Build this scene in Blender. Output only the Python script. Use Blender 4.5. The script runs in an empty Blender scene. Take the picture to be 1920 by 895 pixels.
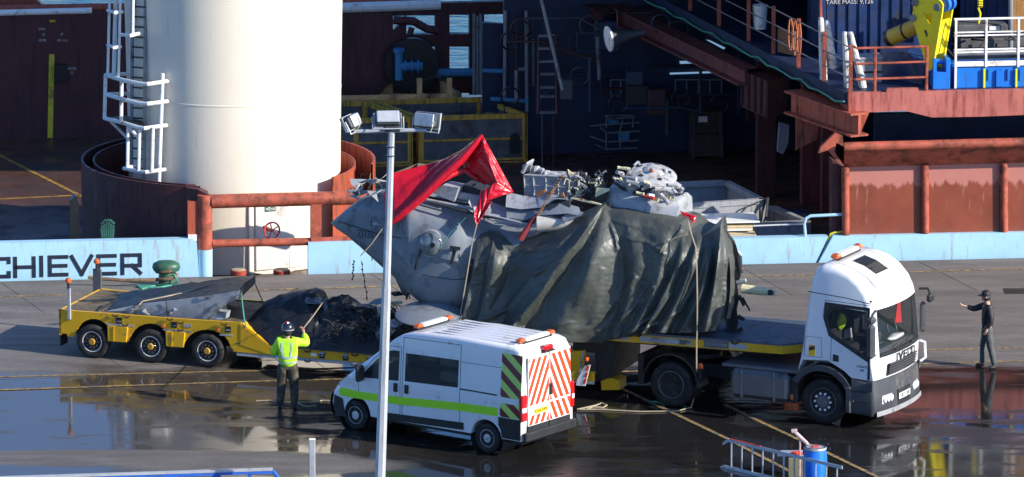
import bpy, bmesh, math, random
from math import radians, sin, cos, pi, atan2, sqrt, hypot
from mathutils import Vector, Matrix, noise
from mathutils.geometry import delaunay_2d_cdt
SC = bpy.context.scene
COL = SC.collection
# ------------------------------------------------------------------ camera, sky, sun, exposure
PITCH, DIST, FPX = radians(12), 190.0, 13990.0          # a long lens from a hill 190 m away
CAM = Vector((0, -DIST*cos(PITCH), DIST*sin(PITCH)))
FW, RT, UP = Vector((0, cos(PITCH), -sin(PITCH))), Vector((1, 0, 0)), Vector((0, sin(PITCH), cos(PITCH)))
cd = bpy.data.cameras.new('camera'); co = bpy.data.objects.new('camera', cd); COL.objects.link(co)
cd.sensor_width = 36; cd.lens = 36*FPX/1920; cd.clip_start = 1; cd.clip_end = 6000
co.location = CAM; co.rotation_euler = (pi/2-PITCH, 0, 0); SC.camera = co
SUN_AZ, SUN_EL = radians(26), radians(26)               # sun from the right, a little in front of the ship's side
SDIR = Vector((cos(SUN_AZ)*cos(SUN_EL), -sin(SUN_AZ)*cos(SUN_EL), sin(SUN_EL)))
wd = bpy.data.worlds.new('World'); SC.world = wd; wd.use_nodes = True
nt = wd.node_tree; sky = nt.nodes.new('ShaderNodeTexSky'); sky.sky_type = 'NISHITA'; sky.sun_disc = False
sky.sun_elevation = SUN_EL; sky.sun_rotation = atan2(SDIR.x, SDIR.y)
bg = nt.nodes['Background']; sky.ozone_density = 9.0; sky.dust_density = .5; sky.air_density = .9
bg.inputs[1].default_value = 0.145
nt.links.new(sky.outputs[0], bg.inputs[0])
sl = bpy.data.lights.new('sun', 'SUN'); so = bpy.data.objects.new('sun', sl); COL.objects.link(so)
sl.energy = 5.0; sl.angle = radians(0.53); sl.color = (1.0, 0.93, 0.82)
so.rotation_euler = SDIR.to_track_quat('Z', 'Y').to_euler()
SC.view_settings.view_transform = 'Standard'; SC.view_settings.look = 'None'
SC.view_settings.exposure = 0.62; SC.view_settings.gamma = 1
SC.cycles.max_bounces = 6; SC.cycles.use_denoising = True
# ------------------------------------------------------------------ where a sight line meets a plane (all points are real 3-D places)
def ray(px, py): return FW*FPX + RT*(px-960) + UP*(447.5-py)
def W(px, py, z=0.0):
    r = ray(px, py); return CAM + r*((z-CAM.z)/r.z)
def onplane(px, py, o, n):
    r = ray(px, py); return CAM + r*((o-CAM).dot(n)/r.dot(n))
def flat(v): return Vector((v.x, v.y, 0))
# ship frame: a along the quay edge, d inboard, z up.  trailer frame: a along the trailer, b away from the camera
Q0 = W(0, 528); QU = (W(1920, 484)-Q0).normalized(); QN = Vector((-QU.y, QU.x, 0))
def S(px, py, d): return onplane(px, py, Q0+QN*d, QN)
def SP(a, d, z): p = Q0+QU*a+QN*d; return Vector((p.x, p.y, z))
def sa(px, py, d): return (S(px, py, d)-Q0).dot(QU)
def sz(px, py, d): return S(px, py, d).z
def sd(px, py, z=0): return (W(px, py, z)-Q0).dot(QN)
T0 = W(172, 673); TU = (W(1258, 762)-T0).normalized(); TN = Vector((-TU.y, TU.x, 0))
def T(px, py, b=0.0): return onplane(px, py, T0+TN*b, TN)
def TP(a, b, z): p = T0+TU*a+TN*b; return Vector((p.x, p.y, z))
def ta(px, py, b=0.0): return (T(px, py, b)-T0).dot(TU)
Z = Vector((0, 0, 1))
R = random.Random(7)
# ------------------------------------------------------------------ materials
def lin(h):
    h = h.lstrip('#'); o = []
    for i in (0, 2, 4):
        v = int(h[i:i+2], 16)/255; o.append(v/12.92 if v <= .04045 else ((v+.055)/1.055)**2.4)
    return tuple(o)
MATS = {}
def mat(name, col, rough=.5, metal=0.0, var=.15, scale=2.5, bump=.0, bscale=30, dirt=0.0, dcol=(.05, .04, .03), streak=False, spec=.5, dscale=1.6, coat=0.0):
    """painted, dirty, slightly uneven surface: tone from two noises, dirt or rust from a third"""
    if name in MATS: return MATS[name]
    if isinstance(col, str): col = lin(col)
    m = bpy.data.materials.new(name); m.use_nodes = True; N = m.node_tree; nn = N.nodes; L = N.links.new
    b = nn['Principled BSDF']; g = nn.new('ShaderNodeNewGeometry')
    def nz(sc, det=4, src=None, ro=.6):
        n = nn.new('ShaderNodeTexNoise'); n.inputs['Scale'].default_value = sc; n.inputs['Detail'].default_value = det; n.inputs['Roughness'].default_value = ro
        L(src or g.outputs['Position'], n.inputs['Vector']); return n.outputs['Fac']
    def ramp(f, a, c, lo=0.0, hi=1.0):
        r = nn.new('ShaderNodeMapRange'); r.inputs[1].default_value = a; r.inputs[2].default_value = c; r.inputs[3].default_value = lo; r.inputs[4].default_value = hi; L(f, r.inputs[0]); return r.outputs[0]
    def mix(f, a, c):
        x = nn.new('ShaderNodeMix'); x.data_type = 'RGBA'
        for k, v in ((0, f), (6, a), (7, c)):
            if hasattr(v, 'is_linked'): L(v, x.inputs[k])
            else: x.inputs[k].default_value = (*v, 1) if isinstance(v, tuple) else v
        return x.outputs[2]
    lo = tuple(v*(1-var) for v in col); hi = tuple(min(1, v*(1+var*.7)) for v in col)
    c = mix(ramp(nz(scale), .3, .7), lo, hi)
    c = mix(ramp(nz(scale*9, 2), .35, .65, 0, .5*var), c, tuple(v*.5 for v in col))
    rg = ramp(nz(scale*3), .3, .7, max(.02, rough*.8), min(1, rough*1.25))
    if dirt > 0:
        src = None
        if streak:
            mp = nn.new('ShaderNodeMapping'); mp.inputs['Scale'].default_value = (5, 5, .6); L(g.outputs['Position'], mp.inputs[0]); src = mp.outputs[0]
        f = ramp(nz(dscale, 6, src, .68), .62-dirt*.35, .74-dirt*.2)
        c = mix(f, c, dcol)
        rr = nn.new('ShaderNodeMix'); L(f, rr.inputs[0]); L(rg, rr.inputs[2]); rr.inputs[3].default_value = .75; rg = rr.outputs[0]
    L(c, b.inputs['Base Color']); L(rg, b.inputs['Roughness'])
    b.inputs['Metallic'].default_value = metal; b.inputs['Specular IOR Level'].default_value = spec
    if coat: b.inputs['Coat Weight'].default_value = coat; b.inputs['Coat Roughness'].default_value = .06
    if bump:
        bp = nn.new('ShaderNodeBump'); bp.inputs['Strength'].default_value = 1; bp.inputs['Distance'].default_value = bump
        L(nz(bscale, 3), bp.inputs['Height']); L(bp.outputs[0], b.inputs['Normal'])
    MATS[name] = m; return m
def glassmat(name, col, rough=.03, alpha=.5):
    m = bpy.data.materials.new(name); m.use_nodes = True; b = m.node_tree.nodes['Principled BSDF']
    b.inputs['Base Color'].default_value = (*col, 1); b.inputs['Roughness'].default_value = rough; b.inputs['Alpha'].default_value = alpha
    b.inputs['IOR'].default_value = 1.5; MATS[name] = m; return m
def glow(name, col, s):
    m = bpy.data.materials.new(name); m.use_nodes = True; b = m.node_tree.nodes['Principled BSDF']
    b.inputs['Base Color'].default_value = (*col, 1); b.inputs['Emission Color'].default_value = (*col, 1); b.inputs['Emission Strength'].default_value = s; b.inputs['Roughness'].default_value = .2
    MATS[name] = m; return m
# ------------------------------------------------------------------ objects
def tessellate_polygon(loops):
    """triangles of a flat polygon with holes (indices into the joined loops)"""
    loops = [l for l in loops if len(l) > 2]; pts = [Vector(p) for l in loops for p in l]; n = Vector()
    if not pts: return []
    l0 = [Vector(p) for p in loops[0]]
    for a, b in zip(l0, l0[1:]+l0[:1]): n += Vector(((a.y-b.y)*(a.z+b.z), (a.z-b.z)*(a.x+b.x), (a.x-b.x)*(a.y+b.y)))
    n = n.normalized() if n.length > 1e-12 else Vector((0, 0, 1)); ex = n.orthogonal().normalized(); ey = n.cross(ex); o = pts[0]
    co2 = [Vector(((p-o).dot(ex), (p-o).dot(ey))) for p in pts]; ed = []; k = 0
    for l in loops: ed += [(k+i, k+(i+1) % len(l)) for i in range(len(l))]; k += len(l)
    vo, eo, fo, ov, oe, of = delaunay_2d_cdt(co2, ed, [], 0, 1e-6); idx = []
    for i, src in enumerate(ov):
        idx.append(src[0] if src else min(range(len(co2)), key=lambda q: (co2[q]-vo[i]).length))
    def inside(q):
        c = False
        for i, j in ed:
            a, b = co2[i], co2[j]
            if (a.y > q.y) != (b.y > q.y) and q.x < a.x+(q.y-a.y)*(b.x-a.x)/(b.y-a.y): c = not c
        return c
    out = [tuple(idx[i] for i in f) for f in fo if inside((vo[f[0]]+vo[f[1]]+vo[f[2]])/3)]; return [f for f in out if len(set(f)) == 3]
SPLIT = set('stanchion corner_post bulwark_cap platform_post platform_rail cage_bar cage_hoop ladder_rung ladder_stile stair_tread stair_stile rail_post corner_rail guard_wire rib casing port_frame deck_line riser_pipe side_rail superstructure_window lower_rail window_frame cage blue_pipe drain_bar corrugation pocket_lip mirror_arm door_jamb'.split())
def tag(o, label=None, cat=None, group=None, kind=None):
    if label: o['label'] = label
    if cat: o['category'] = cat
    if group: o['group'] = group
    if kind: o['kind'] = kind
    return o
def empty(name, loc, label=None, cat=None, group=None, rz=0.0, kind=None, scale=1.0):
    o = bpy.data.objects.new(name, None); COL.objects.link(o); o.location = loc; o.rotation_euler = (0, 0, rz); o.scale = (scale,)*3; o.empty_display_size = .2
    return tag(o, label, cat, group, kind)
def wm(o):
    m = o.matrix_basis.copy()
    while o.parent: o = o.parent; m = o.matrix_basis @ m
    return m
def dup(o, parent=None):
    c = o.copy(); COL.objects.link(c); c.parent = parent
    for ch in o.children: dup(ch, c)
    return c
class MB:
    """collects shapes into one mesh"""
    def __init__(s): s.v = []; s.f = []; s.m = []; s.cur = 0
    def add(s, vs, fs):
        n = len(s.v); s.v += [Vector(v) for v in vs]; s.f += [tuple(i+n for i in f) for f in fs]; s.m += [s.cur]*len(fs); return s
    def box(s, lo, hi, bev=0.0, M=None):
        lo, hi = Vector(lo), Vector(hi)
        if bev <= 0:
            vs = [Vector((x, y, z)) for z in (lo.z, hi.z) for y in (lo.y, hi.y) for x in (lo.x, hi.x)]
            fs = [(0, 2, 3, 1), (4, 5, 7, 6), (0, 1, 5, 4), (2, 6, 7, 3), (0, 4, 6, 2), (1, 3, 7, 5)]
        else:
            vs = []; fs = []; b = min(bev, min(hi-lo)*.45)
            idx = {}
            for sx in (0, 1):
                for sy in (0, 1):
                    for sz_ in (0, 1):
                        cx, cy, cz = [(hi if q else lo)[k] for k, q in enumerate((sx, sy, sz_))]
                        ix, iy, iz = (b if not sx else -b), (b if not sy else -b), (b if not sz_ else -b)
                        for k, p in enumerate(((cx, cy+iy, cz+iz), (cx+ix, cy, cz+iz), (cx+ix, cy+iy, cz))):
                            idx[(sx, sy, sz_, k)] = len(vs); vs.append(Vector(p))
                        fs.append(tuple(idx[(sx, sy, sz_, k)] for k in range(3)))
            q = [(0, 0), (1, 0), (1, 1), (0, 1)]
            for side in (0, 1):
                fs.append(tuple(idx[(side, a, c, 0)] for a, c in q)); fs.append(tuple(idx[(a, side, c, 1)] for a, c in q)); fs.append(tuple(idx[(a, c, side, 2)] for a, c in q))
            for a in (0, 1):
                for c in (0, 1):
                    fs.append((idx[(0, a, c, 1)], idx[(1, a, c, 1)], idx[(1, a, c, 2)], idx[(0, a, c, 2)]))
                    fs.append((idx[(a, 0, c, 0)], idx[(a, 1, c, 0)], idx[(a, 1, c, 2)], idx[(a, 0, c, 2)]))
                    fs.append((idx[(a, c, 0, 0)], idx[(a, c, 1, 0)], idx[(a, c, 1, 1)], idx[(a, c, 0, 1)]))
        if M: vs = [M @ v for v in vs]
        return s.add(vs, fs)
    def obox(s, o, ux, uy, uz, bev=0.0):
        """box from corner o with edge vectors"""
        l = [u.length for u in (ux, uy, uz)]
        M = Matrix(((ux/l[0]).to_4d(), (uy/l[1]).to_4d(), (uz/l[2]).to_4d(), (0, 0, 0, 1))).transposed()
        for k in range(3): M[3][k] = 0
        M = Matrix.Translation(o) @ M
        return s.box((0, 0, 0), l, bev, M)
    def tube(s, p0, p1, r, n=8, r1=None, caps=True): return s.path([p0, p1], r, n, r1, caps)
    def path(s, pts, r, n=8, r1=None, caps=True, closed=False):
        pts = [Vector(p) for p in pts]; k = len(pts); vs = []; fs = []; prev = None
        rs = r if isinstance(r, (list, tuple)) else [r+((r1 if r1 is not None else r)-r)*i/max(1, k-1) for i in range(k)]
        for i, p in enumerate(pts):
            t = (pts[(i+1) % k]-pts[i-1]) if closed else (pts[min(i+1, k-1)]-pts[max(i-1, 0)])
            if t.length < 1e-9: t = Vector((0, 0, 1))
            t.normalize()
            if prev is None: a = t.cross(Vector((0, 0, 1)) if abs(t.z) < .9 else Vector((1, 0, 0))).normalized()
            else: a = (prev-t*prev.dot(t)); a = a.normalized() if a.length > 1e-6 else t.orthogonal().normalized()
            prev = a; b = t.cross(a)
            for j in range(n):
                th = 2*pi*(j+.5)/n; vs.append(p+(a*cos(th)+b*sin(th))*rs[i])
        for i in range(k if closed else k-1):
            i2 = (i+1) % k
            for j in range(n): fs.append((i*n+j, i*n+(j+1) % n, i2*n+(j+1) % n, i2*n+j))
        if caps and not closed: fs.append(tuple(range(n))[::-1]); fs.append(tuple(range((k-1)*n, k*n)))
        return s.add(vs, fs)
    def lathe(s, prof, o=(0, 0, 0), axis=Z, n=24, cap0=True, cap1=True, a0=0, a1=2*pi):
        """prof: (radius, height) pairs turned about axis through o"""
        axis = Vector(axis).normalized(); ex = axis.orthogonal().normalized() if abs(axis.z) < .99 else Vector((1, 0, 0)); ey = axis.cross(ex); o = Vector(o)
        full = abs(a1-a0-2*pi) < 1e-6; m = n if full else n+1; vs = []; fs = []
        for r, h in prof:
            for j in range(m):
                th = a0+(a1-a0)*j/n; vs.append(o+axis*h+(ex*cos(th)+ey*sin(th))*r)
        for i in range(len(prof)-1):
            for j in range(n): fs.append((i*m+j, i*m+(j+1) % m, (i+1)*m+(j+1) % m, (i+1)*m+j))
        if full and cap0 and prof[0][0] > 1e-6: fs.append(tuple(range(m))[::-1])
        if full and cap1 and prof[-1][0] > 1e-6: fs.append(tuple(range((len(prof)-1)*m, len(prof)*m)))
        return s.add(vs, fs)
    def prism(s, poly, ext):
        """closed 3-D polygon extruded by ext"""
        k = len(poly); poly = [Vector(p) for p in poly]; ext = Vector(ext); vs = poly+[p+ext for p in poly]
        tri = tessellate_polygon([poly]); fs = [tuple(t) for t in tri]+[tuple(i+k for i in t[::-1]) for t in tri]
        fs += [(i, (i+1) % k, (i+1) % k+k, i+k) for i in range(k)]
        return s.add(vs, fs)
    def holed(s, loops, ext=None, inner=True):
        """polygon with holes; ext gives it thickness"""
        loops = [[Vector(p) for p in l] for l in loops]; flatv = [p for l in loops for p in l]; n = len(flatv)
        tri = [tuple(t) for t in tessellate_polygon(loops)]
        if ext is None: return s.add(flatv, tri)
        ext = Vector(ext); fs = tri+[tuple(i+n for i in t[::-1]) for t in tri]; o = 0
        for l in loops:
            k = len(l); fs += [(o+i, o+(i+1) % k, o+(i+1) % k+n, o+i+n) for i in range(k)]; o += k
        return s.add(flatv+[p+ext for p in flatv], fs)
    def grid(s, rows):
        n = len(rows[0]); vs = [p for r in rows for p in r]
        return s.add(vs, [(i*n+j, i*n+j+1, (i+1)*n+j+1, (i+1)*n+j) for i in range(len(rows)-1) for j in range(n-1)])
    def sphere(s, c, r, n=10, k=6, sc=(1, 1, 1), M=None):
        c = Vector(c); vs = []; fs = []
        for i in range(k+1):
            ph = pi*i/k
            for j in range(n):
                th = 2*pi*j/n; v = Vector((sin(ph)*cos(th)*sc[0], sin(ph)*sin(th)*sc[1], cos(ph)*sc[2]))*r
                vs.append(c+((M @ v) if M else v))
        for i in range(k):
            for j in range(n): fs.append((i*n+j, (i+1)*n+j, (i+1)*n+(j+1) % n, i*n+(j+1) % n))
        return s.add(vs, fs)
    def mesh(s, name, mats, smooth=30, weld=True):
        me = bpy.data.meshes.new(name); me.from_pydata([tuple(v) for v in s.v], [], s.f)
        for m in (mats if isinstance(mats, (list, tuple)) else [mats]): me.materials.append(m)
        if any(s.m): me.polygons.foreach_set('material_index', s.m)
        bm = bmesh.new(); bm.from_mesh(me)
        if weld: bmesh.ops.remove_doubles(bm, verts=bm.verts, dist=2e-5)
        bmesh.ops.recalc_face_normals(bm, faces=bm.faces); bm.to_mesh(me); bm.free()
        if smooth:
            me.polygons.foreach_set('use_smooth', [True]*len(me.polygons)); me.set_sharp_from_angle(angle=radians(smooth))
        me.update(); return me
    def build(s, name, mats, parent=None, smooth=30, local=False, weld=True, base=False):
        """link as ONE object; shapes given in world space unless local"""
        if parent is not None and not local:
            I = wm(parent).inverted(); s.v = [I @ v for v in s.v]
        if name in SPLIT:
            par = list(range(len(s.v)))
            def root(i):
                while par[i] != i: par[i] = par[par[i]]; i = par[i]
                return i
            for f in s.f:
                for i in f[1:]: par[root(i)] = root(f[0])
            grp = {}
            for f, mi in zip(s.f, s.m): grp.setdefault(root(f[0]), []).append(f)
            if len(grp) > 1:
                o = None
                for fs in grp.values():
                    use = sorted({i for f in fs for i in f}); mp = {i: k for k, i in enumerate(use)}; b = MB(); b.add([s.v[i] for i in use], [tuple(mp[i] for i in f) for f in fs]); SPLIT.discard(name); o = b.build(name, mats, parent, smooth, True if parent is not None else local, weld, base); SPLIT.add(name)
                return o
        lo = Vector([min(v[k] for v in s.v) for k in range(3)]); hi = Vector([max(v[k] for v in s.v) for k in range(3)])
        c = (lo+hi)/2
        if base or parent is None: c.z = lo.z
        s.v = [v-c for v in s.v]
        o = bpy.data.objects.new(name, s.mesh(name, mats, smooth, weld)); o.location = c; COL.objects.link(o)
        if parent is not None: o.parent = parent
        return o
def text_mesh(txt, size, ext=.002, squash=1.0):
    cu = bpy.data.curves.new('txt', 'FONT'); cu.body = txt; cu.size = size; cu.extrude = ext; cu.align_x = 'CENTER'; cu.align_y = 'CENTER'; cu.resolution_u = 2
    o = bpy.data.objects.new('txt', cu); COL.objects.link(o); dg = bpy.context.evaluated_depsgraph_get()
    me = bpy.data.meshes.new_from_object(o.evaluated_get(dg)); bpy.data.objects.remove(o); return me
def text(txt, o, ux, uy, size, m, parent=None, name='lettering', squash=1.0, ext=.002):
    """flat print standing on the plane through o spanned by ux, uy"""
    me = text_mesh(txt, size, ext); b = MB(); ux = Vector(ux).normalized(); uy = Vector(uy).normalized(); n = ux.cross(uy)
    b.add([Vector(o)+ux*(v.co.x*squash)+uy*v.co.y+n*v.co.z for v in me.vertices], [tuple(p.vertices) for p in me.polygons])
    bpy.data.meshes.remove(me); return b.build(name, m, parent, smooth=0)
STROKES = {'A': [[(0, 0), (.5, 1), (1, 0)], [(.2, .35), (.8, .35)]], 'C': [[(1, .8), (1, 1), (0, 1), (0, 0), (1, 0), (1, .2)]], 'H': [[(0, 0), (0, 1)], [(1, 0), (1, 1)], [(0, .5), (1, .5)]], 'I': [[(0, 0), (0, 1)]],
    'E': [[(1, 1), (0, 1), (0, 0), (1, 0)], [(0, .5), (.95, .5)]], 'V': [[(0, 1), (.5, 0), (1, 1)]], 'R': [[(0, 0), (0, 1), (1, 1), (1, .42), (0, .42)], [(.55, .42), (1, 0)]],
    'T': [[(0, 1), (1, 1)], [(.5, 1), (.5, 0)]], 'O': [[(0, 0), (0, 1), (1, 1), (1, 0), (0, 0)]]}
def stroke_letter(ch, o, ux, uy, w, h, th, m, parent, ext):
    b = MB(); n = ux.cross(uy)*ext
    for st in STROKES[ch]:
        for i, ((x0, y0), (x1, y1)) in enumerate(zip(st, st[1:])):
            p0 = o+ux*x0*w+uy*y0*h; p1 = o+ux*x1*w+uy*y1*h; d = (p1-p0).normalized(); q = d.cross(n.normalized())*th/2
            k = n*(1+.06*i)
            b.prism([p0-q-d*th*.5, p1-q+d*th*.5, p1+q+d*th*.5, p0+q-d*th*.5], k)
    return b.build('letter', m, parent, smooth=0)
# ------------------------------------------------------------------ quay, water
def quay_mat(name, base, slab=False):
    m = bpy.data.materials.new(name); m.use_nodes = True; N = m.node_tree; nn = N.nodes; L = N.links.new; b = nn['Principled BSDF']
    g = nn.new('ShaderNodeNewGeometry'); P = g.outputs['Position']
    sep = nn.new('ShaderNodeSeparateXYZ'); L(P, sep.inputs[0])
    def nz(sc, det=5, mp=None, ro=.6):
        n = nn.new('ShaderNodeTexNoise'); n.inputs['Scale'].default_value = sc; n.inputs['Detail'].default_value = det; n.inputs['Roughness'].default_value = ro
        if mp: k = nn.new('ShaderNodeMapping'); k.inputs['Scale'].default_value = mp; L(P, k.inputs[0]); L(k.outputs[0], n.inputs['Vector'])
        else: L(P, n.inputs['Vector'])
        return n.outputs['Fac']
    def M(op, a, c=None, clamp=False):
        x = nn.new('ShaderNodeMath'); x.operation = op; x.use_clamp = clamp
        for k, v in enumerate((a, c)):
            if v is None: continue
            if hasattr(v, 'is_linked'): L(v, x.inputs[k])
            else: x.inputs[k].default_value = v
        return x.outputs[0]
    def ramp(f, a, c, lo=0.0, hi=1.0):
        r = nn.new('ShaderNodeMapRange'); r.interpolation_type = 'SMOOTHSTEP'; r.inputs[1].default_value = a; r.inputs[2].default_value = c; r.inputs[3].default_value = lo; r.inputs[4].default_value = hi; L(f, r.inputs[0]); return r.outputs[0]
    def mix(f, a, c):
        x = nn.new('ShaderNodeMix'); x.data_type = 'RGBA'
        for k, v in ((0, f), (6, a), (7, c)):
            if hasattr(v, 'is_linked'): L(v, x.inputs[k])
            else: x.inputs[k].default_value = (*v, 1) if isinstance(v, tuple) else v
        return x.outputs[2]
    X, Y = sep.outputs[0], sep.outputs[1]
    big, mid, fine = nz(.22), nz(.9, 6, (.5, 1.6, 1)), nz(9, 4)
    # rain water lies on the apron in front of the lorry; the strip along the ship has drained
    edge = M('ADD', M('ADD', Y, M('MULTIPLY', M('SUBTRACT', mid, .5), 3.6)), M('MULTIPLY', M('SUBTRACT', big, .5), 3.0))
    wet = ramp(edge, -14.2, -15.6)
    def blob(cx, cy, rx, ry, soft=.35):
        dx = M('DIVIDE', M('SUBTRACT', X, cx), rx); dy = M('DIVIDE', M('SUBTRACT', Y, cy), ry)
        d = M('ADD', M('ADD', M('MULTIPLY', dx, dx), M('MULTIPLY', dy, dy)), M('MULTIPLY', M('SUBTRACT', mid, .5), 1.6))
        return ramp(d, 1+soft, 1-soft)
    for q in ((-5.0, -14.6, 1.9, 1.2), (-1.5, -14.5, 3.0, 1.3), (9.5, -15.6, 6, 1.2)): wet = M('MAXIMUM', wet, blob(*q))
    dry = M('MAXIMUM', blob(-9.0, -23.6, 5.2, .75), blob(-5.6, -24.3, 3.2, .9))
    wet = M('MULTIPLY', wet, M('SUBTRACT', 1.0, M('MULTIPLY', dry, .95)))
    streak = nz(1.6, 6, (.28, 1.5, 1), .65)
    pud = M('MULTIPLY', wet, ramp(M('ADD', M('ADD', M('MULTIPLY', mid, .4), M('MULTIPLY', big, .32)), M('MULTIPLY', streak, .28)), .41, .50))
    col = mix(ramp(mid, .3, .7), tuple(v*.72 for v in base), tuple(v*1.18 for v in base))
    col = mix(ramp(fine, .4, .7, 0, .35), col, tuple(v*.5 for v in base))
    stain = ramp(nz(.55, 7, (.35, 1.5, 1), .72), .52, .68, 0, .6); col = mix(stain, col, tuple(v*.42 for v in base))
    if slab:
        oi = nn.new('ShaderNodeObjectInfo'); col = mix(M('MULTIPLY', oi.outputs['Random'], .4), col, tuple(v*.6 for v in base))
    soak = mix(ramp(M('ADD', X, M('MULTIPLY', M('SUBTRACT', big, .5), 5)), -6.5, -.5), (.060, .047, .034), (.010, .010, .010)); col = mix(M('MULTIPLY', wet, .96), col, soak)
    r = M('ADD', M('MULTIPLY', M('SUBTRACT', 1.0, wet), .62), M('ADD', M('MULTIPLY', wet, M('ADD', .16, M('MULTIPLY', fine, .16))), M('MULTIPLY', pud, M('SUBTRACT', M('MULTIPLY', streak, .06), .235))))
    L(col, b.inputs['Base Color']); L(M('MAXIMUM', r, .012), b.inputs['Roughness']); b.inputs['IOR'].default_value = 1.36
    bp = nn.new('ShaderNodeBump'); bp.inputs['Distance'].default_value = .012
    L(M('SUBTRACT', 1.0, M('MULTIPLY', pud, .978)), bp.inputs['Strength']); L(M('ADD', nz(22, 4), M('MULTIPLY', nz(4, 3), .6)), bp.inputs['Height']); L(bp.outputs[0], b.inputs['Normal'])
    MATS[name] = m; return m
quay_mat('quay_wet', (.155, .138, .122)); quay_mat('quay_slab', (.185, .163, .144), True)
mat('quay_face', (.18, .17, .16), .8, bump=.01, dirt=.6)
mb = MB(); a0, a1 = -700, 700                                    # ground sheet from the quay edge back past the camera
mb.add([SP(a0, -900, 0), SP(a1, -900, 0), SP(a1, 0, 0), SP(a0, 0, 0), SP(a0, 0, -4), SP(a1, 0, -4)], [(0, 1, 2, 3), (3, 2, 5, 4)])
quay = mb.build('quay', [MATS['quay_wet']], smooth=0); tag(quay, kind='structure')
du, dv = QU*4.6, (QN*3.55-QU*.9)
lay = QN.dot(dv)
me = None
for i in range(-4, 8):
    for j in range(0, 3):
        g = .018; c0 = QU*(i*4.6+(1.1 if j % 2 else 0))-dv*(j+1)+flat(Q0)-QN*.12
        mb = MB(); cs = [c0+QU*g-dv*0+dv*(g/3.5), c0+du-QU*g+dv*(g/3.5), c0+du-QU*g+dv*(1-g/3.5), c0+QU*g+dv*(1-g/3.5)]
        dz = R.uniform(0, .0025); mb.prism(cs, Z*(.005+dz)); o = mb.build('slab', MATS['quay_slab'], quay, smooth=0); o.location.z += .0002
mat('line_yellow', (.52, .31, .05), .5, var=.3, scale=6, dirt=.8, dcol=(.10, .09, .08), dscale=7)
def line(pts, w=.11, z=.012, name='painted_line', m='line_yellow', par=None):
    mb = MB(); ps = [W(*p) for p in pts]
    for a, c in zip(ps, ps[1:]):
        d = (c-a).normalized(); q = Vector((-d.y, d.x, 0))*w/2
        mb.prism([a-q+Z*z, c-q+Z*z, c+q+Z*z, a+q+Z*z], Z*.003)
    o = mb.build(name, MATS[m], par or quay, smooth=0); return o
for pts in ([(-60, 559), (960, 532), (1990, 503)], [(-60, 709), (480, 696), (960, 681), (1990, 650)], [(-60, 734), (480, 716), (960, 703), (1990, 676)],
            [(1150, 722), (1230, 760), (1360, 822), (1520, 905)], [(1360, 760), (1407, 783), (1497, 825), (1547, 848), (1665, 905)]): line(pts)
mat('iron_dark', (.02, .02, .02), .6, var=.4)
mb = MB(); o = W(1905, 546, .012)
for k in range(6): mb.box((o.x-.3, o.y-.3+k*.11, .008), (o.x+.35, o.y-.24+k*.11, .016))
mb.build('drain_bar', MATS['iron_dark'], quay)
m = bpy.data.materials.new('sea'); m.use_nodes = True; N = m.node_tree; b = N.nodes['Principled BSDF']
b.inputs['Base Color'].default_value = (.015, .10, .19, 1); b.inputs['Roughness'].default_value = .12; b.inputs['IOR'].default_value = 1.33
g = N.nodes.new('ShaderNodeNewGeometry'); k = N.nodes.new('ShaderNodeMapping'); k.inputs['Scale'].default_value = (.5, 1.2, 1); n1 = N.nodes.new('ShaderNodeTexNoise'); n1.inputs['Scale'].default_value = 1.1; n1.inputs['Detail'].default_value = 6
bp = N.nodes.new('ShaderNodeBump'); bp.inputs['Distance'].default_value = .9
N.links.new(g.outputs['Position'], k.inputs[0]); N.links.new(k.outputs[0], n1.inputs['Vector']); N.links.new(n1.outputs['Fac'], bp.inputs['Height']); N.links.new(bp.outputs[0], b.inputs['Normal'])
mb = MB(); mb.add([SP(-3000, -.5, -3.2), SP(3000, -.5, -3.2), SP(3000, 4000, -3.2), SP(-3000, 4000, -3.2)], [(0, 1, 2, 3)])
tag(mb.build('sea', m, smooth=0), kind='structure')
# ------------------------------------------------------------------ the supply ship alongside
RUST = (.10, .03, .012)
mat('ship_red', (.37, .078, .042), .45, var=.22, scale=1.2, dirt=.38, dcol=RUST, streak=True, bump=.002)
mat('ship_red_deep_shade', (.075, .016, .02), .5, var=.3, scale=1, dirt=.35, dcol=(.03, .01, .01), streak=True)  # ship red with deep shade put into its colour, for unlit steel
mat('rail_red', (.42, .092, .052), .5, var=.25, scale=3, dirt=.45, dcol=(.10, .03, .015), dscale=2.6, bump=.003)
mat('ship_blue', (.37, .62, .79), .42, var=.08, scale=1.5, dirt=.18, dcol=(.32, .30, .27), streak=True)
mat('ship_white', (.80, .72, .585), .38, var=.04, scale=.6, dirt=.05, dcol=(.66, .60, .50), streak=True)
mat('white_paint', (.78, .78, .76), .45, var=.06, dirt=.2, dcol=(.35, .25, .16), dscale=4)
mat('letter_navy', (.014, .02, .04), .5, var=.3)
mat('deck_brown', (.10, .048, .032), .32, var=.45, scale=.8, dirt=.5, dcol=(.03, .018, .014), dscale=.9, bump=.006, bscale=10)
mat('deck_line', (.45, .26, .03), .5, var=.3, dirt=.55, dcol=(.08, .04, .03), dscale=5)
mat('marking_yellow', (.62, .50, .03), .5, var=.2, dirt=.2)
mat('black_paint', (.010, .011, .013), .4, var=.3)
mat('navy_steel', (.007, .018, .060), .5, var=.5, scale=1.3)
mat('blue_container', (.012, .035, .12), .45, var=.3, dirt=.25, dcol=(.02, .02, .03))
mat('crane_blue', (.012, .17, .62), .38, var=.12, dirt=.15, dcol=(.02, .06, .2), streak=True)
mat('crane_yellow', (.85, .70, .015), .35, var=.08, dirt=.12, dcol=(.35, .25, .03))
mat('cylinder_ochre', (.50, .32, .03), .35, var=.1)
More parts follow.
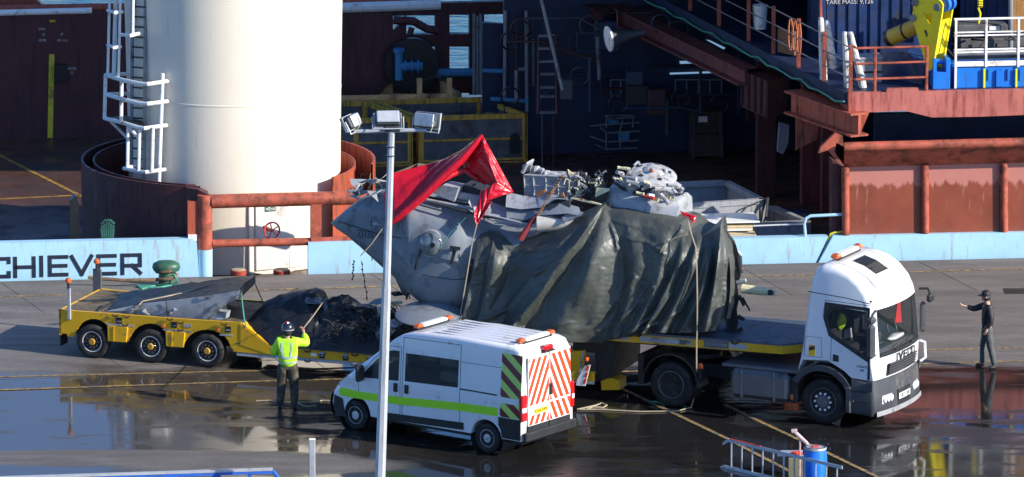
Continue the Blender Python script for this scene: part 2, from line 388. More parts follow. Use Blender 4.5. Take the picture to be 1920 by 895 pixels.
mat('grey_pipe', (.20, .22, .24), .45, var=.2, dirt=.2)
mat('pipe_blue', (.05, .22, .42), .45, var=.2)
mat('rope_teal', (.06, .30, .22), .8, var=.3); mat('rope_tan', (.40, .33, .22), .8, var=.3); mat('rope_brown', (.16, .10, .06), .9, var=.5, scale=12)
mat('sign_green', (.02, .10, .07), .5); mat('valve_red', (.60, .05, .03), .4, var=.2)
DZ = -.40                                                          # the deck lies a little below the quay
FD = sd(100, 260, DZ)                                              # far bulwark
ship = empty('ship', SP(sa(440, 450, 4), 4.6, DZ), 'red, white and light blue supply ship moored along the quay behind the lorry', 'ship')
def SX(px, py, d): return S(px, py, d)
def plate(pts, d, th, name, m, par=ship, inner=False, smooth=0):
    mb = MB(); mb.prism([S(x, y, d) for x, y in pts], QN*th); return mb.build(name, MATS[m], par, smooth=smooth)
aL, aR = sa(-700, 450, 0), sa(2900, 450, 0)
mb = MB(); mb.obox(SP(aL, .35, DZ-.3), QU*(aR-aL), QN*(FD+.4), Z*.3); mb.build('deck', MATS['deck_brown'], ship)
mb = MB(); mb.obox(SP(aL, .3, -5), QU*(aR-aL), QN*.05, Z*(5-.45)); mb.obox(SP(aL, FD+.8, -5), QU*(aR-aL), QN*.05, Z*(5-.45)); mb.build('hull', MATS['ship_blue'], ship)
bl = plate([(-420, 465), (362, 448.5), (369, 456), (374, 528), (-420, 560)], .42, .3, 'bulwark', 'ship_blue')
o0 = None
for ch, x0, x1, yb, yt in (('A', -62, -28, 520, 481), ('C', -14, 17, 519, 480), ('H', 29, 64, 518, 479), ('I', 78, 78.5, 516, 477), ('E', 94, 125, 515.5, 476.5), ('V', 135, 172, 514.5, 475.5), ('E', 185, 216, 513.5, 474.5), ('R', 230, 263, 512.5, 473)):
    p = S(x0, yb, .418); w = sa(x1, yb, .418)-sa(x0, yb, .418); h = sz(x0, yt, .418)-p.z
    stroke_letter(ch, p, QU, Z, w, h-.08, .092, MATS['letter_navy'], bl, .012)
plate([(578, 455), (702, 452), (800, 452), (800, 520), (578, 524)], .42, .3, 'bulwark', 'ship_blue')
plate([(1180, 452), (1553, 444), (1529, 494), (1180, 500)], .42, .3, 'bulwark', 'ship_blue')
plate([(1562, 443), (2700, 420), (2700, 475), (1533, 496)], .40, .35, 'bulwark', 'ship_blue')
for pts, r, m in (([(1511, 450), (1508, 420), (1511, 410), (1520, 405), (1585, 402)], .04, 'ship_blue'), ([(1553, 450), (1557, 439), (1565, 436), (1590, 434)], .025, 'marking_yellow')):
    mb = MB(); mb.path([S(x, y, .55) for x, y in pts], r); mb.build('handrail', MATS[m], ship)
# --- white crane pedestal inside its red coaming
PD = 4.6; pa = sa(440, 300, PD); PR = (sa(640, 300, PD)-sa(240, 300, PD))/2
pc = SP(pa, PD, DZ)
mb = MB(); mb.lathe([(PR-.06, 0), (PR-.03, 1.8), (PR+.0, 4.3), (PR+.008, 4.31), (PR+.008, 4.34), (PR+.001, 4.35), (PR+.05, 7), (PR+.2, 15), (PR+.6, 15.6), (PR+.6, 17)], pc, n=96)
ped = mb.build('crane_pedestal', MATS['ship_white'], ship)
def ring_az(th, r, z): return pc+QU*r*cos(th)+QN*r*sin(th)+Z*(z-DZ)
RC = (sa(703, 330, PD)-sa(152, 300, PD))/2; rca = (sa(703, 330, PD)+sa(152, 300, PD))/2; rc = SP(rca, PD, 0); rz = sz(152, 301, PD)
def rp(th, r, z): return Vector((rc.x, rc.y, 0))+QU*r*cos(th)+QN*r*sin(th)+Z*z
def arcwall(th0, th1, r0, r1, z0, z1, name, m, n=40, par=ship):
    mb = MB(); rows = []
    for i in range(n+1):
        t = th0+(th1-th0)*i/n; rows.append([rp(t, r0, z0), rp(t, r0, z1), rp(t, r1, z1), rp(t, r1, z0), rp(t, r0, z0)])
    mb.grid(rows); return mb.build(name, MATS[m], par)
arcwall(radians(75), radians(255), RC, RC-.06, DZ, rz, 'coaming', 'ship_red_deep_shade')  # left half of the ring wears the shade-darkened red
arcwall(radians(75), radians(252), RC-.30, RC-.34, DZ, rz-.02, 'coaming_lining', 'ship_red_deep_shade')
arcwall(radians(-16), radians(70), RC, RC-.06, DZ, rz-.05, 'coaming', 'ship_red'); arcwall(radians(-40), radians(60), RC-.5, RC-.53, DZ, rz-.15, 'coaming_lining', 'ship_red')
# ladder, cage and platform
def tubes(lst, r, name, m, par, n=6):
    mb = MB()
    for l in lst: mb.path([S(x, y, d) for x, y, d in l], r, n)
    return mb.build(name, MATS[m], par)
q = lambda pts, d: [(180+x/2.4875, y/2.4875, d) for x, y in pts]
tubes([[(250, -150, 3.55), (246, 345, 3.4)], [(274, -150, 3.15), (270, 345, 3.0)]], .045, 'ladder_stile', 'grey_pipe', ped)
tubes([[(247, y, 3.45), (273, y+2, 3.05)] for y in range(-140, 345, 19)], .022, 'ladder_rung', 'black_paint', ped)
tubes([[(x0, -150, d), (x0-7, 141+(8 if x0 > 215 else 0), d)] for x0, d in ((209, 3.8), (219, 3.9), (229, 3.3), (222, 4.2))]+[[(251, -150, 2.8), (249, 63, 2.8)]], .035, 'cage_bar', 'white_paint', ped)
tubes([[(202, 85, 3.8), (214, 89, 3.2), (227, 88, 3.3)], [(225, 65, 3.2), (245, 67, 2.7), (261, 63, 2.9)], [(202, 20, 3.8), (216, 24, 3.2), (230, 22, 3.3)]], .045, 'cage_hoop', 'white_paint', ped)
rails = [[(198, 141, 3.8), (228, 150, 3.0), (262, 157, 2.45), (276, 158, 2.3), (318, 152, 2.55)], [(198, 177, 3.8), (228, 186, 3.0), (262, 194, 2.45), (276, 195, 2.3), (316, 190, 2.55)], [(196, 222, 3.8), (228, 230, 3.0), (258, 239, 2.45), (270, 241, 2.3), (313, 235, 2.55)]]
tubes(rails, .052, 'platform_rail', 'white_paint', ped, 8)
tubes([[(198, 140, 3.8), (196, 223, 3.8)], [(228, 149, 3.0), (227, 230, 3.0)], [(305, 138, 2.5), (298, 346, 2.5)]], .05, 'platform_post', 'white_paint', ped, 8)
tubes([[(198, 141, 3.8), (236, 139, 4.3)], [(198, 177, 3.8), (236, 176, 4.3)], [(232, 316, 3.0), (262, 322, 2.45), (272, 323, 2.3), (310, 318, 2.55)], [(232, 316, 3.0), (256, 311, 3.2)]], .05, 'platform_rail', 'white_paint', ped, 8)
tubes([[(240, 236, 2.9), (239, 314, 2.9)], [(262, 240, 2.45), (260, 321, 2.45)], [(287, 239, 2.3), (285, 321, 2.3)], [(240, 236, 2.9), (262, 262, 2.8)], [(205, 225, 3.7), (238, 258, 3.6)]], .042, 'cage_bar', 'white_paint', ped)
mb = MB(); mb.prism([S(196, 223, 3.8), S(228, 230, 3.0), S(266, 239, 2.6), S(272, 231, 3.2), S(236, 219, 4.3)], Z*.03); mb.build('platform_grating', MATS['iron_dark'], ped)
# door with red hand wheel in the pedestal foot
th = atan2(-1, .36); nd = (QU*cos(th)+QN*sin(th)); td = Vector((-nd.y, nd.x, 0))
dc = S(506, 452, PD-PR*.935+.1); dc = Vector((dc.x, dc.y, 0))
mat('door_grey', (.62, .60, .57), .45, var=.06, dirt=.15, dcol=(.35, .30, .25))
mb = MB(); mb.obox(dc-td*.62-nd*.3+Z*DZ, td*1.5, nd*.40, Z*2.05, .02); fr = mb.build('door_frame', MATS['ship_white'], ped)
mb = MB(); mb.obox(dc-td*.46+nd*.10+Z*(DZ+.1), td*.93, nd*.05, Z*1.85, .02); door = mb.build('door', MATS['door_grey'], ped)
mb = MB(); mb.obox(dc+td*.48+nd*.10+Z*(DZ+.1), td*.36, nd*.03, Z*1.85, .01); mb.build('door_jamb', MATS['ship_white'], ped)
wc = S(506, 431, 1.35); mb = MB()
mb.path([wc+td*.21*cos(t)+Z*.21*sin(t)+nd*.12 for t in [2*pi*i/20 for i in range(20)]], .022, 6, closed=True)
for i in range(5): t = 2*pi*i/5+.5; mb.tube(wc+nd*.12, wc+nd*.12+td*.2*cos(t)+Z*.2*sin(t), .016, 5)
mb.tube(wc-nd*.35, wc+nd*.14, .045, 8); mb.build('hand_wheel', MATS['valve_red'], ped)
for y0, y1, m, tx in ((386, 391, 'letter_navy', None), (393, 403, 'sign_green', 'Exit')):
    p0 = dc+nd*.155; z0, z1 = sz(503, y1, 1.6), sz(503, y0, 1.6); mb = MB(); mb.obox(p0-td*.20+Z*z0, td*.30, nd*.008, Z*(z1-z0)); mb.build('exit_sign', MATS[m], ped)
    if tx: text(tx, p0-td*.01+nd*.011+Z*((z0+z1)/2), td, Z, .13, MATS['white_paint'], ped); text('<', p0-td*.15+nd*.011+Z*((z0+z1)/2), td, Z, .13, MATS['white_paint'], ped)
# pipe frame across the gap
def stub(x, y0, y1, r, d, name, m, n=16): mb = MB(); mb.tube(S(x, y0, d), S(x, y1, d), r, n); return mb.build(name, MATS[m], ship, smooth=40)
stub(384, 366, 467, .19, .62, 'frame_post', 'rail_red'); stub(384, 467, 530, .193, .62, 'frame_post_foot', 'ship_blue')
mb = MB(); mb.tube(S(396, 378, .62), S(735, 369, .62), .175, 16); mb.build('top_rail', MATS['rail_red'], ship, smooth=40)
mb = MB(); mb.tube(S(398, 457, .62), S(586, 453, .62), .10, 14); mb.tube(S(600, 452, .62), S(735, 446, .62), .09, 14); mb.build('lower_rail', MATS['rail_red'], ship, smooth=40)
plate([(583, 376), (603, 376), (603, 456), (583, 456)], .50, .28, 'frame_post', 'rail_red')
plate([(352, 378), (373, 378), (373, 470), (352, 470)], .55, .2, 'frame_plate', 'ship_red'); plate([(353, 440), (369, 440), (369, 452), (353, 452)], .52, .02, 'notice_plate', 'white_paint')
mb = MB(); mb.prism([S(349, 352, .95), S(372, 356, .7), S(392, 366, .6), S(392, 372, .6), S(372, 380, .7), S(349, 382, .95)], QN*.5); mb.build('corner_block', MATS['ship_red_deep_shade'], ship, smooth=0)
mat('bollard_red', (.38, .06, .04), .4, var=.2, dirt=.3, dcol=RUST)
for x, w in ((447, 15), (528, 16)):
    p = S(x, 500, 1.0); r = w/75; o = empty('mooring_bollard', (p.x, p.y, DZ), 'short red mooring bollard left of the pedestal door' if x < 500 else 'short red mooring bollard in front of the pedestal door', 'bollard', 'red bollards by the pedestal door')
    mb = MB(); z = sz(x, 506, 1.0)-DZ; mb.lathe([(r*.85, 0), (r*.8, z*.5), (r*.95, z*.6), (r, z*.7), (r, z*.97), (r*.93, z)], n=20); mb.build('barrel', MATS['bollard_red'], o, local=True)
    mb = MB(); mb.lathe([(r*.9, z), (r*.86, z+.012), (0, z+.012)], n=20); mb.build('cap', MATS['rope_tan'], o, local=True)
# --- far bulwark, its openings, marks
plate([(-700, 285), (-700, 38), (175, 20), (640, 11), (737, 9), (737, 150), (640, 255), (200, 262)], FD, .2, 'far_bulwark', 'ship_red_deep_shade')
mb = MB(); mb.tube(S(-700, 42, FD-.05), S(172, 20, FD-.05), .085, 10); mb.tube(S(640, 15, FD-.05), S(826, 9, FD-.05), .14, 10); mb.build('bulwark_cap', MATS['white_paint'], ship)
mb = MB(); mb.tube(S(-700, 28, FD+.1), S(826, 4, FD+.1), .11, 10); mb.build('bulwark_cap', MATS['ship_red'], ship)
plate([(92, 102), (102, 102), (99, 259), (89, 259)], FD-.03, .03, 'depth_mark', 'marking_yellow'); plate([(93, 38), (104, 38), (104, 42), (93, 42)], FD-.03, .03, 'depth_mark', 'marking_yellow')
plate([(103, 122), (126, 122), (126, 155), (103, 155)], FD-.2, .2, 'fire_box', 'black_paint')
mat('stencil', (.55, .52, .5), .6, var=.4)
for tx, x, y, s_ in (('SWL', 79, 55, .10), ('10.0t', 79, 76, .11), ('P', 116, 65, .12), ('50 mm', 117, 76, .10), ('HOSE', 134, 129, .11), ('10', 134, 137, .11), ('F', 82, 66, .12)): text(tx, S(x, y, FD-.012), QU, Z, s_, MATS['stencil'], ship)
fr = [([(737, 60), (762, 30), (762, 155), (737, 155)]), ([(816, 20), (843, 20), (843, 160), (816, 160)]), ([(880, 20), (908, 20), (908, 178), (880, 178)]), ([(737, 8), (1000, 2), (1000, 26), (737, 30)]), ([(740, 66), (905, 64), (905, 88), (740, 88)]), ([(737, 138), (906, 136), (906, 175), (737, 175)])]
mb = MB()
for f in fr: mb.prism([S(x, y, FD+.02*fr.index(f)) for x, y in f], QN*.25)
mb.build('port_frame', MATS['ship_red_deep_shade'], ship, smooth=0)
mb = MB(); mb.path([S(738, 38, FD-.2), S(775, 40, FD-.2), S(800, 54, FD-.2), S(822, 58, FD-.2)], .12, 8); mb.path([S(772, 52, FD-.3), S(768, 66, FD-.3)], .09, 8); mb.build('bent_pipe', MATS['ship_red_deep_shade'], ship)
mb = MB(); mb.tube(S(748, 150, FD-.6), S(748, 95, FD-.6), .11, 10); mb.lathe([(.16, 0), (.16, .1)], S(748, 98, FD-.6), n=12); mb.tube(S(748, 125, FD-.6), S(792, 125, FD-.6), .13, 10); mb.tube(S(795, 137, FD-.1), S(905, 136, FD-.1), .12, 10)
for x in (758, 770, 782): mb.tube(S(x, 125, FD-.6), S(x+2.5, 125, FD-.6), .2, 12)
mb.build('blue_pipework', MATS['pipe_blue'], ship)
mb = MB(); mb.lathe([(.75, 0), (.75, .12)], S(772, 122, FD-.35), QN, n=24); mb.build('valve_housing', MATS['black_paint'], ship)
tubes([[(889, 26, FD-.4), (889, 178, FD-.6)], [(895, 30, FD-.4), (895, 178, FD-.6)], [(901, 26, FD-.4), (901, 178, FD-.6)]], .045, 'riser_pipe', 'grey_pipe', ship)
# far deck: red slanted hatch upper left beyond the rail
plate([(-60, 22), (-60, -30), (35, -30), (88, 18), (60, 19), (20, 21)], FD+1.2, .4, 'hatch_cover', 'ship_red'); 
line2 = MB()
for (x0, y0, x1, y1) in ((-60, 262, 60, 322), (60, 322, 160, 372), (-60, 376, 150, 366)):
    a, c = W(x0, y0, DZ+.005), W(x1, y1, DZ+.005); d = (c-a).normalized(); qq = Vector((-d.y, d.x, 0))*.06; line2.prism([a-qq, c-qq, c+qq, a+qq], Z*.004)
line2.build('deck_line', MATS['deck_line'], ship, smooth=0)
# teal rope coil on the coaming, small fittings
mb = MB()
for k in range(6): mb.path([S(192+k*4, 415+abs(k-2.5)*3, .8), S(190+k*4.4, 430, .78), S(193+k*3.6, 452, .8)], .03, 5)
mb.path([S(190, 420, .82), S(196, 414, .8), S(206, 413, .8), S(214, 420, .82)], .035, 5)
tag(mb.build('rope_coil', mat('rope_teal_dark', (.02, .09, .07), .8, var=.4)), 'teal rope coil hung behind the blue bulwark at the dark coaming', 'rope')
mb = MB(); mb.prism([S(132, 376, 1.6), S(142, 368, 1.6), S(148, 384, 1.6), S(150, 455, 1.6), S(131, 455, 1.6)], QN*.4); mb.build('vent_trunk', MATS['black_paint'], ship, smooth=0)
# --- dark deckhouse behind the work deck
BD = 16.5
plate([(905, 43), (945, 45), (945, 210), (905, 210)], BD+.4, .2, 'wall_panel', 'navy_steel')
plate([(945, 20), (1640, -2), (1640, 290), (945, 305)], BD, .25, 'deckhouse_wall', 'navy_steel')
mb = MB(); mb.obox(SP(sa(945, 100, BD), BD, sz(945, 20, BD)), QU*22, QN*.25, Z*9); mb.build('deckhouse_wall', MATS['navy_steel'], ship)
tubes([[(948, 20, BD-.2), (946, 190, BD-.2)], [(987, 20, BD-.3), (988, 210, BD-.3)], [(968, 190, BD-.8), (968, 133, BD-.8), (972, 130, BD-.8), (985, 130, BD-.8)], [(1120, 70, BD-3), (1124, 150, BD-3)], [(1013, -10, 13), (1055, 170, 11.5)]], .05, 'stanchion', 'grey_pipe', ship)
tubes([[(905, 133, BD-.3), (945, 134, BD-.3)], [(920, 186, BD-.3), (990, 190, BD-.3)]], .06, 'blue_pipe', 'pipe_blue', ship)
tubes([[(1011, 70, 14), (1009, 215, 13)], [(1043, 72, 14), (1044, 215, 13)]], .05, 'stair_stile', 'ship_red_deep_shade', ship); 
mb = MB()
for y in (70, 94, 118, 142, 167, 184, 214): mb.obox(S(1011, y, 13.6), QU*.44, QN*.2, Z*.04)
mb.build('stair_tread', MATS['grey_pipe'], ship)
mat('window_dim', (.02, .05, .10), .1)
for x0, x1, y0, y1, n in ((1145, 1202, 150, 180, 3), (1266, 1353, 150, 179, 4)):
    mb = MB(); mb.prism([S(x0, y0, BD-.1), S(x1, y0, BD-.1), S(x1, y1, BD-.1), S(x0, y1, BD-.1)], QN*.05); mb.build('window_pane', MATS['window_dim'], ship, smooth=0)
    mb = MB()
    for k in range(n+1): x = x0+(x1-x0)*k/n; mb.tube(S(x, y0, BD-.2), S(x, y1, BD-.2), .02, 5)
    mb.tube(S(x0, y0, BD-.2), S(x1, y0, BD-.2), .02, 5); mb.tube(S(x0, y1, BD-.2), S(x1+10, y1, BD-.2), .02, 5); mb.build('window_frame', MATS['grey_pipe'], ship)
for pts, d in (([(1274, 111), (1300, 112), (1312, 119), (1275, 120)], BD-.1), ([(1256, 137), (1346, 134), (1346, 137), (1256, 140)], BD-.1), ([(1324, 75), (1331, 76), (1360, 90), (1357, 93)], BD-.1)):
    mb = MB(); mb.prism([S(x, y, d) for x, y in pts], QN*.03); mb.build('glow_slit', glow('slit_glow', (.35, .6, .9), .35) if 'slit_glow' not in MATS else MATS['slit_glow'], ship, smooth=0)  # glowing plates added for daylight in slit openings, not lamps
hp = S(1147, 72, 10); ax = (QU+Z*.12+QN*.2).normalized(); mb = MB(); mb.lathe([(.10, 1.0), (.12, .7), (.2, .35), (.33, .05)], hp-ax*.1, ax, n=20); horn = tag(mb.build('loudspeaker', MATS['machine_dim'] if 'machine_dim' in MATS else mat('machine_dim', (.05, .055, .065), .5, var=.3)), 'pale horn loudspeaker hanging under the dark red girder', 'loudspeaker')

mb = MB(); mb.lathe([(.33, .05), (.345, 0), (.30, -.02), (.1, -.03), (0, -.03)], hp-ax*.1, ax, n=24); mb.build('bell', MATS['white_paint'], horn)
# pipes, frames and cabinets crowding the covered deck
mat('dim_blue', (.012, .035, .07), .5, var=.3); mat('dim_red', (.045, .012, .014), .5, var=.3); mats_ = ['navy_steel', 'dim_red', 'machine_dim', 'dim_blue', 'black_paint', 'machine_dim']  # dim blue and red: pipe paint darkened to imitate the unlit deck
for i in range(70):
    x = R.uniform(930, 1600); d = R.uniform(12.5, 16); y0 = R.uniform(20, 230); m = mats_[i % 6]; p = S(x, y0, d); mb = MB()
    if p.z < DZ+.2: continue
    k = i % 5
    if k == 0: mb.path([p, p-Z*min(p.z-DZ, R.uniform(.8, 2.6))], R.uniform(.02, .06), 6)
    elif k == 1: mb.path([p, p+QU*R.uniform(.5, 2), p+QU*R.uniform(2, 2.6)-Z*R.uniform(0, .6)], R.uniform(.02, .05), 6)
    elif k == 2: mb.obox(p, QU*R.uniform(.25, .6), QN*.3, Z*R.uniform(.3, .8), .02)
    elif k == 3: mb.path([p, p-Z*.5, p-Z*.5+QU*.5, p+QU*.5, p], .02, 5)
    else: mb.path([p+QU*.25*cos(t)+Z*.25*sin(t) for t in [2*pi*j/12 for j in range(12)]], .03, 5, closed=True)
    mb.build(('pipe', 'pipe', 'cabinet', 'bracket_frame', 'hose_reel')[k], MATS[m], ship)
# ------------------------------------------------------------------ raised work platform at the right, red girders and equipment
PZ = sz(1591, 174, .6)
e0, e1 = W(1586, 178, PZ), W(1395, 78, PZ); e2 = W(1130, -60, PZ); e3 = W(980, -140, PZ)
far = SP(aR, 15, PZ); near_r = SP(aR, .75, PZ)
mb = MB(); mb.prism([e0+QN*.42, near_r+QN*.1, far, e3+QU*1, e2, e1], Z*-.32); mb.build('upper_deck', MATS['navy_steel'], ship, smooth=0)
bp_ = [(1591, 174), (1662, 173.5), (1664, 167), (1722, 166), (1723, 172), (2700, 151), (2700, 198), (1990, 213), (1843, 219), (1747, 220.5), (1697, 208), (1629, 211), (1612, 217), (1591, 216)]
mat('ship_red_streaky', (.46, .14, .11), .45, var=.15, scale=1.2, dirt=.42, dcol=(.20, .03, .025), streak=True, dscale=1.3)
plate(bp_, .6, .16, 'edge_beam', 'ship_red_streaky')
mb = MB(); mb.obox(S(1591, 216, .6), (e1-e0).normalized()*.02+QN*.001, QN*.6, Z*.55) if 0 else mb.prism([S(1591, 174, .58), S(1591, 216, .58), S(1575, 210, 1.5), S(1575, 167, 1.5)], QU*.05); mb.build('edge_beam_end', MATS['ship_red'], ship, smooth=0)
mat('ship_red_shade', (.17, .038, .036), .5, var=.25, scale=1.2, dirt=.35, dcol=(.05, .015, .012), streak=True)  # ship red darkened to paint shade on girder and columns
def girder(a, c, depth, wid, name, m):
    mb = MB(); d = (c-a); l = d.length; d.normalize(); n = Vector((-d.y, d.x, 0)).normalized()
    mb.obox(a-n*wid/2, d*l, n*wid, Z*.05); mb.obox(a-n*wid/2-Z*depth, d*l, n*wid, Z*.05); mb.obox(a-n*.04-Z*(depth-.05), d*l, n*.08, Z*(depth-.05)); return mb.build(name, MATS[m], ship)
GZ = PZ-.55
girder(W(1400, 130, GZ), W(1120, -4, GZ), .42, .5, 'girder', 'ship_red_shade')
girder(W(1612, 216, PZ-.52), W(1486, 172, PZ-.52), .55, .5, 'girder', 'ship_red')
girder(W(1130, 20, GZ), W(1040, -20, GZ), .42, .5, 'girder', 'ship_red_deep_shade')
mb = MB(); mb.prism([S(1600, 216, .62), S(1630, 211, .62), S(1613, 251, .62), S(1600, 252, .62)], QN*.5); mb.build('bracket', MATS['ship_red'], ship, smooth=0)
mb = MB(); p = W(1440, 221, PZ-1.6); p1 = W(1393, 200, PZ-1.6); 
mb.prism([p, p1, p1+Z*.95, p+Z*.95], QN*.5+QU*.55)
for k in range(5): qv = p.lerp(p1, k/4); mb.obox(qv-QU*.06-QN*.03, QU*.05, QN*.05, Z*.95)
mb.obox(p1-QN*.06-QU*.03, (p-p1), QN*.05, Z*.05); mb.build('bracket', MATS['ship_red_deep_shade'], ship, smooth=0)
for x, w, yt, yb, m in ((1437, 38, 200, 372, 'ship_red_deep_shade'), (1524, 44, 200, 385, 'ship_red_shade'), (1553, 26, 250, 400, 'ship_red_shade')):
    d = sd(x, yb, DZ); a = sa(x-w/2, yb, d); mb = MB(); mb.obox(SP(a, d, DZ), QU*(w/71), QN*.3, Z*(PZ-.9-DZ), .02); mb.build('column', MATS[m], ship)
mb = MB(); mb.prism([S(1492, 200, 3.2), S(1540, 214, 3.2), S(1532, 262, 3.2), S(1492, 282, 3.2)], QN*.05); mb.build('bracket', MATS['ship_red'], ship, smooth=0)
# red stanchions and wires along the slanting platform edge
ed = e1-e0; nst = 9; pts = [e0.lerp(e1, k/4) for k in range(5)]+[e1.lerp(e2, k/5) for k in range(1, 6)]
ins = Vector((.12, .1, 0))
mb = MB()
for p in pts: mb.obox(p+ins-Vector((.05, .05, 0)), Vector((.1, 0, 0)), Vector((0, .1, 0)), Z*1.25)
mb.build('stanchion', MATS['ship_red'], ship)
mb = MB()
for z in (.4, .78, 1.18): mb.path([p+ins+Z*z-Vector((0, .07, 0)) for p in pts], .018, 5)
mb.build('guard_wire', MATS['grey_pipe'], ship)
mb = MB(); mb.path([p+Z*(-.15-.12*abs(sin(i*1.9)))+Vector((-.05, -.1, 0)) for i, p in enumerate([pts[k].lerp(pts[k+1], t) for k in range(9) for t in (0, .33, .66)])], .025, 5); tag(mb.build('hose', MATS['rope_teal']), 'thin teal hose slung along the edge of the raised deck', 'hose')
mb = MB()
for i in range(3): p = pts[2].lerp(pts[3], .2*i)+ins; mb.path([p+Vector((.05*cos(t)+.02*i, -.12-.04*i, .75+.42*sin(t))) for t in [2*pi*j/14 for j in range(14)]], .022, 5, closed=True)
mat('rope_orange', (.45, .13, .05), .7, var=.4); tag(mb.build('rope_hank', MATS['rope_orange']), 'orange brown rope hank hung on the guard wires of the raised deck', 'rope')
mb = MB(); a = pts[3]+ins+Vector((.1, -.02, .05)); mb.obox(a, Vector((.42, -.5, 0)), Vector((.05, .05, 0)), Z*.62); tag(mb.build('wooden_board', mat('board_wood', (.16, .09, .05), .7, var=.3, scale=8)), 'brown board leaning inside the guard wires beside the rope hank', 'board')
lifes = [(pts[1], 0), (pts[3], 1)]
mb = MB(); a = pts[4]+ins+Vector((.3, .1, 0)); mb.lathe([(.16, .3), (.2, .9), (.21, .92), (.19, .93), (.15, .5)], a, n=16); tag(mb.build('bucket', MATS['white_paint']), 'white bucket standing on the raised deck behind the wires', 'bucket')
for k, dx in enumerate((0, .6, 1.25)):
    a = pts[7]+Vector((.5+dx, .4-dx*.5, 0)); mb = MB(); mb.lathe([(.29, 0), (.29, .42), (.305, .44), (.29, .46), (.29, .85), (.3, .87), (0, .87)], a, n=18)
    tag(mb.build('steel_drum', mat('drum_teal', (.10, .16, .17), .5, var=.2)), ('grey drum on the raised deck nearest the far end of the wires', 'grey drum on the raised deck between two other drums', 'grey drum on the raised deck nearest the white bucket')[k], 'drum', 'drums on the raised deck')
# red rail on the corner
def tubs(lst, r, d): 
    mb = MB()
    for l in lst: mb.path([S(x, y, dd) for x, y, dd in l], r, 6)
    return mb
tubs([[(1598, 84, 1.6), (1606, 91, .75), (1740, 87.5, .75)], [(1598, 118, 1.6), (1606, 120.5, .75), (1740, 116, .75)], [(1598, 148, 1.6), (1606, 149.5, .75), (1740, 145, .75)]], .032, 0).build('corner_rail', MATS['rail_red'], ship)
tubs([[(1641, 90, .75), (1640, 176, .75)], [(1738, 87, .75), (1737, 172, .75)]], .04, 0).build('rail_post', MATS['rail_red'], ship)
tubs([[(1538, -40, 2.6), (1539, 34, 2.6)]], .035, 0).build('rail_post', MATS['rail_red'], ship)
# --- white tapered fenders standing on the platform
mat('sleeve_white', (.62, .62, .60), .5, var=.15, dirt=.35, dcol=(.2, .18, .16), dscale=5)
for i, (x0, y0, x1, y1, d, lab) in enumerate(((1539, 33, 1545, 160, 2.4, 'taller whitish tube of the pair standing farther back on the raised deck'), (1550, 38, 1563, 128, 2.6, 'greyer leaning tube of the pair standing farther back on the raised deck'), (1584, 60, 1590, 165, 1.3, 'upright white tube of the sunlit pair behind the corner rail'), (1594, 60, 1619, 167, 1.25, 'leaning white tube of the sunlit pair behind the corner rail'))):
    a, c = S(x1, y1, d), S(x0, y0, d); mb = MB(); n = 8
    mb.path([a.lerp(c, t) for t in (0, .1, .4, .8, .97, 1)], [.09, .1, .095, .075, .07, .05], 10); tag(mb.build('white_tube', MATS['sleeve_white']), lab, 'tube', 'white tubes standing on the raised deck')
mb = MB(); a = S(1612, 164, 1.9); mb.obox(a, QU*.56, QN*.6, Z*.7, .02); lk = empty('storage_locker', (a.x, a.y, PZ), 'grey plastic locker box behind the corner rail of the raised deck', 'locker'); mb.build('body', mat('locker_grey', (.30, .31, .33), .5, var=.1), lk)
mb = MB(); mb.obox(a-QU*.02-QN*.02+Z*.702, QU*.6, QN*.64, Z*.06, .015); mb.build('lid', MATS['locker_grey'], lk); mb = MB(); mb.obox(a-QN*.012+Z*.36, QU*.56, QN*.01, Z*.05); mb.build('strap', MATS['black_paint'], lk)
# --- blue freight containers behind
def container(px, pyb, d, L_, Wd, H, m, lab, tx=None):
    p = SP(sa(px, pyb, d), d, PZ); o = empty('freight_container', p, lab, 'container')
    mb = MB(); mb.obox(p+QU*.05+QN*.05+Z*.1, QU*(L_-.1), QN*(Wd-.1), Z*(H-.15)); w = mb.build('wall', MATS[m], o)
    mb = MB()
    for k in range(int(L_/.28)): mb.obox(p+QU*(.14+k*.28)+Z*.15, QU*.12, QN*.06, Z*(H-.3))
    mb.build('corrugation', MATS[m], o)
    mb = MB()
    for aa in (0, L_-.12):
        for bb in (0, Wd-.12): mb.obox(p+QU*aa+QN*bb, QU*.12, QN*.12, Z*H)
    mb.build('corner_post', MATS[m], o); mb = MB(); mb.obox(p+QU*.12, QU*(L_-.24), QN*.1, Z*.14); mb.obox(p+QU*.12+Z*(H-.16), QU*(L_-.24), QN*.1, Z*.16); mb.build('side_rail', MATS[m], o)
    if tx: mb = MB(); pp = S(tx[1], tx[2], d-.02); text(tx[0], pp, QU, Z, .16, MATS['stencil'], o)
    return o
container(1540, 60, 5.2, 3.4, 2.4, 2.7, 'blue_container', 'dark blue container with white mass stencil behind the white tubes', ('TARE MASS: 9,126', 1593, 4))
container(1800, 60, 6.0, 6.0, 2.4, 2.6, 'blue_container', 'dark blue container behind the white safety rail')
mb = MB(); o = S(1655, 150, 2.6); c0 = [S(1648, 152, 2.6), S(1730, 168, 1.4), S(1733, 122, 1.4), S(1700, 98, 2.2), S(1650, 96, 2.9)]; mb.prism(c0, QN*1.2+QU*.5); bx = tag(mb.build('blue_housing', MATS['blue_container'], smooth=0), 'dark blue sloping machine housing with small white print behind the corner rail', 'housing')
dd = (c0[1]-c0[0]).normalized(); text('WINCH 12345', c0[0].lerp(c0[1], .55)+Z*.28-QN*.02-QU*.02, dd, Z, .01, MATS['stencil'], bx) if 0 else None
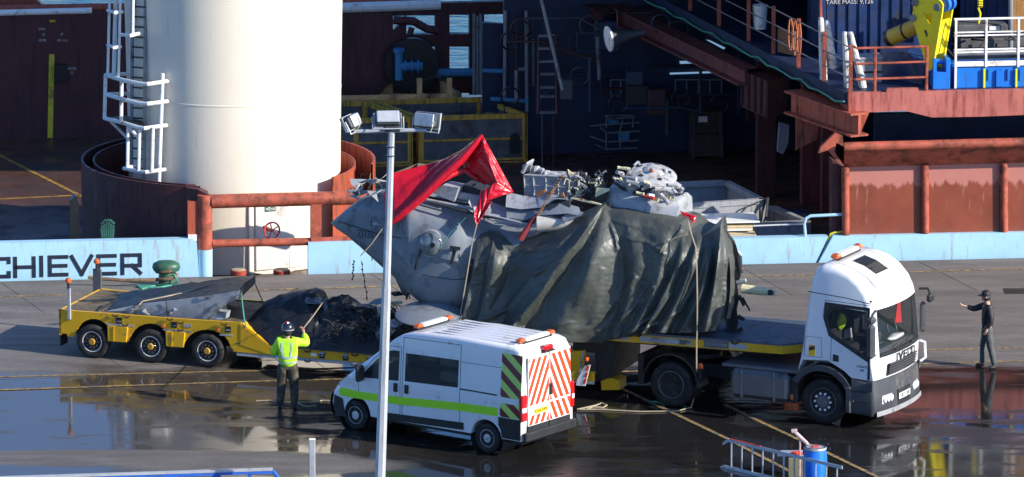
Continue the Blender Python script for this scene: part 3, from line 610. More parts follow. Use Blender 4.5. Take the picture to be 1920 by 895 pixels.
# --- blue and yellow lifting frame
lift = empty('deck_crane', SP(sa(1765, 172, .9), .9, PZ), 'bright yellow twin plate lifting arm on a blue pivot with an ochre hydraulic cylinder', 'crane')
c_, s_ = cos(radians(40)), sin(radians(40)); E1 = QU*c_-QN*s_; E2 = QU*s_+QN*c_
po = S(1747, 120, .95)
def LP(px, py, off=0): return onplane(px, py, po+E2*off, E2)
out = [(1710, -30), (1712, 18), (1709, 34), (1713, 42), (1725, 86), (1737, 125), (1741, 131), (1746, 132), (1750, 124), (1757, 80), (1766, 26), (1768, 10), (1764, 3), (1757, -2), (1752, -30)]
loop = [LP(x, y) for x, y in out]; hole = [LP(x, y) for x, y in ((1729, 23), (1748, 26), (1745, 50), (1739, 42))]; hole2 = [LP(x, y) for x, y in ((1731, 57), (1737, 56), (1740, 68), (1736, 71))]
mb = MB(); mb.holed([loop, hole, hole2], E2*.06); mb.build('side_plate', MATS['crane_yellow'], lift, smooth=0)
mb = MB(); mb.holed([[p+E2*.50 for p in loop]], E2*.06); mb.build('side_plate', MATS['crane_yellow'], lift, smooth=0)
mb = MB(); mb.prism([LP(1764, 40)+E2*.06-E1*.03, LP(1760, 60)+E2*.06-E1*.03, LP(1751, 105)+E2*.06-E1*.03, LP(1751, 105)+E2*.5-E1*.03, LP(1760, 60)+E2*.5-E1*.03, LP(1764, 40)+E2*.5-E1*.03], -E1*.05); mb.build('web_plate', MATS['crane_yellow'], lift, smooth=0)
mb = MB(); mb.prism([LP(1728, 40)+E2*.2, LP(1748, 24)+E2*.2, LP(1744, 44)+E2*.2], E2*.1); mb.build('gusset', MATS['crane_yellow'], lift, smooth=0)
for x, y in ((1716, 5), (1712.5, 34), (1757, 14)): mb = MB(); mb.lathe([(.095, 0), (.095, .03), (.06, .035), (0, .035)], LP(x, y), -E2, n=16); mb.build('pin', MATS['grey_pipe'], lift)
mb = MB(); mb.lathe([(.20, 0), (.20, .12), (.12, .13), (.12, .24), (.20, .25), (.2, .36)], LP(1768, 10)+E2*.08-E1*.06, E2, n=20); mb.obox(LP(1768, 10)+E2*.1-E1*.2, E1*.2, E2*.3, Z*1.2); mb.build('pivot_drum', MATS['crane_blue'], lift)
mb = MB(); mb.path([LP(1722, 46)+E2*.25, LP(1690, 61)+E2*.25, LP(1688, 62)+E2*.25, LP(1662, 73)+E2*.25], [.2, .2, .21, .21], 16); mb.build('hydraulic_cylinder', MATS['cylinder_ochre'], lift, smooth=40)
mb = MB(); mb.path([LP(1662, 73)+E2*.25, LP(1655, 76)+E2*.25], .215, 16); mb.path([LP(1690, 61)+E2*.25, LP(1687, 62.3)+E2*.25], .216, 16); mb.build('cylinder_gland', MATS['black_paint'], lift)
mb = MB(); p = S(1749, 171, .85); w = 32/73; mb.obox(p, QU*w, QN*.5, Z*.47, .01); mb.obox(p+Z*.47, QU*.09, QN*.5, Z*.36, .01); mb.obox(p+Z*.47+QU*(w-.11), QU*.11, QN*.5, Z*.36, .01); mb.tube(p+Z*.7+QN*.25-QU*.02, p+Z*.7+QN*.25+QU*(w+.02), .07, 12); mb.build('pivot_base', MATS['crane_blue'], lift)
# --- blue frame with white safety rail
fr = empty('railed_frame', SP(sa(1850, 168, .9), .9, PZ), 'blue steel frame topped by a white four bar safety rail beside the yellow arm', 'safety rail')
mb = MB(); mb.prism([S(1789, 169, .95), S(2100, 161, .95), S(2100, 121, .95), S(1789, 128, .95)], QN*1.1); mb.build('base', MATS['crane_blue'], fr, smooth=0)
mb = MB()
for x in (1853, 1876, 1889, 1912, 1935): mb.obox(S(x, 150, .9)-Z*.0, QU*.06, QN*.05, Z*.27)
mb.obox(S(1868, 163, .88), QU*.14, QN*.07, Z*.42); mb.obox(S(1876, 163, .88), QU*.28, QN*.03, Z*.02); mb.build('rib', MATS['crane_blue'], fr)
def rail_row(y, th, r=0): 
    mb = MB(); a, c = S(1789, y, .9), S(2100, y-6.5, .9); mb.obox(a, c-a, QN*.06, Z*th, .01); return mb.build('rail', MATS['white_paint'], fr)
for y, th in ((39, .055), (63.5, .04), (69.5, .04), (96, .045), (101, .045), (126, .13)): rail_row(y, th)
for x in (1789.5, 1847, 1907.5, 1968): mb = MB(); a = S(x, 126 if x > 1800 else 168, .88); mb.obox(a, QU*.055, QN*.045, Z*(S(x, 37, .88).z-a.z)); mb.build('post', MATS['white_paint'], fr)
for x in (1844, 1904): mb = MB(); a = S(x, 165, .86); mb.obox(a, QU*.045, QN*.06, Z*.48); mb.build('post_socket', MATS['crane_yellow'] if x else 0, fr)
mat('machine_grey', (.10, .10, .105), .5, var=.3, dirt=.3)
mach = empty('deck_machine', SP(sa(1830, 120, 2.8), 2.8, PZ), 'dark grey machinery and pipes seen through the white safety rail', 'machinery')
mb = MB(); mb.tube(S(1790, 106, 2.4), S(2000, 102, 2.4), .14, 14); mb.build('pipe', MATS['machine_grey'], mach); mb = MB(); mb.obox(S(1795, 62, 3.2), QU*1.3, QN*.8, Z*.2, .03); mb.obox(S(1800, 92, 3.3), QU*2.4, QN*.6, Z*.25, .03); mb.build('casing', MATS['machine_grey'], mach)
mb = MB(); mb.obox(S(1855, 57, 3.15), QU*.27, QN*.02, Z*.1); mb.build('data_plate', MATS['white_paint'], mach)
mb = MB(); mb.tube(S(1895, 120, 3.0), S(1895, -60, 3.0), .06, 10); mb.build('upright', MATS['grey_pipe'], mach)
for k in range(9): mb = MB(); p = S(1800+R.uniform(0, 90), R.uniform(70, 112), 2.6); mb.path([p, p+Vector((R.uniform(-.4, .4), .1, R.uniform(-.2, .2))), p+Vector((R.uniform(-.6, .6), .2, R.uniform(-.3, .3)))], .03, 5); mb.build('hose', MATS['black_paint'], mach)
mb = MB()
for k in range(5): mb.obox(S(1898+k*8, 60, 3.4), QU*.105, QN*.05, Z*1.7)
tag(mb.build('timber_fence', mat('timber_orange', (.34, .16, .04), .6, var=.25, scale=5)), 'orange brown ribbed panel standing behind the white safety rail', 'fence')
wl = empty('work_lamp', S(1841, 14, 2.8), 'small yellow caged work lamp hanging above the white safety rail', 'lamp'); p = S(1834, 15, 2.8)
mb = MB(); mb.obox(p, QU*.12, QN*.12, Z*.4, .02); mb.build('body', MATS['crane_yellow'], wl); mb = MB(); mb.path([p, p-Z*.15+QU*.06, p-Z*.4+QU*.02], .025, 6); mb.build('cable', MATS['crane_yellow'], wl)
mb = MB()
for k in range(6): mb.obox(p-QU*.01-QN*.012+Z*(.03+k*.06), QU*.14, QN*.01, Z*.015)
mb.build('cage', MATS['black_paint'], wl)
# --- rust red bulwark panels at the right with overhanging pipe
m = mat('panel_red', (.23, .056, .03), .4, var=.2, scale=1.2, dirt=.06, dcol=(.33, .15, .10), streak=True)
N = m.node_tree; b = N.nodes['Principled BSDF']; src = b.inputs['Base Color'].links[0].from_socket   # the top of each plate has dried pale in an uneven line
g = N.nodes.new('ShaderNodeNewGeometry'); sp = N.nodes.new('ShaderNodeSeparateXYZ'); nz = N.nodes.new('ShaderNodeTexNoise'); mp = N.nodes.new('ShaderNodeMapping'); mp.inputs['Scale'].default_value = (7, 7, .8)
nz.inputs['Scale'].default_value = 1.2; nz.inputs['Detail'].default_value = 6; N.links.new(g.outputs['Position'], mp.inputs[0]); N.links.new(mp.outputs[0], nz.inputs['Vector']); N.links.new(g.outputs['Position'], sp.inputs[0])
ma = N.nodes.new('ShaderNodeMath'); ma.operation = 'MULTIPLY_ADD'; N.links.new(nz.outputs['Fac'], ma.inputs[0]); ma.inputs[1].default_value = -.55; N.links.new(sp.outputs[2], ma.inputs[2])
zt = sz(1650, 350, .5)-.27; rr = N.nodes.new('ShaderNodeMapRange'); rr.inputs[1].default_value = zt-.04; rr.inputs[2].default_value = zt+.05; N.links.new(ma.outputs[0], rr.inputs[0])
mx = N.nodes.new('ShaderNodeMix'); mx.data_type = 'RGBA'; N.links.new(rr.outputs[0], mx.inputs[0]); N.links.new(src, mx.inputs[6]); mx.inputs[7].default_value = (.43, .17, .14, 1); N.links.new(mx.outputs[2], b.inputs['Base Color'])
xs = [1586, 1735, 1883, 2030, 2180, 2400]
for a, c in zip(xs, xs[1:]): plate([(a, 314-(a-1586)*.026), (c, 314-(c-1586)*.026), (c, 447-(c-1586)*.022), (a, 447-(a-1586)*.022)], .56, .1, 'panel', 'panel_red')
for x in xs: mb = MB(); y = 446-(x-1586)*.022; mb.path([S(x-1, 312-(x-1586)*.026, .5), S(x, y, .5)], .1, 12); mb.build('stiffener', MATS['rail_red'], ship, smooth=40)
mb = MB(); mb.path([S(1583, 276, -.1), S(1610, 275, -.12), S(2400, 255, -.12)], .12, 14); mb.build('coping_pipe', MATS['rail_red'], ship, smooth=40)
mb = MB(); mb.prism([S(1583, 282, -.08), S(2400, 262, -.08), S(2400, 293, .55), S(1583, 314, .55)], QN*.04); mb.build('coping_plate', MATS['rail_red'], ship, smooth=0)
mb = MB(); mb.prism([S(1535, 288, .1), S(1540, 275, .1), S(1566, 250, .1), S(1580, 256, .1), S(1582, 275, .1), S(1568, 268, .1), S(1565, 285, .1), S(1583, 312, .1), S(1572, 306, .1), S(1552, 282, .1)], QN*.15); mb.build('coping_end', MATS['rail_red'], ship, smooth=0)
plate([(1560, 300), (1586, 318), (1586, 448), (1560, 448)], .7, .5, 'end_wall', 'ship_red_deep_shade')
plate([(1640, 214), (2500, 195), (2500, 290), (1640, 310)], 3.4, .2, 'inner_wall', 'navy_steel')
# --- unseen accommodation block, added tall to shade the deck and far bulwark
sx = sa(2080, 200, 3); mb = MB(); mb.obox(SP(sx, 2.4, DZ), QU*26, QN*15.5, Z*26); mb.build('shade_superstructure', MATS['ship_white'], ship)
mb = MB()
for k in range(5):
    for i in range(8): mb.obox(SP(sx+1.2+i*3, 2.36, 4.6+k*2.5), QU*.9, QN*.06, Z*.9)
mb.build('superstructure_window', MATS['window_dim'], ship)
# unseen roof slab added over the work deck to darken it
mb = MB(); mb.prism([SP(sa(960, 100, 7), 7.5, 7.2), SP(sa(2080, 100, 7), 5.5, 7.2), SP(sa(2080, 100, 7), BD+.3, 7.2), SP(sa(945, 100, BD), BD+.3, 7.2)], Z*.5); mb.build('shade_roof', MATS['navy_steel'], ship, smooth=0)
# ------------------------------------------------------------------ vehicles: shared builders
def each(mb_list, name, m, par=None, smooth=30, local=False):
    return [b.build(name, m, par, smooth=smooth, local=local) for b in mb_list]
def clipz(poly, z0, above):
    out = []; k = len(poly)
    for i in range(k):
        a, c = poly[i], poly[(i+1) % k]; ia, ic = (a[1] >= z0) == above or a[1] == z0, (c[1] >= z0) == above or c[1] == z0
        if ia: out.append(a)
        if ia != ic: t = (z0-a[1])/(c[1]-a[1]); out.append((a[0]+(c[0]-a[0])*t, z0))
    return out
def inset(poly, keep, r):
    k = len(poly); out = []
    for i in range(k):
        if keep[i] or r == 0: out.append(poly[i]); continue
        a, b, c = [Vector(poly[j]) for j in ((i-1) % k, i, (i+1) % k)]
        n1 = (b-a).normalized(); n2 = (c-b).normalized(); n1 = Vector((-n1.y, n1.x)); n2 = Vector((-n2.y, n2.x)); n = n1+n2
        if n.length < 1e-6: out.append(poly[i]); continue
        n = n/max(.4, n.dot(n1)); p = b+n*r; out.append((p.x, p.y))
    return out
class Shell:
    """hollow body: a side profile (x,z, counter-clockwise) swept across the width, rounded over, sides leaning in above zb"""
    def __init__(s, prof, keep, half, r, zb, lean, bulge, xb): s.p, s.k, s.half, s.r, s.zb, s.lean, s.bulge, s.xb = prof, keep, half, r, zb, lean, bulge, xb
    def hw(s, z): return s.half-s.lean*max(0, z-s.zb)
    def P(s, x, z, yf, off=0):
        """yf: -1..1 across the body"""
        y = yf*(s.hw(z)+off); bx = max(0, min(1, (x-s.xb)/.8)); return Vector((x-s.bulge*bx*abs(yf)**2.2, y, z))
    def build(s, name, m, par, open_edges=(), holes=(), ny=6):
        mb = MB(); k = len(s.p); rings = []
        for a in range(0, 91, 18):
            off = s.r*(1-cos(radians(a))); yy = s.half-s.r+s.r*sin(radians(a)); rings.append((inset(s.p, s.k, off), yy/s.half))
        for i in range(k):
            j = (i+1) % k
            if i not in open_edges:
                y0 = rings[0][1]
                for q in range(ny):
                    f0, f1 = -y0+2*y0*q/ny, -y0+2*y0*(q+1)/ny
                    mb.add([s.P(*s.p[i], f0), s.P(*s.p[i], f1), s.P(*s.p[j], f1), s.P(*s.p[j], f0)], [(0, 1, 2, 3)])
            for sg in (1, -1):
                for (pa, fa), (pb, fb) in zip(rings, rings[1:]): mb.add([s.P(*pa[i], sg*fa), s.P(*pa[j], sg*fa), s.P(*pb[j], sg*fb), s.P(*pb[i], sg*fb)], [(0, 1, 2, 3)])
        for sg in (1, -1):
            for ab in (True, False):
                po = clipz(rings[-1][0], s.zb, ab); hs = [h for h in holes if (min(z for x, z in h) > s.zb) == ab]
                loops = [[Vector((x, z, 0)) for x, z in po]]+[[Vector((x, z, 0)) for x, z in h] for h in hs]
                fl = [p for l in loops for p in l]; mb.add([s.P(p.x, p.y, sg) for p in fl], [tuple(t) for t in tessellate_polygon(loops)])
        return mb.build(name, m, par, local=True, smooth=40)
    def patch(s, poly, sg, off, name, m, par, th=.006):
        pa = [p for ab in (True, False) for p in [clipz(poly, s.zb, ab)] if len(p) > 2]; mb = MB()
        for po in pa: mb.holed([[s.P(x, z, sg, off) for x, z in po]], Vector((0, -sg*th, 0)))
        return mb.build(name, m, par, local=True, smooth=0)
    def front(s, i, y0, y1, t0, t1, off, name, m, par, th=.006, ny=8, cut=None):
        """patch on profile edge i between fractions t0..t1 and across y0..y1"""
        (x0, z0), (x1, z1) = s.p[i], s.p[(i+1) % len(s.p)]; d = Vector((x1-x0, z1-z0)).normalized(); n = Vector((d.y, -d.x))
        def pt(t, y, o): x = x0+(x1-x0)*t+n.x*o; z = z0+(z1-z0)*t+n.y*o; return s.P(x, z, y/s.hw(z))
        rows = [[pt(t0+(t1-t0)*q/3, y0+(y1-y0)*j/ny, off) for j in range(ny+1)] for q in range(4)]; mb = MB(); mb.grid(rows)
        return mb.build(name, m, par, local=True, smooth=40)
def arch(cx, cz, r, z0, n=10, a0=None):
    """points of a wheel arch from rear to front, standing on z0"""
    th = math.asin(min(1, (z0-cz)/r)) if abs(z0-cz) < r else 0
    return [(cx+r*cos(t), cz+r*sin(t)) for t in [pi-th-(pi-2*th)*i/n for i in range(n+1)]]
mat('tyre', (.012, .012, .012), .75, var=.3, scale=6, dirt=.25, dcol=(.05, .045, .04), dscale=5)
mat('rim_silver', (.60, .61, .63), .32, .15, var=.1, scale=8, dirt=.25, dcol=(.1, .09, .08), dscale=9)
mat('rim_grey', (.16, .16, .17), .45, .4, var=.2, scale=8)
mat('hub_ochre', (.50, .27, .03), .5, var=.2, scale=8)
mat('orange_lens', (.62, .12, .025), .18, var=.1, coat=.5); mat('red_lens', (.50, .012, .012), .15, var=.1, coat=.5); mat('clear_lens', (.75, .77, .8), .08, var=.05, spec=.8)
mat('van_white', (.76, .77, .78), .22, var=.035, scale=1, dirt=.10, dcol=(.42, .38, .33), coat=.4, dscale=2.2)
mat('trim_black', (.018, .019, .021), .5, var=.2, dirt=.15, dcol=(.07, .06, .05))
mat('seat_grey', (.05, .05, .055), .8)
mat('lime', (.42, .88, .03), .35, var=.05); mat('chev_yellow', (.55, .76, .16), .35, var=.05); mat('chev_maroon', (.17, .015, .03), .35, var=.05); mat('chev_red', (.78, .065, .018), .3, var=.05); mat('reflect_white', (.85, .85, .82), .3, var=.03)
mat('plate_yellow', (.85, .55, .02), .35, var=.05)
glassmat('glass_dark', (.012, .016, .02), .03, .45); glassmat('glass_clear', (.03, .045, .048), .03, .30); mat('cab_lining', (.13, .135, .14), .8, var=.2, scale=5)
def wheel(r, w, style, par, at, out=1):
    """tyre with shaped shoulders; rim, hub and bolts as its children; axis along local y, outer face towards out"""
    A = Vector((0, out, 0)); rr = r*.62 if style != 'van' else r*.60
    mb = MB(); mb.lathe([(rr, -w*.45), (rr+.02, -w*.5), (r*.9, -w*.5), (r*.985, -w*.4), (r, -w*.2)]+[(r*(.985 if k % 2 else 1), -w*.2+w*.4*k/8) for k in range(1, 8)]+[(r, w*.2), (r*.985, w*.4), (r*.9, w*.5), (rr+.02, w*.5), (rr, w*.45)], (0, 0, 0), A, n=40)
    t = mb.build('wheel', MATS['tyre'], par, local=True, smooth=50); t.location = at
    if style == 'van':
        mb = MB(); mb.lathe([(rr, w*.44), (rr*.93, w*.47), (rr*.86, w*.36), (rr*.55, w*.44), (rr*.32, w*.47), (0, w*.48)], (0, 0, 0), A, n=30); mb.build('rim', MATS['rim_silver'], t, local=True)
        for k in range(5):
            th = 2*pi*k/5+.3; mb = MB(); c = Vector((cos(th), 0, sin(th)))*rr*.66+A*w*.44; mb.lathe([(rr*.17, -.01), (rr*.15, .012), (0, .012)], c, A, n=8); mb.build('rim_hole', MATS['trim_black'], t, local=True)
    elif style == 'trailer':
        mb = MB(); mb.lathe([(rr, w*.44), (rr*.96, w*.49), (rr*.90, w*.45), (rr*.86, w*.2), (rr*.6, w*.12)], (0, 0, 0), A, n=30); mb.build('rim', MATS['rim_silver'], t, local=True)
        mb = MB(); mb.lathe([(rr*.84, w*.18), (rr*.7, w*.3), (rr*.35, w*.32), (0, w*.32)], (0, 0, 0), A, n=24); mb.build('wheel_disc', MATS['rim_grey'], t, local=True)
        mb = MB(); mb.lathe([(rr*.33, w*.28), (rr*.33, w*.5), (rr*.25, w*.58), (0, w*.58)], (0, 0, 0), A, n=14); mb.build('hub', MATS['hub_ochre'], t, local=True)
        for k in range(10): th = 2*pi*k/10; mb = MB(); mb.lathe([(.018, 0), (.018, .05), (0, .05)], Vector((cos(th), 0, sin(th)))*rr*.55+A*w*.31, A, n=6); mb.build('wheel_nut', MATS['rim_grey'], t, local=True)
    elif style == 'steer':
        mb = MB(); mb.lathe([(rr, w*.44), (rr*.96, w*.48), (rr*.9, w*.42), (rr*.8, w*.3), (rr*.6, w*.42), (rr*.45, w*.46), (rr*.4, w*.6), (0, w*.62)], (0, 0, 0), A, n=32); mb.build('rim', MATS['rim_grey'], t, local=True)
        for k in range(10): th = 2*pi*k/10; mb = MB(); mb.lathe([(.03, 0), (.026, .05), (0, .06)], Vector((cos(th), 0, sin(th)))*rr*.58+A*w*.42, A, n=8); mb.build('wheel_nut', MATS['reflect_white'], t, local=True)
    else:
        mb = MB(); mb.lathe([(rr, w*.44), (rr*.95, w*.48), (rr*.88, w*.40), (rr*.84, -.0), (rr*.55, -w*.12), (rr*.5, w*.2), (rr*.42, w*.3), (0, w*.3)], (0, 0, 0), A, n=32); mb.build('rim', MATS['rim_grey'], t, local=True)
        for k in range(8): th = 2*pi*k/8+.2; mb = MB(); mb.lathe([(rr*.11, 0), (0, .004)], Vector((cos(th), 0, sin(th)))*rr*.71-A*w*.045, A, n=8); mb.build('rim_hole', MATS['trim_black'], t, local=True)
    return t
def light_bar(par_loc, rz, scale, L_, label, par=None, orange=True, plain=None):
    """white bar with amber ends, length along local y"""
    o = empty('light_bar', par_loc, None if par else label, None if par else 'light bar', rz=rz, scale=scale)
    if par: o.parent = par
    mb = MB(); mb.box((-.09, -L_*.34, .03), (.09, L_*.34, .115), .03); mb.build('bar_centre', MATS['reflect_white'], o, local=True)
    for sg in (-1, 1): mb = MB(); mb.box((-.095, sg*L_*.34 if sg > 0 else -L_*.5, .03), (.095, L_*.5 if sg > 0 else -L_*.34, .125), .04); mb.build('amber_lens', MATS['orange_lens'], o, local=True)
    mb = MB(); mb.box((-.07, -L_*.4, 0), (.07, L_*.4, .055)); mb.build('mount', MATS['trim_black'], o, local=True)
    return o
# ------------------------------------------------------------------ the panel van
van = empty('van', (.0145, -22.40, 0), 'white high roof panel van with lime side stripe and red and white chevron rear doors', 'van', rz=radians(143.26), scale=.9735)
WB = 3.85
vp = [(-.98, .42)]+arch(0, .36, .45, .42)+arch(WB, .36, .45, .40)+[(4.50, .30), (4.64, .36), (4.70, .60), (4.64, .86), (4.46, 1.08), (4.18, 1.31), (2.78, 2.30), (2.55, 2.44), (2.2, 2.54), (1.0, 2.60), (-.70, 2.585), (-.88, 2.53), (-.97, 2.38), (-1.02, 1.2)]
na = 22; vk = [True]*(na+2)+[False]*(len(vp)-na-2); vk[0] = True; vk[-1] = False; vk[na+1] = True
iw = vp.index((4.18, 1.31))
V = Shell(vp, vk, 1.02, .12, 1.2, .075, .16, 3.2)
side_win = [(.83, 1.44), (2.37, 1.38), (2.37, 2.04), (.83, 2.08)]
cab_win = [(2.55, 1.36), (3.72, 1.30), (3.74, 1.36), (3.20, 1.78), (2.88, 2.02), (2.72, 2.06), (2.55, 2.06)]
V.build('body', MATS['van_white'], van, open_edges=(iw,), holes=(side_win, cab_win))
mb = MB(); mb.box((-.9, -.9, .5), (3.0, .9, .55)); mb.box((2.35, -.88, .5), (2.42, .80, 2.3)); mb.box((-.9, -.93, .55), (2.4, -.88, 2.4)); mb.box((3.2, -.85, .5), (4.1, .85, 1.22), .1); mb.box((.5, -.9, .5), (.55, .9, 2.4)); mb.build('lining', MATS['seat_grey'], van, local=True)
for y in (-.45, .45): mb = MB(); mb.box((2.5, y-.25, .6), (3.1, y+.25, 1.05), .06); mb.box((2.48, y-.25, 1.0), (2.66, y+.25, 1.68), .06); mb.box((2.5, y-.12, 1.7), (2.6, y+.12, 1.9), .04); mb.build('seat', MATS['seat_grey'], van, local=True)
for x0, x1, z0, z1 in ((1.15, 1.72, 1.78, 1.98), (1.85, 2.3, 1.82, 2.0), (1.1, 1.7, 1.4, 1.62)): mb = MB(); mb.box((x0, .35, z0), (x1, .55, z1), .03); mb.build('storage_box', MATS['door_grey'], van, local=True)
V.patch(side_win, 1, .004, 'side_window', MATS['glass_dark'], van); V.patch(cab_win, 1, .004, 'cab_window', MATS['glass_dark'], van); V.patch(cab_win, -1, .004, 'cab_window', MATS['glass_dark'], van); V.patch(side_win, -1, .004, 'side_window', MATS['glass_dark'], van)
V.front(iw, -.87, .87, .02, .98, .003, 'windscreen', MATS['glass_clear'], van)
gap = lambda pts, w=.012, n='panel_gap', m='trim_black', sg=1: [V.patch([(a[0]-w*.5*q[0]-0, a[1]-w*.5*q[1]), (c[0]-w*.5*q[0], c[1]-w*.5*q[1]), (c[0]+w*.5*q[0], c[1]+w*.5*q[1]), (a[0]+w*.5*q[0], a[1]+w*.5*q[1])], sg, .003, n, MATS[m], van, .004) for a, c in zip(pts, pts[1:]) for q in [((-(c[1]-a[1])/hypot(c[0]-a[0], c[1]-a[1])), (c[0]-a[0])/hypot(c[0]-a[0], c[1]-a[1]))]]
gap([(2.44, .48), (2.44, 2.40), (.78, 2.44), (.76, .5)]); gap([(.78, 2.05), (-.96, 2.08)], .01); gap([(-.3, 1.42), (.76, 1.42)], .035); gap([(2.50, .48), (2.50, 2.16), (2.8, 2.15), (3.3, 1.80), (3.80, 1.36), (3.86, 1.2), (3.84, .85)], .01); gap([(2.48, .8), (2.62, .8), (2.62, 1.05)], .008)
V.patch([(4.42, .78), (3.76, .775), (2.5, .80), (.9, .90), (-.33, .93), (-.35, 1.13), (.9, 1.09), (2.5, .99), (3.73, .95), (4.40, .975), (4.45, .9)][::-1], 1, .004, 'lime_stripe', MATS['lime'], van)
V.patch([(2.96, .40), (.65, .47), (.65, .64), (2.96, .56)][::-1], 1, .022, 'rubbing_strip', MATS['trim_black'], van, .02)
V.patch([(-.99, .44), (-.46, .44), (-.43, .62), (-.36, .74), (-.36, .92), (-.99, .92)][::-1], 1, .016, 'corner_cladding', MATS['trim_black'], van, .02)
# rear side chevrons
for zz0, zz1 in ((1.40, 2.42), (.935, 1.26)):
    V.patch([(-.99, zz0), (-.40, zz0), (-.42, zz1), (-.99, zz1)][::-1], 1, .0045, 'chevron_field', MATS['chev_yellow'], van)
    for k in range(-3, 6):
        c0 = zz0+.30*k*1.3; po = [(-.40, c0+.62), (-.40, c0+.43), (-.99, c0-.45+.43), (-.99, c0-.45+.62)]; po = [(x, z+.2*0) for x, z in po]
        po = clipz(po, zz0, True); po = clipz(po, zz1, False) if len(po) > 2 else po
        po = [(max(-.99, x), z) for x, z in po]
        if len(po) > 2: V.patch(po, 1, .007, 'chevron', MATS['chev_maroon'], van, .003)
for sg in (1, -1):
    for k, (x, r) in enumerate(((0, .355), (WB, .355))):
        wheel(r, .22, 'van', van, (x, sg*.88, .355), sg)
        mb = MB(); mb.lathe([(.47, -.30), (.47, .30)], (x, sg*.70, .37), (0, 1, 0), n=24, a0=0, a1=2*pi, cap0=False, cap1=False); mb.build('wheel_well', MATS['trim_black'], van, local=True)
mb = MB(); mb.box((-.9, -.85, .3), (4.3, .85, .42)); mb.build('underbody', MATS['trim_black'], van, local=True)
for x in (2.62, 2.30): V.patch([(x-.05, 1.10), (x+.05, 1.10), (x+.05, 1.30), (x-.05, 1.30)], 1, .035, 'door_handle', MATS['trim_black'], van, .03)
# nose, lamps, mirrors
mb = MB(); mb.grid([[V.P(x, z, f, .012) for f in [-1, -.9, -.6, -.3, 0, .3, .6, .9, 1]] for x, z in ((4.515, .27), (4.66, .34), (4.72, .58), (4.665, .80))]); mb.build('bumper', MATS['trim_black'], van, local=True)
V.patch([(4.22, .30), (4.55, .28), (4.62, .50), (4.58, .78), (4.34, .72), (4.30, .5)], 1, .012, 'bumper', MATS['trim_black'], van)
for sg in (1, -1):
    mb = MB(); mb.grid([[V.P(x, z, sg*f, .012) for f in (.70, .85, .97, 1.0)] for x, z in ((4.52, 1.01), (4.42, 1.13), (4.24, 1.27))]); mb.build('headlight', MATS['clear_lens'], van, local=True)
    V.patch([(4.22, 1.06), (4.42, 1.0), (4.44, 1.1), (4.2, 1.27), (4.12, 1.22)], sg, .006, 'headlight', MATS['clear_lens'], van)
    mb = MB(); mb.box((3.50, sg*1.06-.03, 1.24), (3.62, sg*1.06+.22*(1 if sg > 0 else 0)+.03-.22*(1 if sg < 0 else 0)*0, 1.62), .045) if sg > 0 else mb.box((3.50, -1.3, 1.24), (3.62, -1.03, 1.62), .045); mb.build('mirror', MATS['trim_black'], van, local=True)
# rear doors
RX = -1.0
def rq(y0, y1, z0, z1, off, name, m, th=.012, bev=0, par=van): mb = MB(); mb.box((RX-off-th-.02, min(y0, y1), z0), (RX-off, max(y0, y1), z1), bev); return mb.build(name, m, par, local=True)
rd = []
for nm, y0, y1 in (('L', .02, .80), ('R', -.82, -.02)):
    d = rq(y0, y1, .74, 2.36, .015, 'rear_door', MATS['reflect_white'], .02, .008); rd.append(d)
    rq(y0, y1, .44, .74, .015, 'door_skirt', MATS['trim_black'], .018, .006)
    for k in range(-4, 9):
        sl = 1.9*(1 if y0 > 0 else -1); zc = .3+k*.42; h = .115
        po = [(y0+.01, zc-(sl*(y0+.01))), (y1-.01, zc-sl*(y1-.01)), (y1-.01, zc-sl*(y1-.01)+h*2.0), (y0+.01, zc-sl*(y0+.01)+h*2.0)]; po = [(y, z+.9) for y, z in po]
        for lo, hi in ((.76, .985), (1.22, 2.31)) if y0 > 0 else ((.76, 1.18), (1.22, 2.31)):
            pp = clipz(po, lo, True); pp = clipz(pp, hi, False) if len(pp) > 2 else pp
            if len(pp) > 2: mb = MB(); mb.prism([(RX-.0575, y, z) for y, z in pp], (-.003, 0, 0)); mb.build('chevron', MATS['chev_red'], d, local=False) if 0 else None; I = wm(van); b2 = MB(); b2.add([I @ v for v in mb.v], mb.f); b2.build('chevron', MATS['chev_red'], d, smooth=0)
rq(.03, .75, .985, 1.20, .05, 'plate_panel', MATS['van_white'], .012, .006); rq(.1, .62, 1.01, 1.12, .063, 'number_plate', MATS['plate_yellow'], .006)
o = wm(van); text('KX66 DMV', o @ Vector((RX-.0905, .36, 1.065)), o.to_3x3() @ Vector((0, -1, 0)), Z, .10, MATS['trim_black'], van)
rq(.0, -.1, 1.35, 1.62, .05, 'door_handle', MATS['trim_black'], .015, .01)
rq(-.98, .98, .40, .62, .02, 'rear_bumper', MATS['trim_black'], .09, .03)
for sg in (1, -1): mb = MB(); mb.box((-1.055, sg*.83 if sg > 0 else -1.0, .88), (-.93, 1.03 if sg > 0 else -.85, 1.50), .03); mb.build('tail_light', MATS['red_lens'], van, local=True); mb = MB(); mb.box((-1.06, sg*.85 if sg > 0 else -.99, 1.08), (-.94, 1.022 if sg > 0 else -.87, 1.22), .02); mb.build('reversing_light', MATS['clear_lens'], van, local=True)
mb = MB(); mb.box((-1.06, -.17, 2.40), (-.9, .17, 2.52), .03); mb.build('brake_light', MATS['red_lens'], van, local=True); mb = MB(); mb.box((-1.08, -.2, 2.37), (-.88, .2, 2.41), .01); mb.build('brake_light_housing', MATS['trim_black'], van, local=True)
for k in range(7): y = -.66+.22*k; mb = MB(); mb.box((-.6, y-.05, 2.592), (1.9, y+.05, 2.603), .004); mb.build('roof_rib', MATS['van_white'], van, local=True)
mw = wm(van)
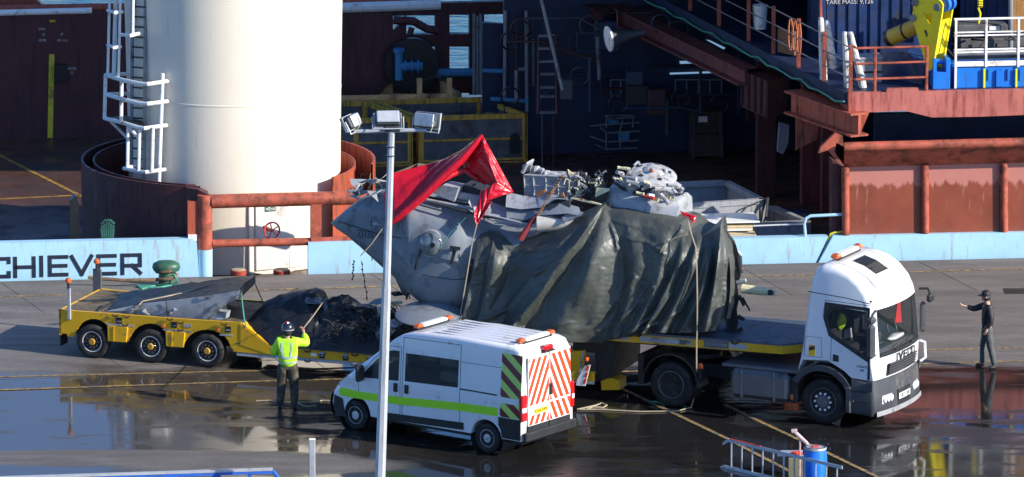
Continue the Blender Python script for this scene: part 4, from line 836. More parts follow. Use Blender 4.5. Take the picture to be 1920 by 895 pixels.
light_bar(mw @ Vector((2.3, .0, 2.545)), radians(143.26), .9735, 1.35, 'amber and white light bar on the front of the white van roof'); light_bar(mw @ Vector((-.62, -.05, 2.585)), radians(143.26), .9735, 1.35, 'amber and white light bar on the rear edge of the white van roof')
# ------------------------------------------------------------------ the tractor lorry
trk = empty('lorry', (4.215, -17.60, 0), 'white high roof tractor lorry with dark glass and grey bumper pulling the yellow low loader', 'lorry', rz=radians(-26.8), scale=1.018)
mat('cab_white', (.80, .80, .79), .22, var=.03, scale=1, dirt=.06, dcol=(.45, .42, .38), coat=.45, dscale=2)
mat('cab_grey', (.055, .058, .065), .45, var=.15, dirt=.15, dcol=(.12, .11, .1))
mat('chassis_black', (.014, .014, .015), .55, var=.3, dirt=.2, dcol=(.05, .045, .04))
mat('tank_grey', (.17, .175, .18), .38, .5, var=.12, dirt=.15, dcol=(.06, .055, .05))
tp = [(3.16, 1.20), (3.28, 1.46)]+arch(3.75, .58, .74, 1.28, 8)[0:0]+[(3.9, 1.50), (4.30, 1.30), (4.52, 1.16), (5.06, 1.14), (5.16, 1.14), (5.20, 1.64), (5.10, 2.72), (5.06, 2.86), (4.92, 3.12), (4.66, 3.36), (4.35, 3.53), (4.05, 3.62), (3.74, 3.655), (3.58, 3.60), (3.46, 3.40), (3.36, 3.0), (3.22, 1.75)]
tk = [True]*6+[True, False, False]+[False]*(len(tp)-9)
tk[0] = tk[1] = True
iws = tp.index((5.20, 1.64))
K = Shell(tp, tk, 1.25, .16, 1.45, .0, .16, 4.3)
dwin = [(3.95, 2.13), (4.97, 1.66), (4.99, 2.74), (3.84, 2.76), (3.82, 2.45)]
class Cab(Shell):
    pass
K.lean = .035; K.zb = 1.53
K.build('cab', MATS['cab_white'], trk, open_edges=(iws,), holes=(dwin,))
for sg in (1, -1): K.patch([(3.83, 2.05), (5.0, 1.52), (5.03, 2.79), (3.80, 2.80), (3.76, 2.45)], sg, .001, 'window_surround', MATS['trim_black'], trk, .004) if 0 else None
for sg in (1, -1):
    K.patch(dwin, sg, .003, 'side_window', MATS['glass_dark'], trk)
    mb = MB(); mb.holed([[K.P(x, z, sg, .004) for x, z in ((3.90, 2.06), (5.02, 1.55), (5.04, 2.79), (3.80, 2.82), (3.76, 2.45))], [K.P(x, z, sg, .004) for x, z in ((3.97, 2.14), (4.95, 1.69), (4.965, 2.72), (3.9, 2.74), (3.86, 2.45))]], Vector((0, -sg*.006, 0))); mb.build('window_seal', MATS['trim_black'], trk, local=True, smooth=0)
K.front(iws, -1.08, 1.08, .01, .97, .004, 'windscreen', MATS['glass_clear'], trk)
mb = MB(); mb.box((3.45, -1.15, 1.5), (3.5, 1.15, 2.9)); mb.box((3.4, -1.15, 1.42), (5.0, 1.15, 1.5)); mb.box((3.45, -1.15, 2.9), (4.9, 1.15, 2.95)); mb.build('lining', MATS['cab_lining'], trk, local=True)
mb = MB(); mb.box((4.72, -1.1, 1.5), (5.02, 1.1, 1.76), .08); mb.build('dashboard', MATS['cab_grey'], trk, local=True)
for y in (-.62, .62): mb = MB(); mb.box((3.75, y-.25, 1.55), (4.3, y+.25, 1.80), .06); mb.box((3.68, y-.25, 1.75), (3.86, y+.25, 2.5), .06); mb.build('seat', MATS['seat_grey'], trk, local=True)
mb = MB(); mb.path([Vector((4.62, .62, 1.95))+Vector((.07*sin(t)*-1, .22*cos(t), .19*sin(t))) for t in [2*pi*i/16 for i in range(16)]], .018, 6, closed=True); mb.build('steering_wheel', MATS['trim_black'], trk, local=True)
hz = mat('hivis_yellow', (.55, .80, .02), .7, var=.12, scale=7, bump=.006, bscale=16)
def cloth_lump(c, sc, name, m, par, k=1.0): mb = MB(); mb.sphere(c, 1, 12, 8, sc); mb.v = [v+Vector((noise.noise(v*5), noise.noise(v*5+Vector((9, 0, 0))), noise.noise(v*5+Vector((0, 9, 0)))))*.05*k for v in mb.v]; return mb.build(name, m, par, local=True, smooth=60)
cloth_lump((3.92, -.62, 2.28), (.08, .17, .20), 'hung_jacket', hz, trk); mb = MB(); mb.prism([(4.12, -.9, 1.95), (4.3, -.9, 2.0), (4.26, -.86, 2.2), (4.12, -.86, 2.14)], (.01, .05, 0)); mb.build('paper_bundle', MATS['reflect_white'], trk, local=True, smooth=0); cloth_lump((4.83, .35, 1.83), (.12, .45, .06), 'papers', MATS['reflect_white'], trk, .8)
mat('reflection_red', (.62, .02, .025), .7, var=.2); mb = MB(); mb.prism([(4.75, .44, 2.12), (4.75, .80, 2.05), (4.76, .68, 2.62), (4.76, .55, 2.60)], (.03, 0, 0)); mb.build('red_reflection', MATS['reflection_red'], trk, local=True, smooth=0)  # red plate painting a reflection seen in the windscreen
# grey lower body, bumper, grille
mb = MB(); G = Shell([(4.50, .36), (5.12, .30), (5.22, .42), (5.20, .78), (5.14, 1.12), (4.50, 1.14)], [True, False, False, False, False, True], 1.27, .10, 9, 0, .17, 4.4); G.build('bumper', MATS['cab_grey'], trk)
for k, (z, th) in enumerate(((.86, .03), (.62, .02))): G.patch([(4.5, z), (5.0, z), (5.0, z+th), (4.5, z+th)], -1, .006, 'step_edge', MATS['trim_black'], trk)
mb = MB(); mb.grid([[G.P(x, z, f, .008) for f in (-.95, -.7, -.4, 0, .4, .7, .95)] for x, z in ((5.17, .285), (5.25, .32), (5.245, .43))]); mb.build('bumper_lip', mat('lip_grey', (.30, .30, .31), .5, var=.15, dirt=.2), trk, local=True)
def fq(y0, y1, z0, z1, x, off, name, m, sh=K, n=6):
    mb = MB(); rows = [[sh.P(x0, z, (y0+(y1-y0)*j/n)/sh.half)+Vector((off, 0, 0)) for j in range(n+1)] for z, x0 in ((z0, x), (z1, x))]; mb.grid(rows+[[p-Vector((.05, 0, 0)) for p in rows[1]], [p-Vector((.05, 0, 0)) for p in rows[0]], rows[0]]); return mb.build(name, m, trk, local=True, smooth=20)
K.front(iws-1, -.78, .78, .06, .60, .012, 'grille_recess', MATS['trim_black'], trk)
for k in range(5): z = 1.19+k*.06; fq(-.74, .74, z, z+.028, 5.175+.01*k, .03, 'grille_slat', MATS['cab_grey'])
fq(-.80, .80, 1.46, 1.64, 5.19, .012, 'badge_panel', MATS['cab_white'])
fq(-1.06, 1.06, 1.64, 1.73, 5.19, .012, 'wiper_cowl', MATS['trim_black'])
for y in (-.5, .35): mb = MB(); mb.path([K.P(5.19, 1.72, y/1.25)+Vector((.03, 0, 0)), K.P(5.16, 1.82, (y+.45)/1.25)+Vector((.03, 0, 0)), K.P(5.15, 1.84, (y+.75)/1.25)+Vector((.03, 0, 0))], .012, 5); mb.build('wiper', MATS['trim_black'], trk, local=True)
mk = wm(trk); r3 = mk.to_3x3()
for ch_, y_, w_ in (('I', -.40, .0001), ('V', -.30, .17), ('E', -.05, .13), ('C', .16, .14), ('O', .38, .14)):
    stroke_letter(ch_, mk @ (K.P(5.19, 1.475, 0)+Vector((.02-.16*abs(y_/1.25)**2.2+.012, y_, 0))), r3 @ Vector((0, 1, 0)), r3 @ Vector((0, 0, 1)), w_, .145, .034, MATS['trim_black'], trk, .012)
fq(-.30, .30, .56, .69, 5.20, .035, 'number_plate', MATS['reflect_white'], G, 2); text('EX15 VJK', mk @ (Vector((5.2425, 0, .625))), r3 @ Vector((0, 1, 0)), r3 @ Vector((0, 0, 1)), .13, MATS['trim_black'], trk)
fq(-.34, .34, .44, .78, 5.20, .022, 'lower_grille', MATS['trim_black'], G, 4)
for sg in (1, -1):
    for dy in (.0, .13, .26): mb = MB(); mb.lathe([(.075, -.03), (.07, .02), (0, .04)], G.P(5.2, .66, sg*(.62+dy)/1.27)+Vector((.015, 0, 0)), Vector((1, 0, 0)), n=12); mb.build('headlight', MATS['clear_lens'], trk, local=True)
    fq(sg*.58, sg*.98, .565, .755, 5.195, .012, 'headlight_housing', MATS['rim_silver'], G, 3)
    mb = MB(); mb.box((4.86, sg*1.27-.05*(sg < 0), .9), (5.03, sg*1.27+.05*(sg > 0), 1.13), .02); mb.build('corner_vane', MATS['cab_grey'], trk, local=True)
K.patch([(5.0, 1.15), (5.08, 1.15), (5.08, 1.66), (5.02, 1.66)], -1, .004, 'pillar_trim', MATS['trim_black'], trk)
# side details
def kg(pts, w=.012, sg=-1):
    for a, c in zip(pts, pts[1:]):
        d = Vector((c[0]-a[0], c[1]-a[1])).normalized(); q = (-d.y*w/2, d.x*w/2)
        mb = MB(); mb.holed([[K.P(x, z, sg, .003) for x, z in ((a[0]-q[0], a[1]-q[1]), (c[0]-q[0], c[1]-q[1]), (c[0]+q[0], c[1]+q[1]), (a[0]+q[0], a[1]+q[1]))]], Vector((0, .006, 0))); mb.build('panel_gap', MATS['cab_grey'], trk, local=True, smooth=0)
kg([(3.96, 1.5), (3.97, 2.05), (3.75, 2.5), (3.80, 2.86), (5.05, 2.84)]); kg([(3.36, 3.02), (4.3, 2.96), (5.06, 2.88)], .02); kg([(3.30, 2.00), (3.72, 2.0), (3.75, 1.55), (3.32, 1.55), (3.30, 2.0)], .008)
K.patch([(4.02, 1.50), (4.16, 1.50), (4.16, 1.64), (4.02, 1.66)], -1, .012, 'door_handle', MATS['trim_black'], trk, .012)
st = K.patch([(3.42, 1.57), (3.58, 1.57), (3.58, 1.81), (3.42, 1.81)], -1, .005, 'warning_sticker', MATS['plate_yellow'], trk, .004)
K.patch([(3.43, 1.68), (3.57, 1.72), (3.57, 1.80), (3.43, 1.76)], -1, .008, 'warning_sticker', MATS['trim_black'], trk, .003); K.patch([(3.46, 1.78), (3.57, 1.80), (3.575, 1.807), (3.46, 1.807)], -1, .009, 'warning_sticker', MATS['valve_red'], trk, .003)
text('STRALIS', mk @ (K.P(4.84, 1.44, -1, .004)), r3 @ Vector((1, 0, 0)), Z, .075, MATS['cab_grey'], trk); text('460', mk @ (K.P(4.84, 1.36, -1, .004)), r3 @ Vector((1, 0, 0)), Z, .075, MATS['cab_grey'], trk)
# fender over the steering wheel
def fender(cx, cz, r, a0, a1, y0, y1, name, m, th=.03, n=14):
    mb = MB(); rows = []
    for i in range(n+1):
        t = a0+(a1-a0)*i/n; c, s_ = cos(t), sin(t); rows.append([Vector((cx+c*r, y0, cz+s_*r)), Vector((cx+c*r, y1, cz+s_*r)), Vector((cx+c*(r-th), y1, cz+s_*(r-th))), Vector((cx+c*(r-th), y0, cz+s_*(r-th))), Vector((cx+c*r, y0, cz+s_*r))])
    mb.grid(rows); return mb.build(name, m, trk, local=True, smooth=40)
for sg in (1, -1):
    fender(3.75, .58, .80, radians(2), radians(150), sg*.95, sg*1.30, 'front_fender', MATS['cab_grey'], .13); fender(3.75, .58, .69, radians(0), radians(180), sg*.6, sg*1.2, 'wheel_well', MATS['trim_black'], .03)
    mb = MB(); mb.box((4.36, sg*1.28-.04, .36), (4.48, sg*1.28+.04, .95), .02); mb.build('mud_flap', MATS['cab_grey'], trk, local=True)
    fender(0, .55, .70, radians(-2), radians(165), sg*.72, sg*1.27, 'rear_fender', MATS['chassis_black'], .03)
    wheel(.525, .31, 'steer', trk, (3.75, sg*1.03, .525), sg); wheel(.525, .30, 'drive', trk, (0, sg*1.08, .525), sg); wheel(.525, .30, 'drive', trk, (0, sg*.74, .525), sg)
    mb = MB(); mb.box((.68, sg*1.18-.05, .75), (.74, sg*1.18+.05, 1.0), .01); mb.build('fender_bracket', MATS['chassis_black'], trk, local=True); mb = MB(); mb.box((.70, sg*1.24-.02, .98), (.80, sg*1.24+.03, 1.1), .015); mb.build('marker_light', MATS['orange_lens'], trk, local=True)
for y in (.40, -.40): mb = MB(); mb.box((-.9, y-.05, .62), (4.9, y+.05, .92)); mb.build('chassis_rail', MATS['chassis_black'], trk, local=True)
mb = MB(); mb.box((-.85, -1.2, .45), (-.70, 1.2, 1.15), .02); mb.box((-.1, -.5, .4), (.1, .5, .7), .1); mb.tube((0, -.9, .525), (0, .9, .525), .12, 10); mb.build('rear_crossmember', MATS['chassis_black'], trk, local=True)
mb = MB(); mb.lathe([(.46, 0), (.46, .1), (.3, .13), (0, .13)], (.2, 0, 1.0), n=24); mb.build('fifth_wheel', MATS['chassis_black'], trk, local=True)
mb = MB(); mb.box((1.45, -1.22, .40), (2.92, -.55, 1.06), .10); tk_ = mb.build('fuel_tank', MATS['tank_grey'], trk, local=True)
for x in (1.75, 2.55): mb = MB(); mb.box((x-.03, -1.235, .385), (x+.03, -.54, 1.075), .10); I = wm(trk); b2 = MB(); b2.add([I @ v for v in mb.v], mb.f); b2.build('tank_strap', MATS['rim_grey'], tk_)
mb = MB(); mb.box((1.4, .55, .40), (3.0, 1.2, 1.0), .08); mb.build('exhaust_box', MATS['tank_grey'], trk, local=True)
mb = MB(); mb.box((2.95, -1.2, .42), (3.12, -.6, 1.02), .03); mb.build('battery_box', MATS['chassis_black'], trk, local=True); mb = MB(); mb.box((2.96, -1.225, .5), (3.04, -1.2, .62), .01); mb.build('marker_light', MATS['orange_lens'], trk, local=True)
mb = MB(); mb.box((1.2, -1.1, 1.06), (3.1, 1.1, 1.14), .02); mb.build('deck_plate', MATS['rim_grey'], trk, local=True)
for k in range(6): mb = MB(); y = -.25+.1*k; mb.path([(3.2, y, 1.9), (2.95, y-.05, 1.5+.03*k), (2.75, y, 1.25), (2.6, y+.02, 1.45), (2.35, y, 1.62)], .018, 5); mb.build('air_line', MATS['trim_black'], trk, local=True)
# mirrors, sunroof, lamp bar
mb = MB(); mb.box((4.98, -1.62, 1.72), (5.14, -1.40, 2.48), .05); mr = mb.build('mirror', MATS['cab_grey'], trk, local=True); mb = MB(); mb.box((4.97, -1.62, 2.50), (5.15, -1.38, 2.66), .05); mb.build('mirror', MATS['cab_grey'], trk, local=True); mb = MB(); mb.path([(5.02, -1.2, 2.74), (5.06, -1.45, 2.70), (5.06, -1.5, 2.5)], .03, 6); mb.path([(5.02, -1.2, 1.72), (5.06, -1.5, 1.75)], .03, 6); mb.build('mirror_arm', MATS['trim_black'], trk, local=True)
mb = MB(); mb.box((4.98, 1.30, 1.75), (5.12, 1.44, 2.45), .05); mb.build('mirror', MATS['cab_grey'], trk, local=True); mb = MB(); mb.path([(5.06, 1.1, 2.80), (5.24, 1.20, 2.80), (5.27, 1.26, 2.66)], .03, 6); mb.box((5.20, 1.18, 2.48), (5.32, 1.42, 2.66), .04); mb.build('mirror', MATS['trim_black'], trk, local=True)
mb = MB(); mb.path([K.P(5.2, 1.6, .9)+Vector((.02, 0, 0)), K.P(5.2, 1.55, .99)+Vector((.12, 0, 0)), K.P(5.2, 1.2, .99)+Vector((.14, 0, 0)), K.P(5.2, 1.12, .92)+Vector((.03, 0, 0))], .03, 8); mb.build('grab_handle', MATS['cab_white'], trk, local=True)
sr = MB(); z1 = lambda x: 3.78-(max(0, x-3.74))**2*.18-.0
def roofz(x):
    for (xa, za), (xb, zb) in zip(tp, tp[1:]):
        if xb <= x <= xa and za > 3.0: return za+(zb-za)*(x-xa)/(xb-xa)
    return 3.7
sr.grid([[Vector((x, y, roofz(x)+.012)) for y in (-.30, 0, .30)] for x in (4.10, 4.2, 4.35, 4.5, 4.6)]); sr.build('sunroof', MATS['glass_dark'], trk, local=True); 
mb = MB(); mb.grid([[Vector((x, y, roofz(x)+.006)) for y in (-.34, 0, .34)] for x in (4.06, 4.2, 4.35, 4.5, 4.65)]); mb.build('sunroof_seal', MATS['trim_black'], trk, local=True)
for y in (-.78, .78): mb = MB(); mb.path([Vector((x, y, roofz(x)+.0)) for x in (3.75, 4.05, 4.35, 4.66, 4.92)], [.01, .035, .04, .035, .01], 8); mb.build('roof_ridge', MATS['cab_white'], trk, local=True)
light_bar(mk @ Vector((3.80, -.05, 3.67)), radians(-26.8), 1.15, 1.25, 'orange ended beacon bar across the white lorry cab roof')
# ------------------------------------------------------------------ yellow low loader
def zm(ox, oy, s): return lambda x, y: (ox+x/s, oy+y/s)
def fbm(v, k=1.0): return noise.noise(v*k)+.5*noise.noise(v*k*2.1)+.25*noise.noise(v*k*4.3)
mat('trailer_yellow', (.74, .41, .012), .38, var=.10, scale=1.5, dirt=.16, dcol=(.22, .15, .05), dscale=2.6)
mat('deck_wood', (.16, .12, .07), .75, var=.4, scale=4, dirt=.4)
mat('deck_steel_blue', (.10, .15, .22), .35, .3, var=.35, scale=3, dirt=.45, dcol=(.05, .05, .05), dscale=3)
mat('stripe_grey', (.40, .41, .43), .4, var=.2, dirt=.3)
A0 = T(172, 642, 0); ang = atan2(TU.y, TU.x)
trl = empty('low_loader', TP(ta(280, 650), 1.2, 0), 'yellow low loader trailer on three axles carrying the wrecked helicopter', 'trailer', rz=ang)
z3 = zm(90, 480, 3.729); z4 = zm(440, 520, 4.974); zg = zm(1060, 590, 4.174)
def tz(f, pts, b): return [T(*f(x, y), b) for x, y in pts]
def arcpx(cx, cy, rx, ry, a0, a1, n=10): return [(cx+rx*cos(radians(a0+(a1-a0)*i/n)), cy-ry*sin(radians(a0+(a1-a0)*i/n))) for i in range(n+1)]
sk = [(75, 372), (165, 383), (900, 440), (1340, 466), (1420, 520), (1540, 615), (1535, 692), (1305, 668)]+arcpx(1110, 660, 170, 145, 10, 165)+[(940, 640), (825, 634)]+arcpx(714, 630, 155, 158, 8, 168)+[(545, 606), (418, 597)]+arcpx(318, 595, 135, 155, 5, 160)+[(180, 565), (135, 565), (133, 545), (80, 540)]
mb = MB(); mb.prism(tz(z3, sk, .06), TN*.07); mb.build('side_skirt', MATS['trailer_yellow'], trl, smooth=0)
mb = MB(); mb.prism([p+TN*2.4 for p in tz(z3, sk, .06)], TN*.07); mb.build('side_skirt', MATS['trailer_yellow'], trl, smooth=0)
zt = T(*z3(500, 410), .06).z; aB0, aB1 = ta(*z3(75, 372)), ta(*z3(1340, 466))
mb = MB(); mb.obox(TP(aB0, .13, zt-.12), TU*(aB1-aB0), TN*2.33, Z*.11); mb.build('bogie_deck', MATS['deck_wood'], trl)
mb = MB(); mb.obox(TP(aB0, .5, .45), TU*(aB1-aB0), TN*1.6, Z*(zt-.58)); mb.build('bogie_frame', MATS['chassis_black'], trl)
mb = MB(); mb.obox(TP(aB0-.02, .06, .5), TU*.05, TN*2.47, Z*(zt-.5)); mb.build('tail_board', MATS['trailer_yellow'], trl)
mb = MB(); mb.obox(TP(aB0-.03, .12, .22), TU*.03, TN*.4, Z*.3); mb.build('mud_flap', MATS['trim_black'], trl)
# pods between the wheels, pockets, hooks, plates
for x0, x1, y in ((415, 545, 600), (822, 945, 636)):
    pt = tz(z3, [(x0, y-108), (x1+8, y-98), (x1, y+4), (x0+5, y-6)], .0); mb = MB(); mb.prism([pt[0], pt[1], pt[2], pt[3]], TN*.07); mb.build('wheel_pod', MATS['trailer_yellow'], trl, smooth=0)
    for xx in (x0+38, x0+40): 
        mb = MB(); mb.prism(tz(z3, [(xx, y-100), (xx+9, y-100), (xx+9, y-2), (xx, y-2)], -.01), TN*.02); mb.build('pod_rib', MATS['trailer_yellow'], trl, smooth=0); break
for pts in ([(410, 470), (600, 486), (600, 498), (410, 482)], [(805, 510), (1000, 526), (1000, 538), (805, 522)], [(1200, 545), (1290, 552), (1290, 564), (1200, 557)]): mb = MB(); mb.prism(tz(z3, pts, .055), TN*.012); mb.build('reflective_strip', MATS['stripe_grey'], trl, smooth=0)
for x, y in ((495, 453), (880, 483), (1257, 515)):
    mb = MB(); mb.prism(tz(z3, [(x-20, y-23), (x+20, y-20), (x+20, y+22), (x-20, y+19)], .045), TN*.03); mb.build('stake_pocket', MATS['trim_black'], trl, smooth=0); mb = MB(); mb.prism(tz(z3, [(x-14, y), (x+14, y+2), (x+14, y+10), (x-14, y+8)], .04), TN*.03); mb.build('pocket_lip', MATS['stripe_grey'], trl, smooth=0)
for x, y in ((470, 410), (545, 418), (538, 475), (850, 436), (925, 460), (925, 510), (1230, 470)):
    p = T(*z3(x, y), .03); mb = MB(); mb.path([p+TU*.07*cos(t)+Z*.05*sin(t) for t in [pi+pi*i/8 for i in range(9)]], .016, 6); mb.build('lashing_hook', MATS['iron_dark'], trl)
mb = MB(); mb.prism(tz(z3, [(948, 476), (1002, 480), (1002, 500), (948, 496)], .05), TN*.02); mb.build('data_plate', MATS['stripe_grey'], trl, smooth=0)
for x, y in ((802, 490), (1185, 520)): mb = MB(); mb.lathe([(.05, 0), (.05, .02), (0, .025)], T(*z3(x, y), .06), -TN, n=12); mb.build('side_reflector', MATS['orange_lens'], trl)
# gooseneck slope and low bed
zb0 = T(*z4(300, 640), .06).z; zb1 = T(*z4(300, 725), .06).z; aL0 = ta(*z4(-30, 640)); aL1 = ta(1112, 690)
mb = MB(); mb.prism([TP(ta(*z3(1340, 466)), .05, zt), TP(ta(*z3(1540, 612)), .05, zb0+.02), TP(ta(*z3(1600, 640)), .05, zb0)][:2]+[TP(ta(*z3(1620, 640)), .05, zb0-.02), TP(ta(*z3(1540, 640)), .05, zb1+.02), TP(ta(*z3(1340, 560)), .05, zb1+.2)], TN*.35); mb.build('neck_cheek', MATS['trailer_yellow'], trl, smooth=0)
mb = MB(); mb.obox(TP(aL0, .08, zb1), TU*(aL1-aL0), TN*.06, Z*(zb0-zb1)); mb.build('bed_rail', MATS['trailer_yellow'], trl)
mb = MB(); mb.obox(TP(aL0, 2.45, zb1), TU*(aL1-aL0), TN*.06, Z*(zb0-zb1)); mb.build('bed_rail', MATS['trailer_yellow'], trl)
mb = MB(); mb.obox(TP(aL0, .14, zb0-.08), TU*(aL1-aL0), TN*2.3, Z*.06); mb.build('bed_deck', MATS['deck_wood'], trl)
mb = MB(); mb.obox(TP(aL0+.1, .07, zb1-.075), TU*(aL1-aL0-.1), TN*.05, Z*.07); mb.build('bed_stripe', MATS['stripe_grey'], trl)
mb = MB(); mb.obox(TP(aL0, .3, zb1-.06), TU*(aL1-aL0), TN*2.0, Z*.14); mb.build('bed_frame', MATS['chassis_black'], trl)
for k, x in enumerate((335, 780, 1000, 1225, 1440, 1700, 1900, 2100)):
    p = TP(ta(*z4(x, 680)), .07, zb0-.20); mb = MB(); mb.obox(p-TN*.015, TU*.13, TN*.03, Z*.16); mb.build('stake_pocket', MATS['trim_black'], trl); mb = MB(); mb.obox(p-TN*.025+Z*.11+TU*.0, TU*.13, TN*.03, Z*.05); mb.obox(p-TN*.025+Z*.06+TU*.04, TU*.06, TN*.03, Z*.03); mb.build('pocket_lip', MATS['stripe_grey'], trl)
for x in (670, 1110, 1560):
    for dz in (-.02, -.26): p = TP(ta(*z4(x, 680)), .06, zb0+dz); mb = MB(); mb.path([p+TU*.08*cos(t)+Z*.05*sin(t) for t in [pi+pi*i/8 for i in range(9)]], .016, 6); mb.build('lashing_hook', MATS['iron_dark'], trl)
for x in (700,): p = TP(ta(*z4(x, 680)), .07, zb0-.16); mb = MB(); mb.obox(p-TN*.008, TU*.14, TN*.02, Z*.07); mb.build('data_plate', MATS['reflect_white'], trl)
# front neck over the lorry
zd = T(1300, 632, 0).z; aF0, aF1, aF2 = ta(1118, 640), ta(1467, 640), ta(1486, 625)
mb = MB(); mb.prism([TP(aF0, .0, zd), TP(aF1, .0, zd), TP(aF2+.15, .35, zd), TP(aF2+.15, 2.1, zd), TP(aF1, 2.45, zd), TP(aF0, 2.45, zd)], -Z*.05); mb.build('neck_deck', MATS['deck_steel_blue'], trl, smooth=0)
mb = MB(); mb.prism([TP(aF0, .0, zd-.052), TP(aF1, .0, zd-.052), TP(aF2+.15, .35, zd-.052), TP(aF2+.15, 2.1, zd-.052), TP(aF1, 2.45, zd-.052), TP(aF0, 2.45, zd-.052)], -Z*.19); mb.build('neck_beam', MATS['trailer_yellow'], trl, smooth=0)
mb = MB(); mb.prism([TP(ta(1180, 640), .3, zd-.24), TP(ta(1440, 640), .3, zd-.24), TP(ta(1440, 640), 2.1, zd-.24), TP(ta(1180, 640), 2.1, zd-.24)], -Z*.1); mb.build('king_pin_plate', MATS['chassis_black'], trl, smooth=0)
def edge_plate(x0, x1, z0, z1, m, n='edge_plate', off=-.012): mb = MB(); mb.obox(TP(ta(x0, 640), off, zd+z0), TU*(ta(x1, 640)-ta(x0, 640)), TN*.014, Z*(z1-z0)); return mb.build(n, MATS[m], trl)
for x0, x1, m in ((1122, 1180, 'stripe_grey'), (1200, 1296, 'stripe_grey'), (1368, 1400, 'stripe_grey')): edge_plate(x0, x1, -.2, -.08, m)
edge_plate(1320, 1366, -.22, -.03, 'rim_grey'); pl = TP(ta(1343, 640), -.02, zd-.125); text('The Cool Fleet', pl, TU, Z, .085, MATS['stripe_grey'], trl); text('TRAY', TP(ta(1284, 640), -.016, zd-.14), TU, Z, .11, MATS['trim_black'], trl)
for x in (1197, 1378): p = TP(ta(x, 634), -.03, zd-.03); mb = MB(); mb.path([p+TU*.08*cos(t)+Z*.05*sin(t) for t in [pi+pi*i/8 for i in range(9)]], .016, 6); mb.build('lashing_hook', MATS['iron_dark'], trl)
nk = tz(zg, [(60, 190), (380, 185), (430, 210), (400, 240), (384, 300), (378, 420), (372, 490), (240, 520), (232, 300), (60, 290)], .25); mb = MB(); mb.prism(nk, TN*1.9); mb.build('goose_neck', MATS['chassis_black'], trl, smooth=0)
mb = MB(); mb.prism(tz(zg, [(20, 290), (142, 284), (112, 512), (20, 512)], .02), TN*.2); mb.build('neck_cheek', MATS['trailer_yellow'], trl, smooth=0); mb = MB(); mb.prism(tz(zg, [(128, 288), (142, 286), (112, 508), (98, 508)], .01), TN*.02); mb.build('reflective_strip', MATS['stripe_grey'], trl, smooth=0)
mb = MB(); mb.prism(tz(zg, [(278, 520), (350, 494), (420, 520), (424, 590), (284, 592)], .3), TN*.5); mb.build('support_foot', MATS['trailer_yellow'], trl, smooth=0)
for a in (ta(172, 642), ta(281.5, 650), ta(387.7, 659)):
    for b, out in ((.14, -1), (2.40, 1)):
        p = trl.matrix_basis.inverted() @ TP(a, b, .41) if False else wm(trl).inverted() @ TP(a, b, .41); wheel(.41, .26, 'trailer', trl, p, out)
    mb = MB(); mb.tube(TP(a, .3, .41), TP(a, 2.3, .41), .07, 8); mb.build('axle', MATS['chassis_black'], trl)
def beacon(px, pyt, pyb, b, w, label):
    p = T(px, pyb, b); o = empty('warning_beacon', p, label, 'beacon', 'orange beacons on the trailer tail', rz=ang); h = T(px, pyt, b).z-p.z
    mb = MB(); mb.obox(p-TU*w/2, TU*w, TN*.05, Z*(h-.22), .01); mb.build('post', MATS['rim_grey' if w > .15 else 'stripe_grey'], o)
    mb = MB(); mb.tube(p+Z*(h-.22), p+Z*(h-.06), .035, 8); mb.build('stem', MATS['trim_black'], o); mb = MB(); mb.lathe([(.05, 0), (.075, .01), (.075, .07), (.05, .11), (0, .12)], p+Z*(h-.08), n=14); mb.build('lens', MATS['orange_lens'], o)
beacon(129, 524, 600, .02, .085, 'orange beacon on a slim grey post at the near tail corner of the trailer'); beacon(182, 488, 552, 2.45, .22, 'orange red beacon on a broad dark post at the far tail corner of the trailer')
mk_ = empty('marker_board', T(1092, 722, -.1), 'slanted red and white marker board with orange lamp beside the trailer neck', 'marker board'); mb = MB(); mb.prism(tz(zg, [(152, 400), (195, 395), (155, 560), (84, 555), (92, 510)], -.1), TN*.03); mb.build('board', MATS['reflect_white'], mk_, smooth=0)
for k in range(3): mb = MB(); mb.prism(tz(zg, [(168-10*k, 405+50*k), (188-10*k, 400+50*k), (178-10*k, 440+50*k), (156-10*k, 445+50*k)], -.108), TN*.007); mb.build('red_stripe', MATS['chev_red'], mk_, smooth=0)
mb = MB(); mb.lathe([(.05, 0), (.06, .03), (.05, .1), (0, .11)], T(*zg(166, 362), -.1), n=12); mb.build('lamp', MATS['orange_lens'], mk_); mb = MB(); mb.tube(T(*zg(168, 400), -.09), T(*zg(166, 360), -.09), .03, 6); mb.build('stem', MATS['trim_black'], mk_)
# ------------------------------------------------------------------ the wreck on the trailer
mat('heli_grey', (.20, .225, .25), .5, var=.14, scale=1.6, dirt=.28, dcol=(.10, .105, .11), dscale=2.2, bump=.004, bscale=6)
mat('heli_light', (.34, .36, .385), .5, var=.14, scale=2.5, dirt=.3, dcol=(.14, .14, .14), dscale=3.5, bump=.004, bscale=9)
mat('heli_white', (.40, .405, .41), .45, var=.15, scale=6, dirt=.35, dcol=(.15, .12, .09), dscale=7)
mat('heli_dark', (.025, .028, .033), .6, var=.5, scale=6)
mat('rust_tear', (.36, .12, .035), .7, var=.4, scale=8); mat('cream', (.70, .65, .40), .5, var=.15, dirt=.12, dscale=6)
mat('tarp_black', (.013, .013, .015), .45, var=.4, scale=4, bump=.012, bscale=9)
mat('tarp_green', (.060, .067, .058), .44, var=.16, scale=1.2, bump=.007, bscale=12, spec=.55, dirt=.12, dcol=(.09, .09, .08))
